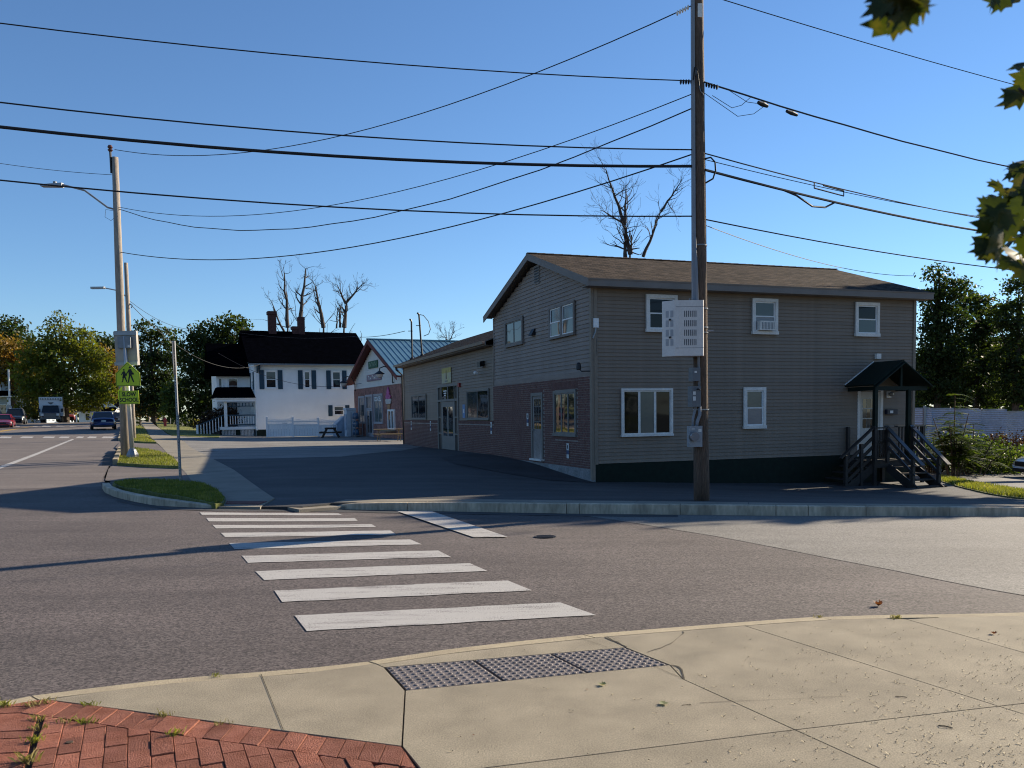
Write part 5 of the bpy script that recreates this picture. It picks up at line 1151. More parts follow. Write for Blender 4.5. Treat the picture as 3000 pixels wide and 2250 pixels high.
p = aty(-42, 1215, 112); simple_house((p.x, p.y, 2.2), math.radians(6), 7.5, 9, 4.8, 8.6, 'pale blue house with steep dark gable at the left edge', FHW, SHING_B, ((1.6, 2.4, 1.0, 1.6), (3.8, 2.4, 1.0, 1.6), (6.0, 2.4, 1.0, 1.6), (2.2, .1, 1.0, 1.5), (5.4, .1, 1.0, 1.5)), True)
g = empty('far_house', (0, 0, 0)); bpy.data.objects.remove(g)
p = aty(232, 1236, 150); simple_house((p.x, p.y, 0.4), math.radians(10), 6.2, 8, 3.4, 5.8, 'white house half hidden behind the big maple', HW, SHING_B, ((1.4, 1.0, .9, 1.4), (3.8, 1.0, .9, 1.4)), True)
p = aty(282, 1236, 156); simple_house((p.x, p.y, .4), math.radians(10), 2.2, 6, 4.2, 4.6, 'narrow white gabled block beside the half hidden house', HW, SHING_B, ((1.1, 2.0, .7, 1.3),), False)
# ------------------------------------------------------------------ corrugated fence on the right
CORR = mat('corrugated_steel', (.50, .53, .60), .5, .12, 1.5, .1, 12.0, metal=.2)
tops = [(2672, 1197), (2730, 1198), (2800, 1199.5), (2875, 1201), (2952, 1206.5), (3030, 1212), (3110, 1216)]
cf = empty('corrugated_fence', (0, 0, 0), 0, 'pale blue corrugated metal fence below the trees on the right', 'fence')
for i in range(len(tops) - 1):
    a = aty(tops[i][0], tops[i][1], 41.0); b = aty(tops[i + 1][0], tops[i][1] + .4, 41.0 - .25); zt, zb = a.z - i * .0, -1.2; mb = MB(); n_ = 54
    for k in range(n_ + 1):
        z = zb + (zt - zb) * k / n_; d_ = .018 * (1 if k % 2 else -1); mb.v += [(a.x, a.y + d_ + .02 * i, z), (b.x, b.y + d_ + .02 * i, z)]
    for k in range(n_): mb.f.append((2 * k, 2 * k + 1, 2 * k + 3, 2 * k + 2)); mb.m.append(0)
    o = mb.build('panel', CORR, cf); md = o.modifiers.new('thickness', 'SOLIDIFY'); md.thickness = .01
    MB().box(a.x - .03, b.x, a.y - .05, a.y + .05, zt, zt + .04).build('top_rail', METAL, cf)
p_ = aty(2709, 1198, 40.8); MB().box(p_.x - .05, p_.x + .05, 40.75, 40.85, -1.2, 1.75).build('post', METAL, cf)
# ------------------------------------------------------------------ vegetation
BARK = mat('bark', (.075, .058, .045), .9, .35, 4.0, .2, 20.0, .6, 20.0, stretch=(4, 4, .6))
BARK_B = mat('bark_bare', (.055, .045, .040), .9, .3, 3.0)
LF = dict(
    dark=leafmat('foliage_dark', (.012, .022, .007), (.026, .042, .010), (.06, .078, .018), .4),
    maple=leafmat('foliage_maple', (.042, .058, .012), (.10, .115, .018), (.22, .185, .028), .48, .35),
    autumn=leafmat('foliage_autumn', (.07, .065, .014), (.18, .11, .02), (.32, .13, .03), .42, .4),
    pale=leafmat('foliage_pale', (.07, .075, .02), (.14, .13, .028), (.22, .17, .04), .42, .5),
    locust=leafmat('foliage_locust', (.014, .026, .009), (.030, .048, .013), (.075, .092, .020), .45, .6),
    hedge=leafmat('foliage_hedge', (.022, .014, .010), (.045, .022, .015), (.06, .035, .02), .3),
    bush=leafmat('foliage_bush', (.025, .045, .012), (.06, .09, .02), (.13, .155, .035), .45, 1.2))
def leaf_cloud(blobs, n, size, seed, clus=1.0, per=26, flat=.0, squash=.6):
    """leaf-sized faces in clumps spread through ellipsoidal blobs"""
    rg = np.random.default_rng(seed); vol = np.array([b[3] * b[4] * b[5] for b in blobs]) ** .75; vol = vol / vol.sum()
    V = []
    for b, w in zip(blobs, vol):
        nc = max(3, int(n * w / per)); d = rg.normal(size=(nc, 3)); d /= np.linalg.norm(d, axis=1)[:, None]
        r = rg.uniform(.25, 1.0, nc) ** .45; C = np.array(b[:3]) + d * r[:, None] * np.array(b[3:6])
        k = rg.integers(int(per * .5), int(per * 1.5), nc)
        P = np.repeat(C, k, 0) + rg.normal(size=(k.sum(), 3)) * clus * np.array([1, 1, squash]); V.append(P)
    P = np.concatenate(V); m = len(P)
    nrm = rg.normal(size=(m, 3)); nrm[:, 2] += flat; nrm /= np.linalg.norm(nrm, axis=1)[:, None]
    t = np.cross(nrm, rg.normal(size=(m, 3))); t /= np.linalg.norm(t, axis=1)[:, None]; b2 = np.cross(nrm, t)
    s = size * rg.uniform(.55, 1.3, (m, 1)); q = np.stack([P + t * s * .62, P + b2 * s * .36 + nrm * s * .08, P - t * s * .62, P - b2 * s * .36 - nrm * s * .05], 1).reshape(-1, 3)
    return q, m
def quads_mesh(name, q, m, mt):
    me = bpy.data.meshes.new(name); me.vertices.add(4 * m); me.vertices.foreach_set('co', q.astype(np.float32).ravel()); me.loops.add(4 * m); me.polygons.add(m)
    me.loops.foreach_set('vertex_index', np.arange(4 * m, dtype=np.int32)); me.polygons.foreach_set('loop_start', np.arange(0, 4 * m, 4, dtype=np.int32)); me.polygons.foreach_set('loop_total', np.full(m, 4, np.int32))
    me.materials.append(mt); me.update(); me.validate(); return me
def branchy(mb, p, d, L_, r, depth, rg, up_=.25, spread=.55, n=5, split=2, minr=.008):
    pts = [Vector(p)]; rs = [r]; d = Vector(d).normalized(); k = 4
    for i in range(k):
        d = (d + Vector(rg.normal(0, .16, 3)) + Vector((0, 0, up_ * .12))).normalized(); pts.append(pts[-1] + d * (L_ / k)); rs.append(max(minr * .6, r * (1 - .45 * (i + 1) / k)))
    mb.tube(pts, rs, n, cap=False)
    if depth <= 0: return
    for j in range(split + (1 if rg.random() < .5 else 0)):
        i = rg.integers(2, k + 1) if j else k; nd = (d + Vector(rg.normal(0, spread, 3)) + Vector((0, 0, up_))).normalized()
        branchy(mb, pts[i], nd, L_ * rg.uniform(.55, .8), rs[i] * .72, depth - 1, rg, up_, spread, max(3, n - 1), split, minr)
def tree(loc, blobs, n, size, kind, label, seed, trunk_r=.3, name='leafy_tree', clus=.55, per=26, group=None, limbs=9, trunk_top=None, bark=None, flat=.0, squash=.6, cat='tree'):
    rg = np.random.default_rng(seed); r = empty(name, loc, 0, label, cat, group)
    q, m = leaf_cloud(blobs, n, size, seed, clus, per, flat, squash); o = bpy.data.objects.new('crown', quads_mesh('crown', q, m, LF[kind])); COL.objects.link(o); o.parent = r
    mb = MB(); top = trunk_top or max(b[2] for b in blobs); fork = min(b[2] - b[5] * .6 for b in blobs); fork = max(fork, top * .22)
    mb.tube([(0, 0, -.5), (.03, 0, fork * .5), (.0, .05, fork), (.1, .0, (fork + top) / 2), (.0, .0, top)], [trunk_r * 1.25, trunk_r, trunk_r * .85, trunk_r * .5, trunk_r * .12], 8)
    for k in range(limbs):
        b = blobs[k % len(blobs)]; e = Vector(b[:3]) + Vector(rg.normal(0, .45, 3)) * Vector(b[3:6]).length * .4; s = Vector((0, 0, fork + (top - fork) * rg.uniform(0, .6)))
        if e.z < s.z: s.z = max(fork * .8, e.z - .6)
        mid = s.lerp(e, .5) + Vector((0, 0, .15 * (e - s).length)); mb.tube([s, mid, e], [trunk_r * .42, trunk_r * .25, trunk_r * .06], 5, cap=False)
    mb.build('trunk', bark or BARK, r); return r
def blob_px(base, u, v, y, ru, rv, ry=None):
    """ellipsoid from its picture centre and radii at depth y, relative to base"""
    c = aty(u, v, y); k = y / FPX; return (c.x - base[0], c.y - base[1], c.z - base[2], ru * k, (ry or ru * k), rv * k)
def ptree(u, y, blobs, n, size, kind, label, seed, **kw):
    c = aty(u, 1240, y); base = (c.x, y, ZL(c.x, y) if y < 115 else .6); return tree(base, [blob_px(base, *b) for b in blobs], n, size, kind, label, seed, **kw)
TG = 'trees lining the far street'
ptree(22, 128, [(20, 975, 128, 45, 45), (60, 1000, 128, 25, 30), (-10, 1010, 128, 40, 45), (22, 1060, 128, 60, 70)], 5200, .42, 'dark', 'dark green tree rising behind the autumn trees at the left edge', 11, clus=.8, group=TG)
ptree(192, 104, [(165, 985, 104, 45, 45), (235, 1010, 104, 50, 45), (120, 1030, 104, 55, 45), (200, 1060, 104, 100, 60), (275, 1080, 104, 50, 60), (110, 1100, 104, 70, 60), (240, 1150, 104, 85, 55), (300, 1150, 104, 35, 45), (165, 1150, 104, 60, 45), (178, 935, 104, 12, 12), (145, 945, 104, 16, 14)], 15000, .34, 'maple', 'big yellow-green maple with a thin dead top over the parked cars', 12, trunk_r=.42, clus=.55, group=TG, limbs=16)
ptree(40, 112, [(30, 1030, 112, 60, 45), (80, 1060, 112, 40, 40), (10, 1085, 112, 50, 35), (75, 1110, 112, 50, 40)], 6500, .36, 'autumn', 'orange and green autumn tree above the pale blue house', 13, clus=.6, group=TG)
ptree(290, 112, [(320, 1075, 112, 30, 45), (325, 1130, 112, 26, 40), (300, 1040, 112, 20, 25)], 2600, .34, 'autumn', 'small orange-tinged tree just left of the lamp post', 14, clus=.5, group=TG)
ptree(130, 107, [(95, 1170, 107, 45, 35), (140, 1185, 107, 45, 40), (80, 1210, 107, 30, 25), (185, 1205, 107, 25, 25)], 4600, .3, 'pale', 'yellowish bushy tree behind the white box truck', 15, trunk_r=.15, clus=.5, group=TG)
ptree(300, 165, [(290, 1010, 165, 45, 25), (330, 1020, 165, 35, 30), (300, 1060, 165, 60, 40)], 3600, .5, 'dark', 'far dark tree between the maple and the sign cabinet', 16, clus=.9, group=TG)
ptree(452, 104, [(425, 965, 104, 28, 28), (480, 985, 104, 35, 30), (420, 1020, 104, 45, 40), (490, 1040, 104, 45, 40), (450, 1080, 104, 65, 45), (430, 1140, 104, 60, 45), (500, 1150, 104, 50, 50), (455, 1190, 104, 60, 25)], 9500, .33, 'dark', 'tall open dark tree behind the school sign post', 17, trunk_r=.35, clus=.5, group=TG, limbs=16)
ptree(640, 94, [(610, 985, 94, 45, 45), (680, 965, 94, 50, 38), (565, 1040, 94, 45, 60), (640, 1060, 94, 75, 70), (700, 1060, 94, 45, 80), (580, 1150, 94, 55, 75), (650, 1170, 94, 70, 75)], 14000, .34, 'dark', 'massive dark tree close behind the left of the white house', 18, trunk_r=.5, clus=.55, group=TG, limbs=14)
ptree(515, 92, [(505, 1190, 92, 26, 35), (500, 1150, 92, 20, 30)], 1600, .28, 'bush', 'slim lighter green sapling by the hydrant', 19, trunk_r=.08, clus=.35, group=TG)
ptree(410, 122, [(400, 1175, 122, 30, 40), (440, 1190, 122, 30, 30)], 2200, .32, 'autumn', 'reddish brown shrub at the far end of the walk', 20, trunk_r=.1, clus=.5, name='shrub', group='shrubs along the walk', cat='shrub')
ptree(643, 68.5, [(630, 1235, 68.5, 32, 32), (665, 1222, 68.5, 22, 30), (605, 1252, 68.5, 24, 20)], 4200, .16, 'hedge', 'dark reddish hedge at the house porch steps', 21, trunk_r=.06, clus=.3, name='hedge', limbs=5, cat='hedge')
ptree(582, 100, [(580, 1242, 100, 17, 9)], 700, .22, 'pale', 'small sunlit yellow shrub on the lawn', 22, trunk_r=.04, clus=.25, name='shrub', limbs=3, group='shrubs along the walk', cat='shrub')
# wooded rise far behind (nobody could count it)
q1, m1 = leaf_cloud([(-150 + k * 16, 190 + 6 * math.sin(k), 2.5 + 1.5 * math.sin(k * 1.7), 10, 5, 5.5) for k in range(9)] + [(34 + k * 9, 78 + 3 * math.sin(k), 1.0, 6, 4, 4.5 + .8 * math.sin(2 * k)) for k in range(7)], 17000, .8, 31, 1.2, 30)
o = bpy.data.objects.new('far_woods', quads_mesh('far_woods', q1, m1, LF['dark'])); COL.objects.link(o); tag(o, 'dark band of far woods along the skyline behind the houses', 'woods', None, 'stuff')
q1, m1 = leaf_cloud([(-70 + k * 12, -48 + 4 * math.sin(k * 2.1), 4.5 + math.sin(k), 7.5, 5, 5.5 + 1.2 * math.sin(k * 1.3)) for k in range(13)] + [(-88 + 2 * math.sin(k), -30 + k * 13, 5, 5, 8, 6) for k in range(5)], 13000, 1.3, 33, 1.2, 30)
o = bpy.data.objects.new('woods_behind', quads_mesh('woods_behind', q1, m1, LF['maple'])); COL.objects.link(o); tag(o, 'belt of trees across the street behind the viewer', 'woods', None, 'stuff')
# right-hand locusts behind the metal fence
RG = 'trees behind the metal fence'
ptree(2745, 47, [(2745, 800, 47, 26, 28), (2790, 850, 47, 45, 32), (2735, 880, 47, 45, 35), (2770, 940, 47, 60, 45), (2740, 1010, 47, 55, 55), (2790, 1060, 47, 55, 60), (2720, 1090, 47, 40, 60), (2760, 1150, 47, 70, 45)], 13000, .17, 'locust', 'tallest feathery locust tree just right of the building', 41, trunk_r=.2, clus=.30, per=30, group=RG, limbs=18, flat=.6, squash=.4)
ptree(2860, 49, [(2850, 895, 49, 45, 40), (2900, 940, 49, 40, 40), (2850, 980, 49, 55, 45), (2890, 1040, 49, 60, 55), (2850, 1110, 49, 60, 60), (2900, 1150, 49, 50, 45)], 10500, .18, 'locust', 'middle locust tree above the stepped fence panels', 42, trunk_r=.2, clus=.32, per=30, group=RG, limbs=14, flat=.6, squash=.4)
ptree(2975, 46, [(2985, 855, 46, 35, 45), (2950, 930, 46, 40, 45), (3010, 960, 46, 50, 55), (2960, 1030, 46, 50, 55), (3020, 1080, 46, 50, 60), (2960, 1130, 46, 55, 50), (3030, 1160, 46, 50, 40)], 10500, .17, 'locust', 'rightmost locust tree cut by the picture edge', 43, trunk_r=.2, clus=.30, per=30, group=RG, limbs=14, flat=.6, squash=.4)
ptree(2830, 54, [(2700, 1130, 54, 45, 50), (2780, 1140, 54, 55, 45), (2860, 1120, 54, 55, 60), (2940, 1130, 54, 55, 55), (3020, 1120, 54, 55, 60), (2740, 1060, 54, 40, 45), (2900, 1050, 54, 55, 45), (2990, 1030, 54, 50, 45)], 15000, .24, 'dark', 'dense dark thicket filling the gap between locusts and fence', 44, trunk_r=.15, clus=.4, name='thicket', group=RG, cat='thicket')
# trees outside the picture on the right; their shade falls across the far gutter and the lot
tree((28.6, 36.2, -.9), [(0, -3.6, 11.9, 2.6, 2.0, 1.6), (0, -.8, 12.8, 3.2, 2.6, 2.5)], 16000, .62, 'dark', 'tall high-crowned tree beyond the right edge whose shade reaches the gutter', 50, trunk_r=.4, clus=.45)
tree((11.6, 6.3, 0), [(.5, .9, 4.0, 1.6, 1.4, 1.1), (.3, .2, 5.2, 1.8, 1.8, 1.3)], 2600, .2, 'maple', 'young street tree on the near pavement beyond the right edge', 54, trunk_r=.11, clus=.3, name='street_tree')
# ailanthus and scrub by the fence
def fronds(base, hgt, n, L_, label, seed, kind='bush', name='sumac_bush', cat='bush', lean=1.0):
    rg = np.random.default_rng(seed); r = empty(name, base, 0, label, cat); Q = []; mb = MB(); nst = max(2, n // 16)
    for s in range(nst):
        a = rg.uniform(0, 6.28); rad = rg.uniform(.0, .8) * lean; tip = Vector((math.cos(a) * rad, math.sin(a) * rad, hgt * (1.0 if s == 0 else rg.uniform(.45, .85))))
        if s == 0: tip = Vector((0, 0, hgt))
        mb.tube([(tip.x * .2, tip.y * .2, -.2), tip * .5, tip], [.035, .025, .012], 5)
        for k in range(max(1, n // nst)):
            t = rg.uniform(.3, 1.0); p = tip * t; az = rg.uniform(0, 6.28); d = Vector((math.cos(az), math.sin(az), rg.uniform(-.1, .5))).normalized(); L2 = L_ * rg.uniform(.6, 1.1) * (1.15 - .5 * t)
            prev = p
            side = d.cross(Vector((0, 0, 1))).normalized()
            for j in range(9):
                f = (j + 1) / 9; c = p + d * L2 * f + Vector((0, 0, -L2 * .35 * f * f)); w = L2 * .34 * (1 - .5 * f)
                for sg_ in (-1, 1):
                    e = side * sg_; u_ = d * (L2 * .07); n_ = Vector((0, 0, -.18 * w)); Q += [c - u_, c + e * w * .5 - u_ * .9 + n_ * .4, c + e * w + n_, c + e * w * .5 + u_ * .9 + n_ * .4]
    q = np.array([tuple(v) for v in Q]); o = bpy.data.objects.new('foliage', quads_mesh('foliage', q, len(q) // 4, LF[kind])); COL.objects.link(o); o.parent = r
    mb.build('stem', BARK, r); return r
p = aty(2794, 1390, 30.5); fronds((p.x, p.y, ZL(p.x, p.y)), 2.95, 200, .95, 'tall sumac with feathery fronds in front of the metal fence', 61)
p = aty(2850, 1385, 32); fronds((p.x, p.y, ZL(p.x, p.y)), 1.9, 200, .8, 'lower sumac thicket right of the tall one', 62, lean=2.2)
p = aty(2735, 1368, 33); fronds((p.x, p.y, ZL(p.x, p.y)), 1.5, 130, .7, 'sumac shoots just behind the porch stairs', 63, lean=1.4)
for k, (u, v, y, h, n_, lab) in enumerate(((2900, 1382, 33.5, 1.3, 120, 'dark scrub by the white car bonnet'), (2960, 1376, 36.0, 1.7, 140, 'tall dry scrub against the fence behind the white car'), (2800, 1368, 35.5, 1.6, 120, 'dim scrub under the fence behind the tall sumac'))):
    p = aty(u, v, y); b = (p.x, p.y, ZL(p.x, p.y)); tree(b, [(0, 0, h * .45, 1.4, .8, h * .5), (.9, .1, h * .35, 1.0, .7, h * .4), (-.8, 0, h * .35, .9, .7, h * .4)], 3600, .11, 'bush' if k != 1 else 'hedge', lab, 70 + k, trunk_r=.03, clus=.25, name='scrub', limbs=6, group='scrub below the fence', cat='shrub')
# bare trees
def bare(u, y, vtop, label, seed, forks, r0, grp):
    c = aty(u, 1240, y); z0 = ZL(c.x, y) if y < 115 else .5; rg = np.random.default_rng(seed); r = empty('bare_tree', (c.x, y, z0), 0, label, 'tree', grp); top = aty(u, vtop, y).z - z0; mb = MB()
    for (du, vb, dut, vt, rr, dep) in forks:
        s = aty(u + du, vb, y) - Vector((c.x, y, z0)); e = aty(u + dut, vt, y) - Vector((c.x, y, z0)); n_ = 6; pts = []
        for i in range(n_ + 1): t = i / n_; pts.append(s.lerp(e, t) + Vector(rg.normal(0, .05, 3)) * (e - s).length * .22 * math.sin(t * 3.14))
        rs = [rr * (1 - .75 * i / n_) for i in range(n_ + 1)]; mb.tube(pts, rs, 7, cap=True)
        for i in range(2, n_ + 1):
            for k in range(2 if i < n_ else 3):
                d = (e - s).normalized() + Vector(rg.normal(0, .75, 3)); branchy(mb, pts[i], d, max(.8, (e - s).length * .2) * rg.uniform(.6, 1.3), rs[i] * .5, dep, rg, .3, .5, 4, 2, .009 * y / 48)
    mb.build('branches', BARK_B, r); return r
BG = 'bare trees behind the white house'
bare(838, 92, 800, 'bare tree with spreading twigs left of the tall chimney', 81, [(0, 1240, 5, 960, .34, 1), (5, 960, -5, 800, .22, 2), (0, 985, -45, 880, .14, 2)], .34, BG)
bare(878, 90, 785, 'bare tree with the tallest single leader behind the brick chimneys', 82, [(0, 1240, 0, 950, .34, 1), (0, 950, 18, 788, .24, 2)], .34, BG)
bare(948, 92, 835, 'bare leaning tree over the middle of the black roof', 83, [(0, 1240, 0, 955, .34, 1), (0, 960, -25, 838, .24, 2)], .34, BG)
bare(1008, 92, 825, 'bare wide-crowned tree over the right end of the black roof', 84, [(0, 1240, 0, 955, .34, 1), (0, 960, 8, 885, .26, 2), (8, 885, 55, 830, .14, 2), (5, 890, -20, 835, .14, 2), (-12, 960, -10, 895, .14, 0), (-22, 962, -20, 905, .10, 0)], .34, BG)
bare(1846, 47, 470, 'bare dying tree standing behind the roof ridge of the taupe building', 85, [(0, 1240, 0, 740, .20, 0), (0, 745, -18, 655, .13, 2), (-18, 655, -70, 500, .10, 2), (-16, 660, -12, 545, .09, 2), (-14, 755, -16, 680, .12, 2), (2, 745, 4, 705, .11, 0), (38, 752, 90, 620, .10, 2), (90, 620, 150, 530, .07, 2), (-18, 655, -85, 615, .06, 2)], .2, None)
bare(1314, 110, 968, 'small far bare tree peeping over the wing roof', 86, [(0, 1240, 0, 1000, .2, 0), (0, 1005, 16, 972, .1, 2), (0, 1005, -14, 982, .1, 2)], .2, None)
# ------------------------------------------------------------------ foreground maple branch at the upper right
MLEAF = leafmat('maple_leaf', (.016, .024, .006), (.034, .045, .010), (.12, .09, .025), .32, 5.0)
maple = empty('street_maple', (3.4, -.9, 0), 0, 'maple with lobed leaves hanging into the upper right of the view', 'tree')
def mloc(v): return Vector(v) - Vector((3.4, -.9, 0))
ml = [(0, -.52), (.06, -.30), (.30, -.42), (.26, -.26), (.50, -.12), (.40, -.02), (.52, .20), (.30, .14), (.22, .22), (.26, .40), (.12, .34), (0, .62)]
ml = ml + [(-x, y) for x, y in reversed(ml[1:-1])]
rgm = np.random.default_rng(5)
def maple_leaf(p, size, nrm, spin):
    nrm = Vector(nrm).normalized(); a = nrm.orthogonal().normalized(); b = nrm.cross(a); a, b = a * math.cos(spin) + b * math.sin(spin), b * math.cos(spin) - a * math.sin(spin)
    mb = MB(); pts = []
    for x, y in ml: pts.append(p + a * x * size + b * y * size + nrm * size * (-.35 * abs(x) - .25 * y * y + float(rgm.normal(0, .02))))
    mb.add([p] + pts, [(0, i + 1, (i + 1) % len(pts) + 1) for i in range(len(pts))]); 
    return mb.build('leaf', MLEAF, maple, smooth=True)
spots = [(2985, 470), (2960, 500), (2925, 545), (2990, 540), (2900, 600), (2955, 590), (3000, 620), (2900, 660), (2940, 650), (2985, 690), (2880, 710), (2930, 715), (2975, 740), (3010, 730), (3020, 560), (3030, 480), (3040, 660), (2945, 760), (2600, 15), (2640, 5), (2570, -8), (2625, 40), (2680, -5), (2660, 25), (2925, -8), (2900, -12), (2960, -6), (2990, 250), (3005, 180), (2975, 275), (3010, 230), (3020, 300), (2915, 575), (2965, 560), (2930, 625), (2975, 640), (2910, 690), (2955, 700), (2990, 590), (2895, 735), (2960, 770), (2990, 780), (2905, 640), (2940, 590), (2590, -5), (2650, 50), (2610, 60), (3000, 500), (2975, 520)]
for k, (u, v) in enumerate(spots):
    y = 1.55 + rgm.uniform(0, .5) if u > 2850 else 1.15 + rgm.uniform(0, .12); p = mloc(aty(u + (8 if u > 2850 else 10), v - (0 if u > 2850 else 22), y)); maple_leaf(p, rgm.uniform(.05, .085), rgm.normal(size=3) * .55 + np.array([-.3, -.6, .5]), rgm.uniform(2.4, 3.9))
A1 = aty(3080, 330, 1.8); A2 = aty(2640, -160, 1.25); A3 = aty(3300, -500, 1.6)
mb = MB(); mb.tube([(0, 0, -.2), (0, 0, 1.5), (-.2, .3, 3.2), (-.6, .9, 4.6)], [.16, .13, .10, .06], 10); mb.build('trunk', BARK, maple)
mb = MB(); mb.tube([(-.2, .3, 3.2), mloc(A3), mloc(A1), mloc(aty(2990, 560, 1.75)), mloc(aty(2930, 690, 1.75))], [.06, .012, .006, .004, .0025], 6); mb.tube([mloc(A3), mloc(A2), mloc(aty(2620, -10, 1.2))], [.012, .006, .003], 6); mb.tube([mloc(A1), mloc(aty(2985, 260, 1.75))], [.006, .003], 5); mb.build('branch', BARK_B, maple)
q1, m1 = leaf_cloud([(-.4, .2, 5.2, 2.2, 2.0, 1.3), (.6, -.8, 4.6, 1.8, 1.6, 1.2)], 2600, .16, 77, .3); o = bpy.data.objects.new('crown', quads_mesh('crown', q1, m1, LF['maple'])); COL.objects.link(o); o.parent = maple
# weeds in the paving joints
def tuftpx(u, v, n, h, seed, m=WEED, spread=.03):
    rg = np.random.default_rng(seed); c = atz(u, v, 0); mb = MB()
    for k in range(n):
        x, y = c[0] + rg.normal(0, spread), c[1] + rg.normal(0, spread * .6); a = rg.uniform(0, 6.28); hh = h * rg.uniform(.5, 1.2); l = rg.normal(0, .6, 2) * hh; w = .0022
        mb.add([(x - math.cos(a) * w, y - math.sin(a) * w, -.01), (x + math.cos(a) * w, y + math.sin(a) * w, -.01), (x + l[0] * .5, y + l[1] * .5, hh * .7), (x + l[0], y + l[1], hh)], [(0, 1, 2), (0, 2, 3)])
    return mb
labels = iter(['green weed tuft at the kerb end, far left', 'dry weed tuft at the gap between kerb and bricks', 'small weed beside the kerb gap', 'weed in the brick joint, upper one', 'weed in the brick joint below the upper one', 'green weed in the brick joint', 'tall dry straw tuft at the bottom left', 'weed between the header bricks', 'spiky weed between the header bricks', 'weed at the concrete edge over the bricks', 'dry weed at the concrete edge, middle', 'weed between header course and brick field', 'small weed further along the concrete edge', 'weed on the kerb line by the concrete', 'brown weeds on the right part of the kerb', 'pale weeds at the kerb joint on the right'])
for k, (u, v, n_, h, g_) in enumerate(((10, 2070, 46, .035, 1), (95, 2068, 34, .03, 0), (130, 2062, 26, .035, 0), (112, 2108, 30, .03, 0), (112, 2135, 26, .028, 0), (100, 2172, 36, .035, 1), (78, 2232, 40, .05, 0), (190, 2115, 26, .03, 0), (255, 2118, 40, .03, 1), (265, 2068, 30, .028, 1), (478, 2096, 30, .03, 0), (512, 2152, 34, .032, 1), (645, 2122, 22, .022, 0), (635, 1981, 22, .022, 1), (2400, 1809, 40, .02, 0), (2625, 1811, 50, .025, 0))):
    tag(tuftpx(u, v, n_, h, 300 + k, GRASS if g_ else WEED, .022).build('weed_tuft', GRASS if g_ else WEED), next(labels), 'weed', 'weeds in the paving joints')
# ------------------------------------------------------------------ utility poles, lamps, signs
pole_c = (3.70, 16.75)
pz = ZL(*pole_c)
up = empty('utility_pole', (pole_c[0], pole_c[1], pz), 0, 'tall brown wooden utility pole at the kerb in front of the taupe building', 'utility pole')
top = aty(2050, -120, 16.75)
lean = (top.x - .02 - pole_c[0] - .02, 0)
H_ = top.z - pz
mb = MB(); n_ = 14; mb.tube([(lean[0] * i / n_ + random.uniform(-.004, .004), 0, -.3 + (H_ + .3) * i / n_) for i in range(n_ + 1)], [.155 - .055 * i / n_ + random.uniform(-.003, .003) for i in range(n_ + 1)], 20); mb.build('shaft', POLEW, up, smooth=True)
def onp(z, dx=0, dy=0): return Vector((lean[0] * z / H_ + dx, dy, z))
def pv(v): return aty(2055, v, 16.75).z - pz        # height on the pole for a picture row
# riser conduits on the left and front
MB().tube([onp(pv(1200), -.06, -.17), onp(pv(800), -.09, -.13), onp(pv(600), -.13, -.05)], .026, 8).build('conduit', CONDUIT, up, smooth=True)
mb = MB(); mb.hexa([(-.165 + onp(pv(880)).x, -.10, pv(880)), (-.105 + onp(pv(880)).x, -.12, pv(880)), (-.105 + onp(pv(880)).x, .0, pv(880)), (-.165 + onp(pv(880)).x, .0, pv(880))], [(-.135 + onp(pv(-100)).x, -.09, pv(-100)), (-.08 + onp(pv(-100)).x, -.10, pv(-100)), (-.08 + onp(pv(-100)).x, .0, pv(-100)), (-.135 + onp(pv(-100)).x, .0, pv(-100))]); mb.build('cable_guard', CONDUIT, up)
MB().tube([onp(pv(1255), -.13, -.17), onp(pv(1235), -.11, -.17), onp(pv(1215), -.06, -.17), onp(pv(1190), -.06, -.17)], .032, 8).build('conduit', CONDUIT, up, smooth=True)
MB().tube([onp(pv(1255), -.2, -.17), onp(pv(1225), -.19, -.17), onp(pv(1195), -.14, -.17), onp(pv(1150), -.14, -.17)], .024, 8).build('conduit', CONDUIT, up, smooth=True)
for v in (975, 1200, 905, 720, 960): MB().lathe([(.165 - .05 * (pv(v) / H_), -.012), (.165 - .05 * (pv(v) / H_), .012)], 18, tuple(onp(pv(v)))).build('strap', METAL_D if v != 1200 else METAL, up)
MB().tube([onp(pv(972), .1, -.12), onp(pv(972), .22, -.14)], .014, 6).build('bolt', METAL, up)
MB().box(-.03 + onp(pv(40)).x, .06 + onp(pv(40)).x, -.118, -.112, pv(58), pv(18)).build('pole_tag', OFFW, up)
MB().tube([onp(pv(240), -.12, -.1), onp(pv(205), -.10, -.14), onp(pv(215), -.06, -.16), onp(pv(262), -.02, -.15), onp(pv(285), .06, -.12)], .014, 6).build('drip_loop', BLACK, up); MB().tube([onp(pv(255), -.12, -.1), onp(pv(210), -.08, -.15), onp(pv(275), .0, -.16), onp(pv(288), .08, -.12)], .008, 5).build('drip_loop', CONDUIT, up)
MB().tube([onp(pv(470), .08, -.1), onp(pv(466), .2, -.1), onp(pv(480), .28, -.1), onp(pv(505), .29, -.1), onp(pv(528), .24, -.1), onp(pv(540), .1, -.1)], .016, 8).build('cable_coil', BLACK, up)
# equipment hung on the pole
cbx = onp(pv(1045)); cabm = empty('equipment_cabinet', (pole_c[0] + cbx.x - .55, pole_c[1] - .12, pz + pv(1045)), math.radians(2), 'beige-white ventilated cabinet hung on the left of the wooden pole', 'cabinet')
ch = pv(885) - pv(1045)
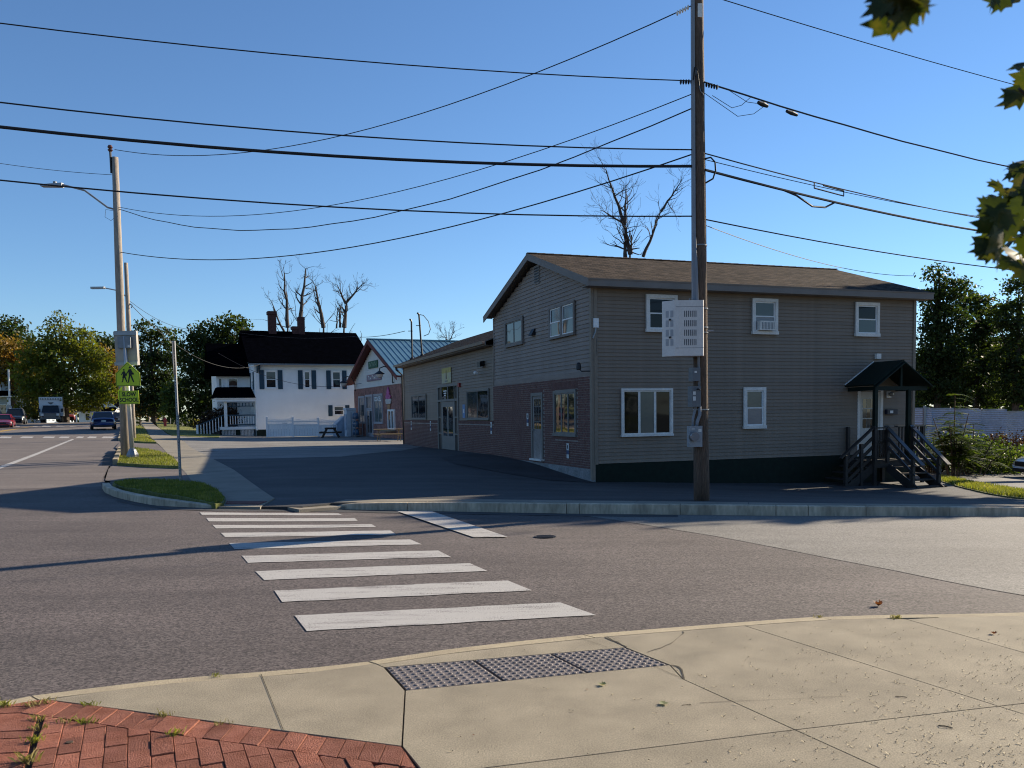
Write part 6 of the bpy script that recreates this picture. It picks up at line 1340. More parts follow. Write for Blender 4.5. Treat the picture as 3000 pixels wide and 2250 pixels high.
# local: x along the front, front faces -y; rounded left edge
pr = [(-.30, .28), (-.36, .22), (-.36, -.02), (-.30, -.20), (.46, -.30), (.50, -.27), (.50, .10), (.2, .28)]
pr = [(.0, .26), (-.21, .02), (-.22, -.02), (-.18, -.07), (-.02, -.20), (.06, -.22), (.52, -.22), (.54, -.20), (.54, .10), (.3, .26)]
MB().prism([(x, y, .0) for x, y in pr], [(x, y, ch) for x, y in pr]).build('body', CABW, cabm)
DKG = mat('vent_shadow', (.10, .10, .11), .6, .1)
for j in range(4):
    for i in range(7): MB().box(.16 + i * .036, .176 + i * .036, -.223, -.219, ch * (.19 + j * .17), ch * (.30 + j * .17)).build('vent_slot', DKG, cabm)
GRM = mat('vent_mesh', (.36, .36, .37), .6, .1)
dvec = Vector((.16, -.13, 0)).normalized(); nv = Vector((-dvec.y * -1, 0, 0))
for j in range(4):
    for i in range(2):
        a = Vector((-.16 + i * .075, -.085 - i * .061, ch * (.19 + j * .17))); b = a + dvec * .058; nn = Vector((dvec.y, -dvec.x, 0)) * .006
        MB().prism([a + nn, b + nn, b + nn + Vector((0, 0, ch * .12)), a + nn + Vector((0, 0, ch * .12))], [a, b, b + Vector((0, 0, ch * .12)), a + Vector((0, 0, ch * .12))]).build('vent_mesh', GRM, cabm)
for z in (.34, .66): MB().lathe([(.02, -.02), (.02, .02)], 8, (-.10, -.155, ch * z), 'y').build('latch', BLACKM, cabm)
for z in (.14, .88): MB().box(-.0, .54, -.222, -.2195, ch * z, ch * z + .006).build('seam', DKG, cabm)
MB().tube([(.3, -.05, ch), (.3, -.05, ch + .05), (.34, -.05, ch + .06), (.36, -.05, ch + .0)], .01, 6).build('lifting_eye', METAL, cabm)
def polebox(name, u0, u1, v0, v1, dep, m, label, cat, rz=18):
    x0 = aty(u0, (v0 + v1) / 2, 16.6); x1 = aty(u1, (v0 + v1) / 2, 16.6); zb = aty(u0, v1, 16.6).z; zt = aty(u0, v0, 16.6).z
    r = empty(name, ((x0.x + x1.x) / 2, 16.55, zb), math.radians(rz), label, cat); w = (x1.x - x0.x) / 2; mb = MB(); mb.box(-w, w, -dep / 2, dep / 2, 0, zt - zb); mb.build('body', m, r); return r, w, zt - zb, dep
BOXG = mat('box_grey', (.14, .15, .165), .5, .1, 4.0, metal=.2); BOXL = mat('box_light_grey', (.28, .30, .33), .5, .1, 4.0, metal=.3)
r, w, h, dp = polebox('junction_box', 2020, 2046, 1078, 1117, .15, BOXG, 'small grey junction box below the cabinet on the wooden pole', 'box'); MB().box(-w * .5, w * .1, -dp / 2 - .003, -dp / 2, h * .6, h * .75).build('sticker', OFFW, r)
r, w, h, dp = polebox('disconnect_switch', 2018, 2047, 1132, 1192, .17, BOXG, 'dark grey disconnect switch in the middle of the boxes on the pole', 'switch'); MB().box(-w * .8, -w * .2, -dp / 2 - .003, -dp / 2, h * .3, h * .5).build('sticker', NOTW, r); MB().box(-w * .8, -w * .2, -dp / 2 - .003, -dp / 2, h * .58, h * .74).build('sticker', NOTW, r); MB().tube([(w * .2, -dp / 2, h * .85), (w * .2, -dp / 2 - .05, h * .85), (w * .5, -dp / 2 - .06, h * .8)], .015, 6).build('switch_handle', BLACKM, r)
r, w, h, dp = polebox('electricity_meter', 2014, 2053, 1248, 1309, .14, BOXL, 'grey meter box with round glass dial low on the wooden pole', 'meter', 10)
MB().lathe([(.085, .0), (.085, .05), (.07, .10), (.0, .11)], 18, (-w * .45, -dp / 2 - .11, h * .5), 'y').build('glass_dome', GLASS_W, r); MB().lathe([(.095, .0), (.095, .03)], 18, (-w * .45, -dp / 2 - .03, h * .5), 'y').build('meter_ring', METAL_D, r)
MB().box(w * .35, w * .85, -dp / 2 - .003, -dp / 2, h * .72, h * .85).build('sticker', OFFW, r); MB().box(-w * .7, -w * .2, -dp / 2 - .003, -dp / 2, h * .84, h * .88).build('sticker', NOTW, r)

# left: wooden pole with street lamp, steel lamp post with school signs, short pole behind
def woodpole(u0, v0, y, ut, vt, r0, r1, label, lamp=None, m=POLEG):
    b = aty(u0, v0, y); t = aty(ut, vt, y); r = empty('utility_pole', tuple(b), 0, label, 'utility pole'); d = t - b
    MB().tube([d * (-.03), d * .3, d * .65, d], [r0, r0 * .9, (r0 + r1) / 2, r1], 14).build('shaft', m, r, smooth=True); return r, b, d
lp_, lb, ld = woodpole(368, 1342, 33.5, 337, 461, .17, .115, 'grey wooden utility pole carrying a street lamp left of the school signs')
def lpz(v): return ld * ((aty(350, v, 33.5).z - lb.z) / ld.z)
mb = MB(); a = lpz(615); mb.tube([a, a + Vector((-.35, 0, .1)), a + Vector((-1.2, -.0, .75)), a + Vector((-2.05, 0, .98))], .035, 8); mb.build('lamp_arm', METAL, lp_)
e_ = a + Vector((-2.05, 0, .98)); MB().hexa([e_ + Vector((-.78, -.13, -.07)), e_ + Vector((.02, -.1, -.10)), e_ + Vector((.02, .1, -.10)), e_ + Vector((-.78, .13, -.07))], [e_ + Vector((-.78, -.12, -.0)), e_ + Vector((.02, -.08, .06)), e_ + Vector((.02, .08, .06)), e_ + Vector((-.78, .12, -.0))]).build('lamp_head', METAL, lp_); MB().box(e_.x - .32, e_.x - .22, -.05, .05, e_.z + .04, e_.z + .12).build('photocell', METAL_D, lp_)
MB().tube([a + Vector((-.1, -.1, -.05)), a + Vector((-.38, -.1, .0)), a + Vector((-.42, -.1, -.28)), a + Vector((-.2, -.1, -.42)), a + Vector((-.03, -.1, -.3))], .008, 5).build('lamp_wire', BLACK, lp_)
MB().tube([ld + Vector((-.14, -.05, -.6)), ld + Vector((-.15, -.05, .22))], .045, 6).build('pole_top_pin', BLACKM, lp_); MB().lathe([(.05, .0), (.1, .06), (.05, .1), (.1, .16), (.06, .24)], 10, tuple(ld + Vector((-.15, -.05, .2)))).build('insulator', mat('insulator_brown', (.10, .04, .03), .35, .1), lp_)
woodpole(392, 1300, 52.0, 369, 770, .15, .11, 'second wooden pole just behind the first with its own lamp')
lp2 = bpy.data.objects['utility_pole.002']; c2 = aty(369, 868, 52.0) - lp2.location
mb = MB(); mb.tube([c2, c2 + Vector((-.5, 0, .35)), c2 + Vector((-1.3, 0, .52))], .035, 6); mb.build('lamp_arm', METAL, lp2); MB().box(c2.x - 2.05, c2.x - 1.25, -.12, .12, c2.z + .46, c2.z + .58).build('lamp_head', METAL, lp2); MB().tube([c2 + Vector((.0, 0, -.3)), c2 + Vector((.35, 0, -.55)), c2 + Vector((.3, 0, -.7))], .03, 5).build('bracket', BLACKM, lp2)
# steel post
sp_b = aty(389, 1347, 32.6); sp_t = aty(364, 985, 32.6); sp = empty('lamp_post', tuple(sp_b), 0, 'galvanised steel post with a flared base carrying the school signs', 'post'); d = sp_t - sp_b
MB().tube([d * 0.0, d * 1.0], [.088, .062], 14).build('shaft', mat('galvanised_bright', (.5, .5, .5), .45, .1, 5.0, metal=.3), sp, smooth=True); MB().lathe([(.23, -.05), (.23, .20), (.13, .40), (.09, .44)], 8).build('base', METAL, sp)
def on_post(v): return sp_b + d * ((aty(370, v, 32.6).z - sp_b.z) / d.z)
YG = mat('sign_fluorescent', (.48, .62, .02), .45, .05, 2.0); SIGNK = mat('sign_black', (.01, .012, .01), .5); SIGNB = mat('sign_back_alu', (.33, .325, .32), .55, .1, 2.0, metal=.3)
pc = aty(374, 1098, 32.3); sgn = empty('school_sign', tuple(pc), math.radians(-4), 'five-sided fluorescent yellow-green school crossing sign with two walking figures', 'sign')
def rounded(poly): return poly
k = 32.3 / FPX
pent = [(-.47, -.42), (.47, -.42), (.47, .06), (0, .48), (-.47, .06)]
MB().prism([(x, .012, z) for x, z in pent], [(x, -.003, z) for x, z in pent]).build('panel', YG, sgn)
def outline(pts, w, m, name, y=-.006):
    mb = MB(); n = len(pts); c = Vector((sum(p[0] for p in pts) / n, sum(p[1] for p in pts) / n)); q = [((p[0] - c.x) * .955 + c.x, (p[1] - c.y) * .955 + c.y) for p in pts]; q2 = [((p[0] - c.x) * (.955 - w) + c.x, (p[1] - c.y) * (.955 - w) + c.y) for p in pts]
    for i in range(n): j = (i + 1) % n; mb.add([(q[i][0], y, q[i][1]), (q[j][0], y, q[j][1]), (q2[j][0], y, q2[j][1]), (q2[i][0], y, q2[i][1])], [(0, 1, 2, 3)])
    return mb.build(name, m, sgn)
outline(pent, .035, SIGNK, 'border')
def figure(cx, cz, s, fl, skirt):
    mb = MB(); y = -.007
    def pl(*pts): mb.prism([(cx + fl * x * s, y, cz + z * s) for x, z in pts], [(cx + fl * x * s, y - .003, cz + z * s) for x, z in pts])
    mb.lathe([(.001, 0), (.075 * s, 0), (.075 * s, -.003)], 14, (cx, y, cz + .58 * s), 'y')
    pl((-.09, .46), (.09, .46), (.14, .2), (.10, .02), (-.10, .02), (-.12, .2))
    if skirt: pl((-.11, .1), (.11, .1), (.17, -.14), (-.17, -.14))
    pl((-.09, .05), (.02, .05), (-.12, -.5), (-.2, -.5)); pl((-.02, .05), (.10, .05), (.28, -.44), (.2, -.5)); pl((-.09, .44), (-.02, .4), (-.24, .1), (-.3, .13)); pl((.07, .44), (.12, .36), (.24, .14), (.2, .1)); pl((.12, .2), (.27, .2), (.27, .06), (.12, .06)); pl((-.2, -.5), (-.28, -.5), (-.28, -.46), (-.14, -.46))
    return mb.build('walking_figure', SIGNK, sgn)
figure(-.14, -.06, .42, 1, True); figure(.10, -.03, .52, 1, False)
pc2 = aty(378, 1164, 32.3); ss = empty('slow_school_plate', tuple(pc2), math.radians(-4), 'rectangular yellow-green plate reading SLOW SCHOOL under the school sign', 'sign')
rect = [(-.38, -.25), (.38, -.25), (.38, .25), (-.38, .25)]
MB().prism([(x, .012, z) for x, z in rect], [(x, -.003, z) for x, z in rect]).build('panel', YG, ss)
_s = sgn; sgn = ss; outline(rect, .04, SIGNK, 'border'); sgn = _s
text('SLOW', .21, SIGNK, ss, (0, -.006, .105), (math.pi / 2, 0, 0), ext=.001, sx=.92, bold=.007); text('SCHOOL', .21, SIGNK, ss, (0, -.006, -.10), (math.pi / 2, 0, 0), ext=.001, sx=.86, bold=.007)
pb_ = aty(349, 1148, 32.9); ob = MB().prism([(-.05, .0, -.3), (.12, .0, -.3), (.12, .0, .2), (.1, .0, .2), (-.05, .0, .05)], [(-.05, .01, -.3), (.12, .01, -.3), (.12, .01, .2), (.1, .01, .2), (-.05, .01, .05)]).build('oncoming_school_sign', YG, loc=tuple(pb_)); tag(ob, 'edge of a second yellow-green sign showing behind the post', 'sign')
# solar cabinet (the back of a speed sign)
pc3 = aty(369, 1022, 32.7); cb = empty('speed_sign', tuple(pc3), math.radians(-3), 'back of a tall grey flashing speed sign strapped to the steel post', 'sign'); w_, h_ = 65 / 2 * 32.7 / FPX, 104 / 2 * 32.7 / FPX
MB().prism([(-w_ * .98, .0, -h_ * .9), (w_ * 1.04, .0, -h_ * .9), (w_ * .96, .0, h_), (-w_ * 1.04, .0, h_)], [(-w_ * .98, .16, -h_ * .9), (w_ * 1.04, .16, -h_ * .9), (w_ * .96, .16, h_), (-w_ * 1.04, .16, h_)]).build('panel', mat('speed_sign_back', (.36, .33, .29), .55, .08), cb)
for z in (h_ * .86, -h_ * .82): MB().box(-w_ * 1.05, w_ * 1.05, -.05, .0, z - .07, z + .07).build('channel', METAL, cb)
MB().box(-w_ * .55, w_ * .62, -.16, .0, h_ * .02, h_ * .66).build('battery_box', METAL_D, cb); MB().box(w_ * .36, w_ * .55, -.163, -.16, h_ * .08, h_ * .2).build('sticker', NOTW, cb)
MB().tube([aty(382, 1125, 32.4) - pc3, aty(400, 1135, 32.4) - pc3, aty(404, 1125, 32.4) - pc3, aty(400, 1112, 32.4) - pc3], .012, 5).build('cable', BLACK, cb)
# perforated sign post seen edge-on on the island
b = aty(530, 1427, 22.3); t = aty(510, 1010, 22.3); r = empty('stop_sign', (b.x, b.y, ZL(b.x, b.y) + .05), 0, 'stop sign seen edge-on on a thin perforated post in the shaded island', 'sign'); d = t - b; b0 = r.location
mb = MB(); mb.beam((0, 0, -.2), d, .055, .055, upv=(0, 1, 0)); mb.build('post', METAL, r); mb = MB()
for k in range(46): c = d * (.03 + k * .02); mb.lathe([(.011, -.0295), (.011, -.028)], 6, (c.x, c.y, c.z), 'y')
mb.build('post_hole', BLACKM, r, kind='stuff')
oct_ = [(math.cos(math.pi / 8 + k * math.pi / 4) * .46, math.sin(math.pi / 8 + k * math.pi / 4) * .46) for k in range(8)]
zc = d.z - .44; xc = d.x * zc / d.z; az = math.radians(110.2)
pl = MB().prism([(y * math.cos(az), y * math.sin(az), z) for y, z in oct_], [(y * math.cos(az) + .012, y * math.sin(az), z) for y, z in oct_]).build('panel', METAL, r, loc=(xc - .04, -.02, zc))
# fire hydrant
q_ = drop(484, 1249, ZL); p = (q_[0], q_[1], ZL(*q_)); hy = empty('fire_hydrant', p, 0, 'red fire hydrant on the sunlit lawn beside the far walk', 'hydrant'); HYR = mat('hydrant_red', (.32, .03, .03), .5, .1)
MB().lathe([(.2, 0), (.2, .06), (.13, .08), (.13, .62), (.17, .64), (.17, .68), (.13, .7), (.1, .8), (.04, .86), (.03, .92)], 12).build('barrel', HYR, hy)
for s in (-1, 1): MB().lathe([(.07, 0), (.07, .14), (.085, .14), (.085, .19)], 8, (0, 0, .5), 'x').build('outlet', HYR, hy).scale = (s, 1, 1)
# slim far posts and a far stop sign seen from behind
for k, (u, v0, v1, y, lab) in enumerate(((437, 1232, 1182, 120, 'pale far pole at the end of the walk'), (392, 1254, 1218, 80, 'thin green marker post by the far verge'), (397, 1256, 1222, 78, 'second thin green marker post by the far verge'), (500, 1249, 1205, 112, 'thin grey sign post near the hydrant'))):
    a, b = aty(u, v0, y), aty(u, v1, y); r = empty('marker_post', (a.x, a.y, a.z), 0, lab, 'post', 'far thin posts'); MB().tube([(0, 0, -.4), (0, 0, b.z - a.z)], .12 if k == 0 else .05, 6).build('shaft', POLEG if k == 0 else METAL_D, r)
a = aty(30, 1235, 95); r = empty('far_stop_sign', tuple(a), 0, 'back of a far octagonal sign on a white pole by the dark parked car', 'sign'); b = aty(25, 1082, 95) - a
MB().tube([(0, 0, -.5), b], .10, 8).build('pole', OFFW, r); cz = aty(32, 1195, 95).z - a.z; MB().prism([(x * .75, -.02 - .1, z * .75 + cz) for x, z in oct_], [(x * .75, -.1, z * .75 + cz) for x, z in oct_]).build('panel', SIGNB, r); MB().box(-.14, .14, -.14, .0, cz + 1.05, cz + 1.2).build('clamp', METAL_D, r)

# ------------------------------------------------------------------ wires
def wire(p, q, sag, r, label, n=26, grp='overhead wires', wob=0.0, twist=None):
    p, q = Vector(p), Vector(q); pts = []
    for i in range(n + 1):
        t = i / n; c = p.lerp(q, t); c.z -= 4 * sag * t * (1 - t); 
        if wob: c.z += wob * math.sin(i * 1.9)
        pts.append(c)
    o = MB().tube(pts, r, 6, cap=False).build('overhead_wire', BLACK); return tag(o, label, 'wire', grp)
def MP(v, dx=-.1): z = aty(2040, v, 16.75).z; o_ = onp(z - pz, dx); return Vector((pole_c[0] + o_.x, pole_c[1] - .05, z))
def LP(v, dx=.1): q_ = lpz(v); return Vector((lb.x + q_.x + dx, lb.y, lb.z + q_.z))
s_ = 3000 / 2212
wire(LP(438, 0), MP(18), 1.15, .012, 'thin wire rising from the left pole top to the top of the big pole')
wire(LP(607), MP(276), 1.1, .010, 'upper of the two wires from the left lamp pole sagging up to the big pole')
wire(LP(613), MP(316), 1.45, .013, 'lower wavy wire from the left lamp pole up to the big pole', wob=.012)
wire(LP(739), MP(452), .95, .014, 'lowest wire from the left lamp pole to the big pole')
for vL, vP, zoff, r_, sag, lab in ((68, 240, .2, .011, .25, 'top wire running from the big pole out of the left edge'), (300, 441, .2, .013, .3, 'middle wire running from the big pole out of the left edge'), (372, 489, .2, .028, .32, 'thick black cable running from the big pole out of the left edge'), (528, 635, .2, .013, .3, 'lowest wire running from the big pole out of the left edge')):
    a = MP(vP); z = a.z + zoff; dd_ = ray(0, vL); t = (z - EYE[2]) / dd_[2]; e = Vector(EYE + dd_ * t); sag = sag * 3.2; tt = 1 / 2.4; e2 = a + (e - a) * 2.4; e2.z = a.z + (e.z - a.z + 4 * sag * tt * (1 - tt)) / tt
    # parabola through both ends with the sag seen between the pole and the frame edge
    wire(a, e2, sag, r_, lab)
e = aty(-160, 452, 30.0); wire(LP(512, -.1), e, .1, .009, 'thin wire leaving the left pole for the left edge')
# right-hand runs
YR = 22.9
def MPR(v): return MP(v, .1)
def right(v0, pts, r_, lab, ymid=16.0, wob=0):
    a = MPR(v0); u1, v1 = pts; y1 = YR; e = aty(u1, v1, y1); tt = 1 / 2.6; sg = .55; b = a + (e - a) * 2.6; b.z = a.z + (e.z - a.z + 4 * sg * tt * (1 - tt)) / tt; return wire(a, b, sg, r_, lab, wob=wob)
e = aty(3000, 248, 21.9); a = aty(2120, -4, 17.2); wire(a + (a - e) * .12, e + (e - a) * .4, .08, .010, 'highest wire descending to the right edge above the leaves')
right(244, (2925, 482), .018, 'twisted service cable falling right from the big pole', wob=.006)
right(452, (2880, 640), .013, 'upper cable with splice falling right from the big pole')
right(470, (2880, 636), .008, 'fine messenger wire beside the spliced cable')
right(500, (2880, 678), .026, 'thick cable falling right from the big pole')
right(645, (2960, 790), .013, 'lower drop wire crossing over the roof to the right edge')
a = MPR(662); e = aty(2680, 808, 29.0); wire(a, e, .25, .008, 'thin drop wire from the big pole to the right end of the roof')
# hardware on those wires
def hw(name, p, q, r_, lab, cat='clamp', m=BLACK):
    o = MB().tube([p, Vector(p).lerp(q, .5), q], [r_ * .7, r_, r_ * .7], 8).build(name, m); return tag(o, lab, cat, 'fittings on the wires')
sv_a, sv_b = MPR(244), None
a = MPR(244); e = aty(2925, 482, YR)
def onw(a, e, t):
    c = a + (e - a) * t; tt = t / 2.6; T_ = 1 / 2.6; c.z += 4 * .55 * (T_ * (1 - T_)) * t - 4 * .55 * tt * (1 - tt); return c
def wy(a, u, e): return aty
for t0, t1, r_, lab in ((.14, .165, .05, 'black splice on the service cable near the big pole'), (.22, .25, .045, 'second splice further along the service cable')): hw('cable_splice', onw(a, e, t0) - Vector((0, 0, .06)), onw(a, e, t1) - Vector((0, 0, .08)), r_, lab)
for k, (t0, t1, dz) in enumerate(((.0, .17, .35), (.02, .12, .22), (.06, .16, .12))):
    p0, p1 = onw(a, e, t0) - Vector((0, 0, .2 if k < 2 else 0)), onw(a, e, t1); mid = p0.lerp(p1, .5) - Vector((0, 0, dz)); o = MB().tube([p0, p0.lerp(mid, .6), mid, mid.lerp(p1, .5) + Vector((0, 0, -dz * .25)), p1], .006, 5).build('jumper_wire', BLACK); tag(o, ('lowest jumper loop beside the big pole', 'middle jumper loop beside the big pole', 'short jumper loop beside the big pole')[k], 'wire', 'overhead wires')
a = MPR(500); e = aty(2880, 678, YR); p0, p1 = onw(a, e, .22), onw(a, e, .39); o = MB().tube([p0, p0.lerp(p1, .25) - Vector((0, 0, .05)), p0.lerp(p1, .55) - Vector((0, 0, .2)), p0.lerp(p1, .8) - Vector((0, 0, .16)), p1], .02, 7).build('cable_slack', BLACK); tag(o, 'sagging slack of thick cable right of the big pole', 'cable', 'overhead wires')
a = MPR(452); e = aty(2880, 640, YR); p0, p1 = onw(a, e, .32), onw(a, e, .42); o = MB().tube([p0, p0 + Vector((.0, 0, -.12)), p1 - Vector((0, 0, .14)), p1 - Vector((0, 0, .03)), p0.lerp(p1, .3) - Vector((0, 0, .02))], .014, 6).build('splice_loop', BLACK); tag(o, 'triangular splice loop hanging on the upper cable', 'cable', 'overhead wires')
for v, u, y, lab, m in ((22, 2000, 16.75, 'pale strain insulator at the top left of the big pole', OFFW), (240, 2010, 16.75, 'dark strain insulator on the left of the big pole', BLACK), (248, 2085, 16.75, 'dark strain insulator on the right of the big pole', BLACK)):
    c = aty(u, v, y); mb = MB()
    dx = .06
    for k in range(5): mb.lathe([(.012, -.02), (.045, -.008), (.045, .008), (.012, .02)], 10, (c.x - .1 + k * .05, c.y, c.z - (.0 if v != 22 else .025 * (4 - k)) - (0 if u < 2050 else .012 * k)), 'x')
    tag(mb.build('strain_insulator', m), lab, 'insulator', 'fittings on the wires')
# service drops on the left
sp2 = aty(372, 880, 52); 
hl = aty(760, 1068, 67.2)
wire(sp2, hl, 1.6, .018, 'service drop from the second pole to the eave of the white house')
wire(sp2 + Vector((0, 0, .1)), aty(560, 965, 62) , .4, .014, 'second wire from the second pole toward the dark tree')
wire(aty(1186, 970, 45.6), aty(1030, 986, 66), .15, .016, 'service wire from the wing mast toward the white house roof')
wire(aty(1030, 986, 66), aty(700, 975, 66.0), .25, .016, 'service wire stretched across the black house roof')
wire(aty(640, 1035, 64), aty(1080, 1118, 66.5), 1.2, .014, 'wire drooping across the house windows to the store')
# ------------------------------------------------------------------ vehicles
TYRE = mat('tyre_rubber', (.018, .018, .019), .85, .2, 10.0); RIM = mat('alloy_rim', (.42, .42, .43), .3, .1, 6.0, metal=.8); CGLASS = glassmat('car_glass', (.008, .01, .012), .02, 1.6, 0.0)
HEAD = mat('headlamp_clear', (.62, .62, .60), .12, .05, 8.0, spec=.8); TAIL = mat('tail_lamp_red', (.22, .012, .012), .2, .1, spec=.6); PLASTIC = mat('black_plastic', (.02, .02, .022), .6, .1); PLATE = mat('number_plate', (.55, .58, .55), .5, .05); CHROME = mat('chrome', (.12, .125, .13), .3, .05, metal=.6)
def carpaint(name, c, rough=.28):
    m, t, out = nt(name); b = N(t, 'ShaderNodeBsdfPrincipled', i_Roughness=rough); b.inputs['Base Color'].default_value = c + (1,); b.inputs['Coat Weight'].default_value = .8; b.inputs['Coat Roughness'].default_value = .05; b.inputs['Metallic'].default_value = .15
    t.links.new(b.outputs[0], out.inputs[0]); return m
def car(name, loc, heading, paint, label, cat, L_=4.5, W_=1.8, Hh=1.45, kind='sedan', group='cars on the far street'):
    """x forward, y left. Body lofted through cross-sections, greenhouse on top."""
    r = empty(name, loc, heading, label, cat, group); hl = L_ / 2; hw = W_ / 2; gc = .18
    belt = {'sedan': .92, 'suv': 1.05, 'coupe': .86}[kind]
    hood = {'sedan': .86, 'suv': 1.03, 'coupe': .78}[kind]; tail = {'sedan': .98, 'suv': 1.05, 'coupe': .86}[kind]
    st = [(-hl, .80, gc + .18, tail - .16), (-hl + .08, .90, gc + .05, tail - .03), (-hl + .55, .985, gc, tail), (-hl + 1.1, 1.0, gc, belt), (-.1, 1.0, gc, belt), (hl - 1.45, 1.0, gc, belt), (hl - 1.15, .99, gc, hood + .03), (hl - .5, .96, gc, hood - .06), (hl - .12, .88, gc + .03, hood - .16), (hl, .72, gc + .15, hood - .34)]
    mb = MB(); n = 10
    for x, w, z0, z1 in st:
        y = hw * w; h = z1 - z0
        mb.v += [(x, -y * .86, z0), (x, -y * .98, z0 + h * .18), (x, -y, z0 + h * .5), (x, -y * .97, z0 + h * .82), (x, -y * .84, z1), (x, y * .84, z1), (x, y * .97, z0 + h * .82), (x, y, z0 + h * .5), (x, y * .98, z0 + h * .18), (x, y * .86, z0)]
    for i in range(len(st) - 1):
        for j in range(n): a = i * n + j; b = i * n + (j + 1) % n; mb.f.append((a, b, b + n, a + n)); mb.m.append(0)
    mb.f += [tuple(range(n)), tuple(range((len(st) - 1) * n + n - 1, (len(st) - 1) * n - 1, -1))]; mb.m += [0, 0]
    body = mb.build('body', paint, r, smooth=True); md = body.modifiers.new('bevel', 'SUBSURF'); md.levels = 1; md.render_levels = 1
    # greenhouse
    if kind == 'suv': g0, g1, g2, g3 = -hl + .12, -hl + .38, hl - 2.2, hl - 1.45
    elif kind == 'coupe': g0, g1, g2, g3 = -hl + .75, -hl + 1.5, hl - 2.35, hl - 1.55
    else: g0, g1, g2, g3 = -hl + .45, -hl + 1.3, hl - 2.25, hl - 1.3
    yb, yt = hw * .84, hw * .64; B = belt - .03
    MB().hexa([(g0, -yb, B), (g3, -yb, B), (g3, yb, B), (g0, yb, B)], [(g1, -yt, Hh - .05), (g2, -yt, Hh - .05), (g2, yt, Hh - .05), (g1, yt, Hh - .05)]).build('windows', CGLASS, r)
    MB().hexa([(g1 - .06, -yt - .03, Hh - .06), (g2 + .08, -yt - .03, Hh - .06), (g2 + .08, yt + .03, Hh - .06), (g1 - .06, yt + .03, Hh - .06)], [(g1 + .1, -yt + .1, Hh), (g2 - .12, -yt + .1, Hh), (g2 - .12, yt - .1, Hh), (g1 + .1, yt - .1, Hh)]).build('roof', paint, r)
    for s in (-1, 1):
        for a, b in (((g0, yb, B), (g1, yt, Hh - .04)), ((g3, yb, B), (g2, yt, Hh - .04)), (((g0 + g3) / 2, yb + .004, B), ((g1 + g2) / 2, yt + .006, Hh - .04))): MB().beam((a[0], s * a[1], a[2]), (b[0], s * b[1], b[2]), .07, .06).build('pillar', paint, r)
        MB().box(g3 - .25, g3 - .05, s * (hw + .02) - .09, s * (hw + .02) + .09, B + .02, B + .17).build('wing_mirror', paint, r)
        for x in (-hl + .82, hl - .85):
            w = MB().lathe([(.0, -.1), (.30, -.1), (.325, -.07), (.325, .07), (.30, .1), (.21, .1), (.21, .085), (.0, .085)], 18, (0, 0, 0), 'y').build('wheel', TYRE, r, loc=(x, s * (hw - .10), .325)); MB().lathe([(.2, .0), (.2, .02), (.06, .035), (.0, .035)], 14, (0, s * .086 - (0 if s > 0 else .02), 0), 'y').build('rim', RIM, w)
        hx = hl - .13; MB().hexa([(hx - .35, s * hw * .62 - .0, hood - .32), (hx + .05, s * hw * .45, hood - .36), (hx + .07, s * hw * .75, hood - .36), (hx - .28, s * hw * .93, hood - .32)], [(hx - .4, s * hw * .62, hood - .14), (hx - .06, s * hw * .45, hood - .2), (hx - .06, s * hw * .75, hood - .2), (hx - .32, s * hw * .92, hood - .14)]).build('headlight', HEAD, r)
        tx = -hl + .05; MB().hexa([(tx - .03, s * hw * .52, tail - .32), (tx + .3, s * hw * .95, tail - .3), (tx + .32, s * hw * .9, tail - .3), (tx + .05, s * hw * .5, tail - .3)], [(tx, s * hw * .5, tail - .12), (tx + .32, s * hw * .94, tail - .1), (tx + .35, s * hw * .88, tail - .1), (tx + .08, s * hw * .5, tail - .1)]).build('tail_light', TAIL, r)
    MB().box(hl - .06, hl + .015, -hw * .5, hw * .5, .42, .58).build('grille', PLASTIC, r); MB().box(-hl - .012, -hl + .03, -.16, .16, .62, .74).build('number_plate', PLATE, r)
    MB().box(-hl - .01, -hl + .12, -hw * .8, hw * .8, .22, .36).build('rear_bumper', PLASTIC, r); MB().box(hl - .14, hl + .0, -hw * .72, hw * .72, .2, .33).build('front_bumper', PLASTIC, r)
    if kind == 'suv':
        for s in (-1, 1): MB().tube([(g1, s * yt * .9, Hh + .05), (g2 - .1, s * yt * .9, Hh + .05)], .025, 6).build('roof_rail', METAL_D, r)
    return r
AW = math.atan2(.917, -.399)              # driving away up the street
TO = AW + math.pi                         # driving toward the camera
def cpos(u, v, y): p = aty(u, v, y); return (p.x, p.y, p.z)
car('blue_sedan', cpos(302, 1258, 70), AW + .06, carpaint('paint_blue', (.012, .03, .12)), 'blue sedan driving away, seen from behind left of the lamp post', 'car', 4.6, 1.84, 1.43)
car('red_coupe', cpos(10, 1256, 79), TO + .03, carpaint('paint_red', (.30, .012, .02)), 'red car with lit headlamp cut by the left edge', 'car', 4.6, 1.8, 1.34, 'coupe')
car('black_suv', cpos(47, 1246, 89), TO + .05, carpaint('paint_black', (.008, .009, .011)), 'black sport utility vehicle behind the red car', 'car', 4.7, 1.9, 1.72, 'suv')
car('red_suv', cpos(194, 1236.5, 108), TO + .16, carpaint('paint_dark_red', (.16, .02, .018)), 'dark red utility vehicle behind the white box truck', 'car', 4.7, 1.85, 1.7, 'suv')
car('grey_car', cpos(352, 1245, 98), AW, carpaint('paint_grey', (.05, .055, .06)), 'dark parked car half hidden behind the lamp post', 'car', 4.5, 1.8, 1.45)
car('silver_car', cpos(-18, 1243, 96), TO, carpaint('paint_silver', (.35, .36, .38)), 'pale car behind the red one at the left edge', 'car', 4.4, 1.8, 1.5)
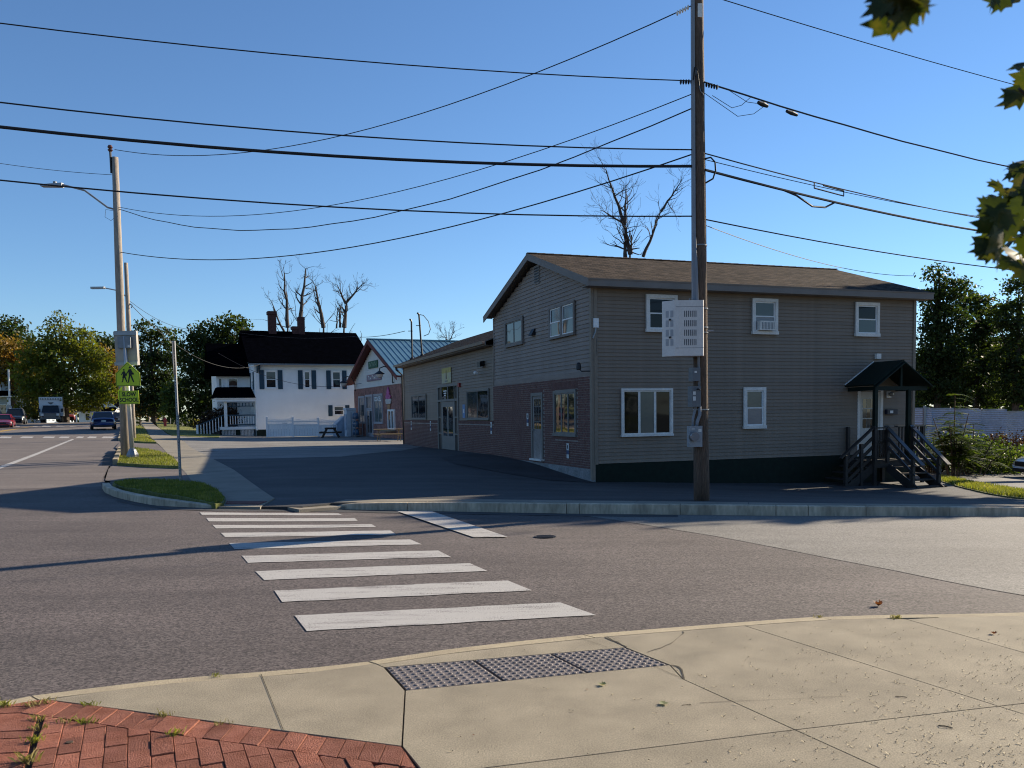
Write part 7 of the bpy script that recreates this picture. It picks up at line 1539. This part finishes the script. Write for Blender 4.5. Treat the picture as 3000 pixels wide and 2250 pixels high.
p = aty(3185, 1398, 31.0); car('white_car', (p.x, p.y, p.z), math.radians(176), carpaint('paint_white', (.62, .63, .64)), 'white car nosing in behind the scrub at the right edge', 'car', 4.6, 1.8, 1.45, group='cars on the right')
# box ambulance facing us
x, y, z = cpos(152, 1238, 100); am = empty('box_truck', (x, y, z), TO + .02, 'white box-bodied ambulance with dark cab facing the camera', 'truck', 'cars on the far street')
ABX = mat('ambulance_white', (.58, .60, .62), .4, .05); NAVY = carpaint('paint_navy', (.012, .02, .05))
MB().box(-3.6, .45, -1.2, 1.2, .75, 2.95).build('box_body', ABX, am)
lb_ = MB().box(.43, .52, -1.05, 1.05, 2.62, 2.85).build('light_bar', METAL_D, am)
for k in range(8): MB().box(.52, .54, -.98 + k * .26, -.84 + k * .26, 2.66, 2.80).build('lamp_segment', HEAD, lb_)
MB().prism([(.5, 2.3), (.5, 2.42), (.0, .0)], [(.5, 2.3), (.5, 2.42), (.0, .0)]) if False else None
MB().hexa([(.455, -.28, 2.28), (.455, .28, 2.28), (.457, .06, 2.10), (.457, -.06, 2.10)], [(.47, -.28, 2.34), (.47, .28, 2.34), (.472, .06, 2.16), (.472, -.06, 2.16)]).build('emblem', NAVY, am)
mb = MB(); st = [(.4, .96, .5, 1.2), (1.2, .97, .5, 1.22), (2.2, .95, .5, 1.15), (2.45, .88, .55, 1.08)]
for xx, w, z0, z1 in st: mb.v += [(xx, -w, z0), (xx, -w, z1 - .1), (xx, -w * .9, z1), (xx, w * .9, z1), (xx, w, z1 - .1), (xx, w, z0)]
for i in range(3):
    for j in range(6): a = i * 6 + j; b = i * 6 + (j + 1) % 6; mb.f.append((a, b, b + 6, a + 6)); mb.m.append(0)
mb.f += [tuple(range(6)), tuple(range(23, 17, -1))]; mb.m += [0, 0]; mb.build('bonnet', NAVY, am)
MB().hexa([(.4, -.92, 1.18), (1.45, -.92, 1.18), (1.45, .92, 1.18), (.4, .92, 1.18)], [(.4, -.78, 1.92), (.85, -.76, 1.92), (.85, .76, 1.92), (.4, .78, 1.92)]).build('windscreen', CGLASS, am); MB().box(.4, .9, -.8, .8, 1.9, 1.98).build('cab_roof', NAVY, am)
MB().box(2.44, 2.5, -.6, .6, .68, 1.02).build('grille', CHROME, am); MB().box(2.4, 2.58, -1.0, 1.0, .38, .6).build('bumper', CHROME, am)
for s in (-1, 1):
    MB().box(2.4, 2.5, s * .78 - .14, s * .78 + .14, .78, 1.04).build('headlight', HEAD, am); MB().box(1.15, 1.35, s * 1.15 - .12, s * 1.15 + .12, 1.2, 1.6).build('wing_mirror', PLASTIC, am)
    for xx in (1.75, -2.2): w = MB().lathe([(.0, -.13), (.38, -.13), (.4, -.1), (.4, .1), (.38, .13), (.0, .13)], 18, (0, 0, 0), 'y').build('wheel', TYRE, am, loc=(xx, s * .9, .4)); MB().lathe([(.22, .0), (.22, .02), (.05, .03)], 12, (0, s * .13 - (0 if s > 0 else .03), 0), 'y').build('rim', RIM, w)

# ------------------------------------------------------------------ small things on the near pavement and road
SEED = mat('maple_seed', (.50, .42, .26), .7, .2, 20.0); NUT = mat('maple_seed_nut', (.06, .04, .025), .8, .2, 30.0); DRYL = leafmat('dry_leaf', (.10, .03, .015), (.16, .05, .02), (.24, .10, .04), .25, 20.0); GRNL = leafmat('fallen_green_leaf', (.20, .22, .11), (.30, .30, .18), trans=.3, scale=10.0)
rs_ = np.random.default_rng(99); mb = MB()
pts_ = []
for k in range(520):
    u = 3000 - abs(rs_.normal(0, 420)); v = rs_.uniform(1835, 2250); pts_.append((u, v))
for k in range(60): pts_.append((rs_.uniform(1250, 2950), rs_.uniform(1900, 2240)))
for u, v in pts_:
    c = atz(u, v, .001); 
    if c[1] > 6.6: continue
    a = rs_.uniform(0, 6.28); l = rs_.uniform(.014, .03); d_ = Vector((math.cos(a), math.sin(a), 0)); n_ = Vector((-d_.y, d_.x, 0)); c = Vector(c); z = Vector((0, 0, rs_.uniform(.001, .006)))
    mb.add([c, c + d_ * l * .6 + n_ * l * .2 + z, c + d_ * l + z * 1.4, c + d_ * l * .5 - n_ * l * .06 + z * .6], [(0, 1, 2, 3)], 0); mb.add([c + Vector((x_ * .0035, y_ * .0035, z_ * .0045 + .003)) for x_, y_, z_ in ((1, 0, 0), (0, 1, 0), (-1, 0, 0), (0, -1, 0), (0, 0, 1))], [(0, 1, 4), (1, 2, 4), (2, 3, 4), (3, 0, 4)], 1)
tag(mb.build('fallen_seeds', [SEED, NUT]), 'winged maple seeds scattered over the right half of the concrete', 'seeds', None, 'stuff')
def fallen(u, v, H, size, m, label, curl=.4, spin=0.0):
    c = atz(u, v, H) if not callable(H) else None
    if c is None: q_ = drop(u, v, H); c = (q_[0], q_[1], H(*q_))
    mb = MB(); pts = [(x * size * math.cos(spin) - y * size * math.sin(spin), x * size * math.sin(spin) + y * size * math.cos(spin), size * curl * (abs(x) * .8 + y * y) + .004) for x, y in ml]
    mb.add([(0, 0, .003)] + pts, [(0, i + 1, (i + 1) % len(pts) + 1) for i in range(len(pts))]); o = mb.build('fallen_leaf', m, loc=tuple(c)); return tag(o, label, 'leaf', 'fallen leaves')
fallen(2573, 1776, ZR, .085, DRYL, 'curled red-brown leaf lying on the road near the kerb', 1.3, .6)
fallen(1765, 2008, 0, .055, GRNL, 'pale green leaf on the concrete below the tactile plates', .5, 1.2)
fallen(1945, 2064, 0, .06, GRNL, 'withered greenish leaf on the middle of the concrete slab', .4, 2.2)
fallen(2911, 1858, 0, .05, DRYL, 'brown leaf on the concrete at the right near the kerb', .8, .2)
fallen(1387, 2155, 0, .012, DRYL, 'dark scrap on the concrete left of centre', .2, .2)
fallen(1720, 2021, 0, .016, DRYL, 'dark bark scrap beside the pale green leaf', .2, .9)
def twig(u, v, pts, label, r_=.0016):
    c = Vector(atz(u, v, .003)); mb = MB(); mb.tube([Vector(p) * .01 for p in pts], r_, 4); return tag(mb.build('twig', BARK, loc=tuple(c)), label, 'twig', 'twigs on the concrete')
twig(2640, 2042, [(-3, 1, 0), (0, .3, .3), (3, -1, 0), (2, -.4, .2), (-2, 1.2, .2)], 'bundle of thin twigs on the right-hand slab')
twig(2775, 2130, [(-3.5, 2.5, 0), (-3.2, .5, .4), (-1, -.5, .4), (2, -1.8, .1), (2.2, -1.2, 0), (-1, 1.6, .3), (-3.3, 2.7, 0)], 'looped stalk on the lower right slab')
twig(2010, 2066, [(-2.5, 0, 0), (0, .2, .2), (2, .8, .2), (2.8, .2, .2), (2, -.4, 0)], 'curled leaf stalk in the middle of the slab')
# small stone set in a paver joint: dark knot on one brick
o = MB().lathe([(.02, .0), (.018, .004), (.0, .005)], 10, (0, 0, 0)).build('dark_gum_spot', NUT, loc=atz(203, 2175, .002)); tag(o, 'flattened dark gum spot on a red brick', 'spot')
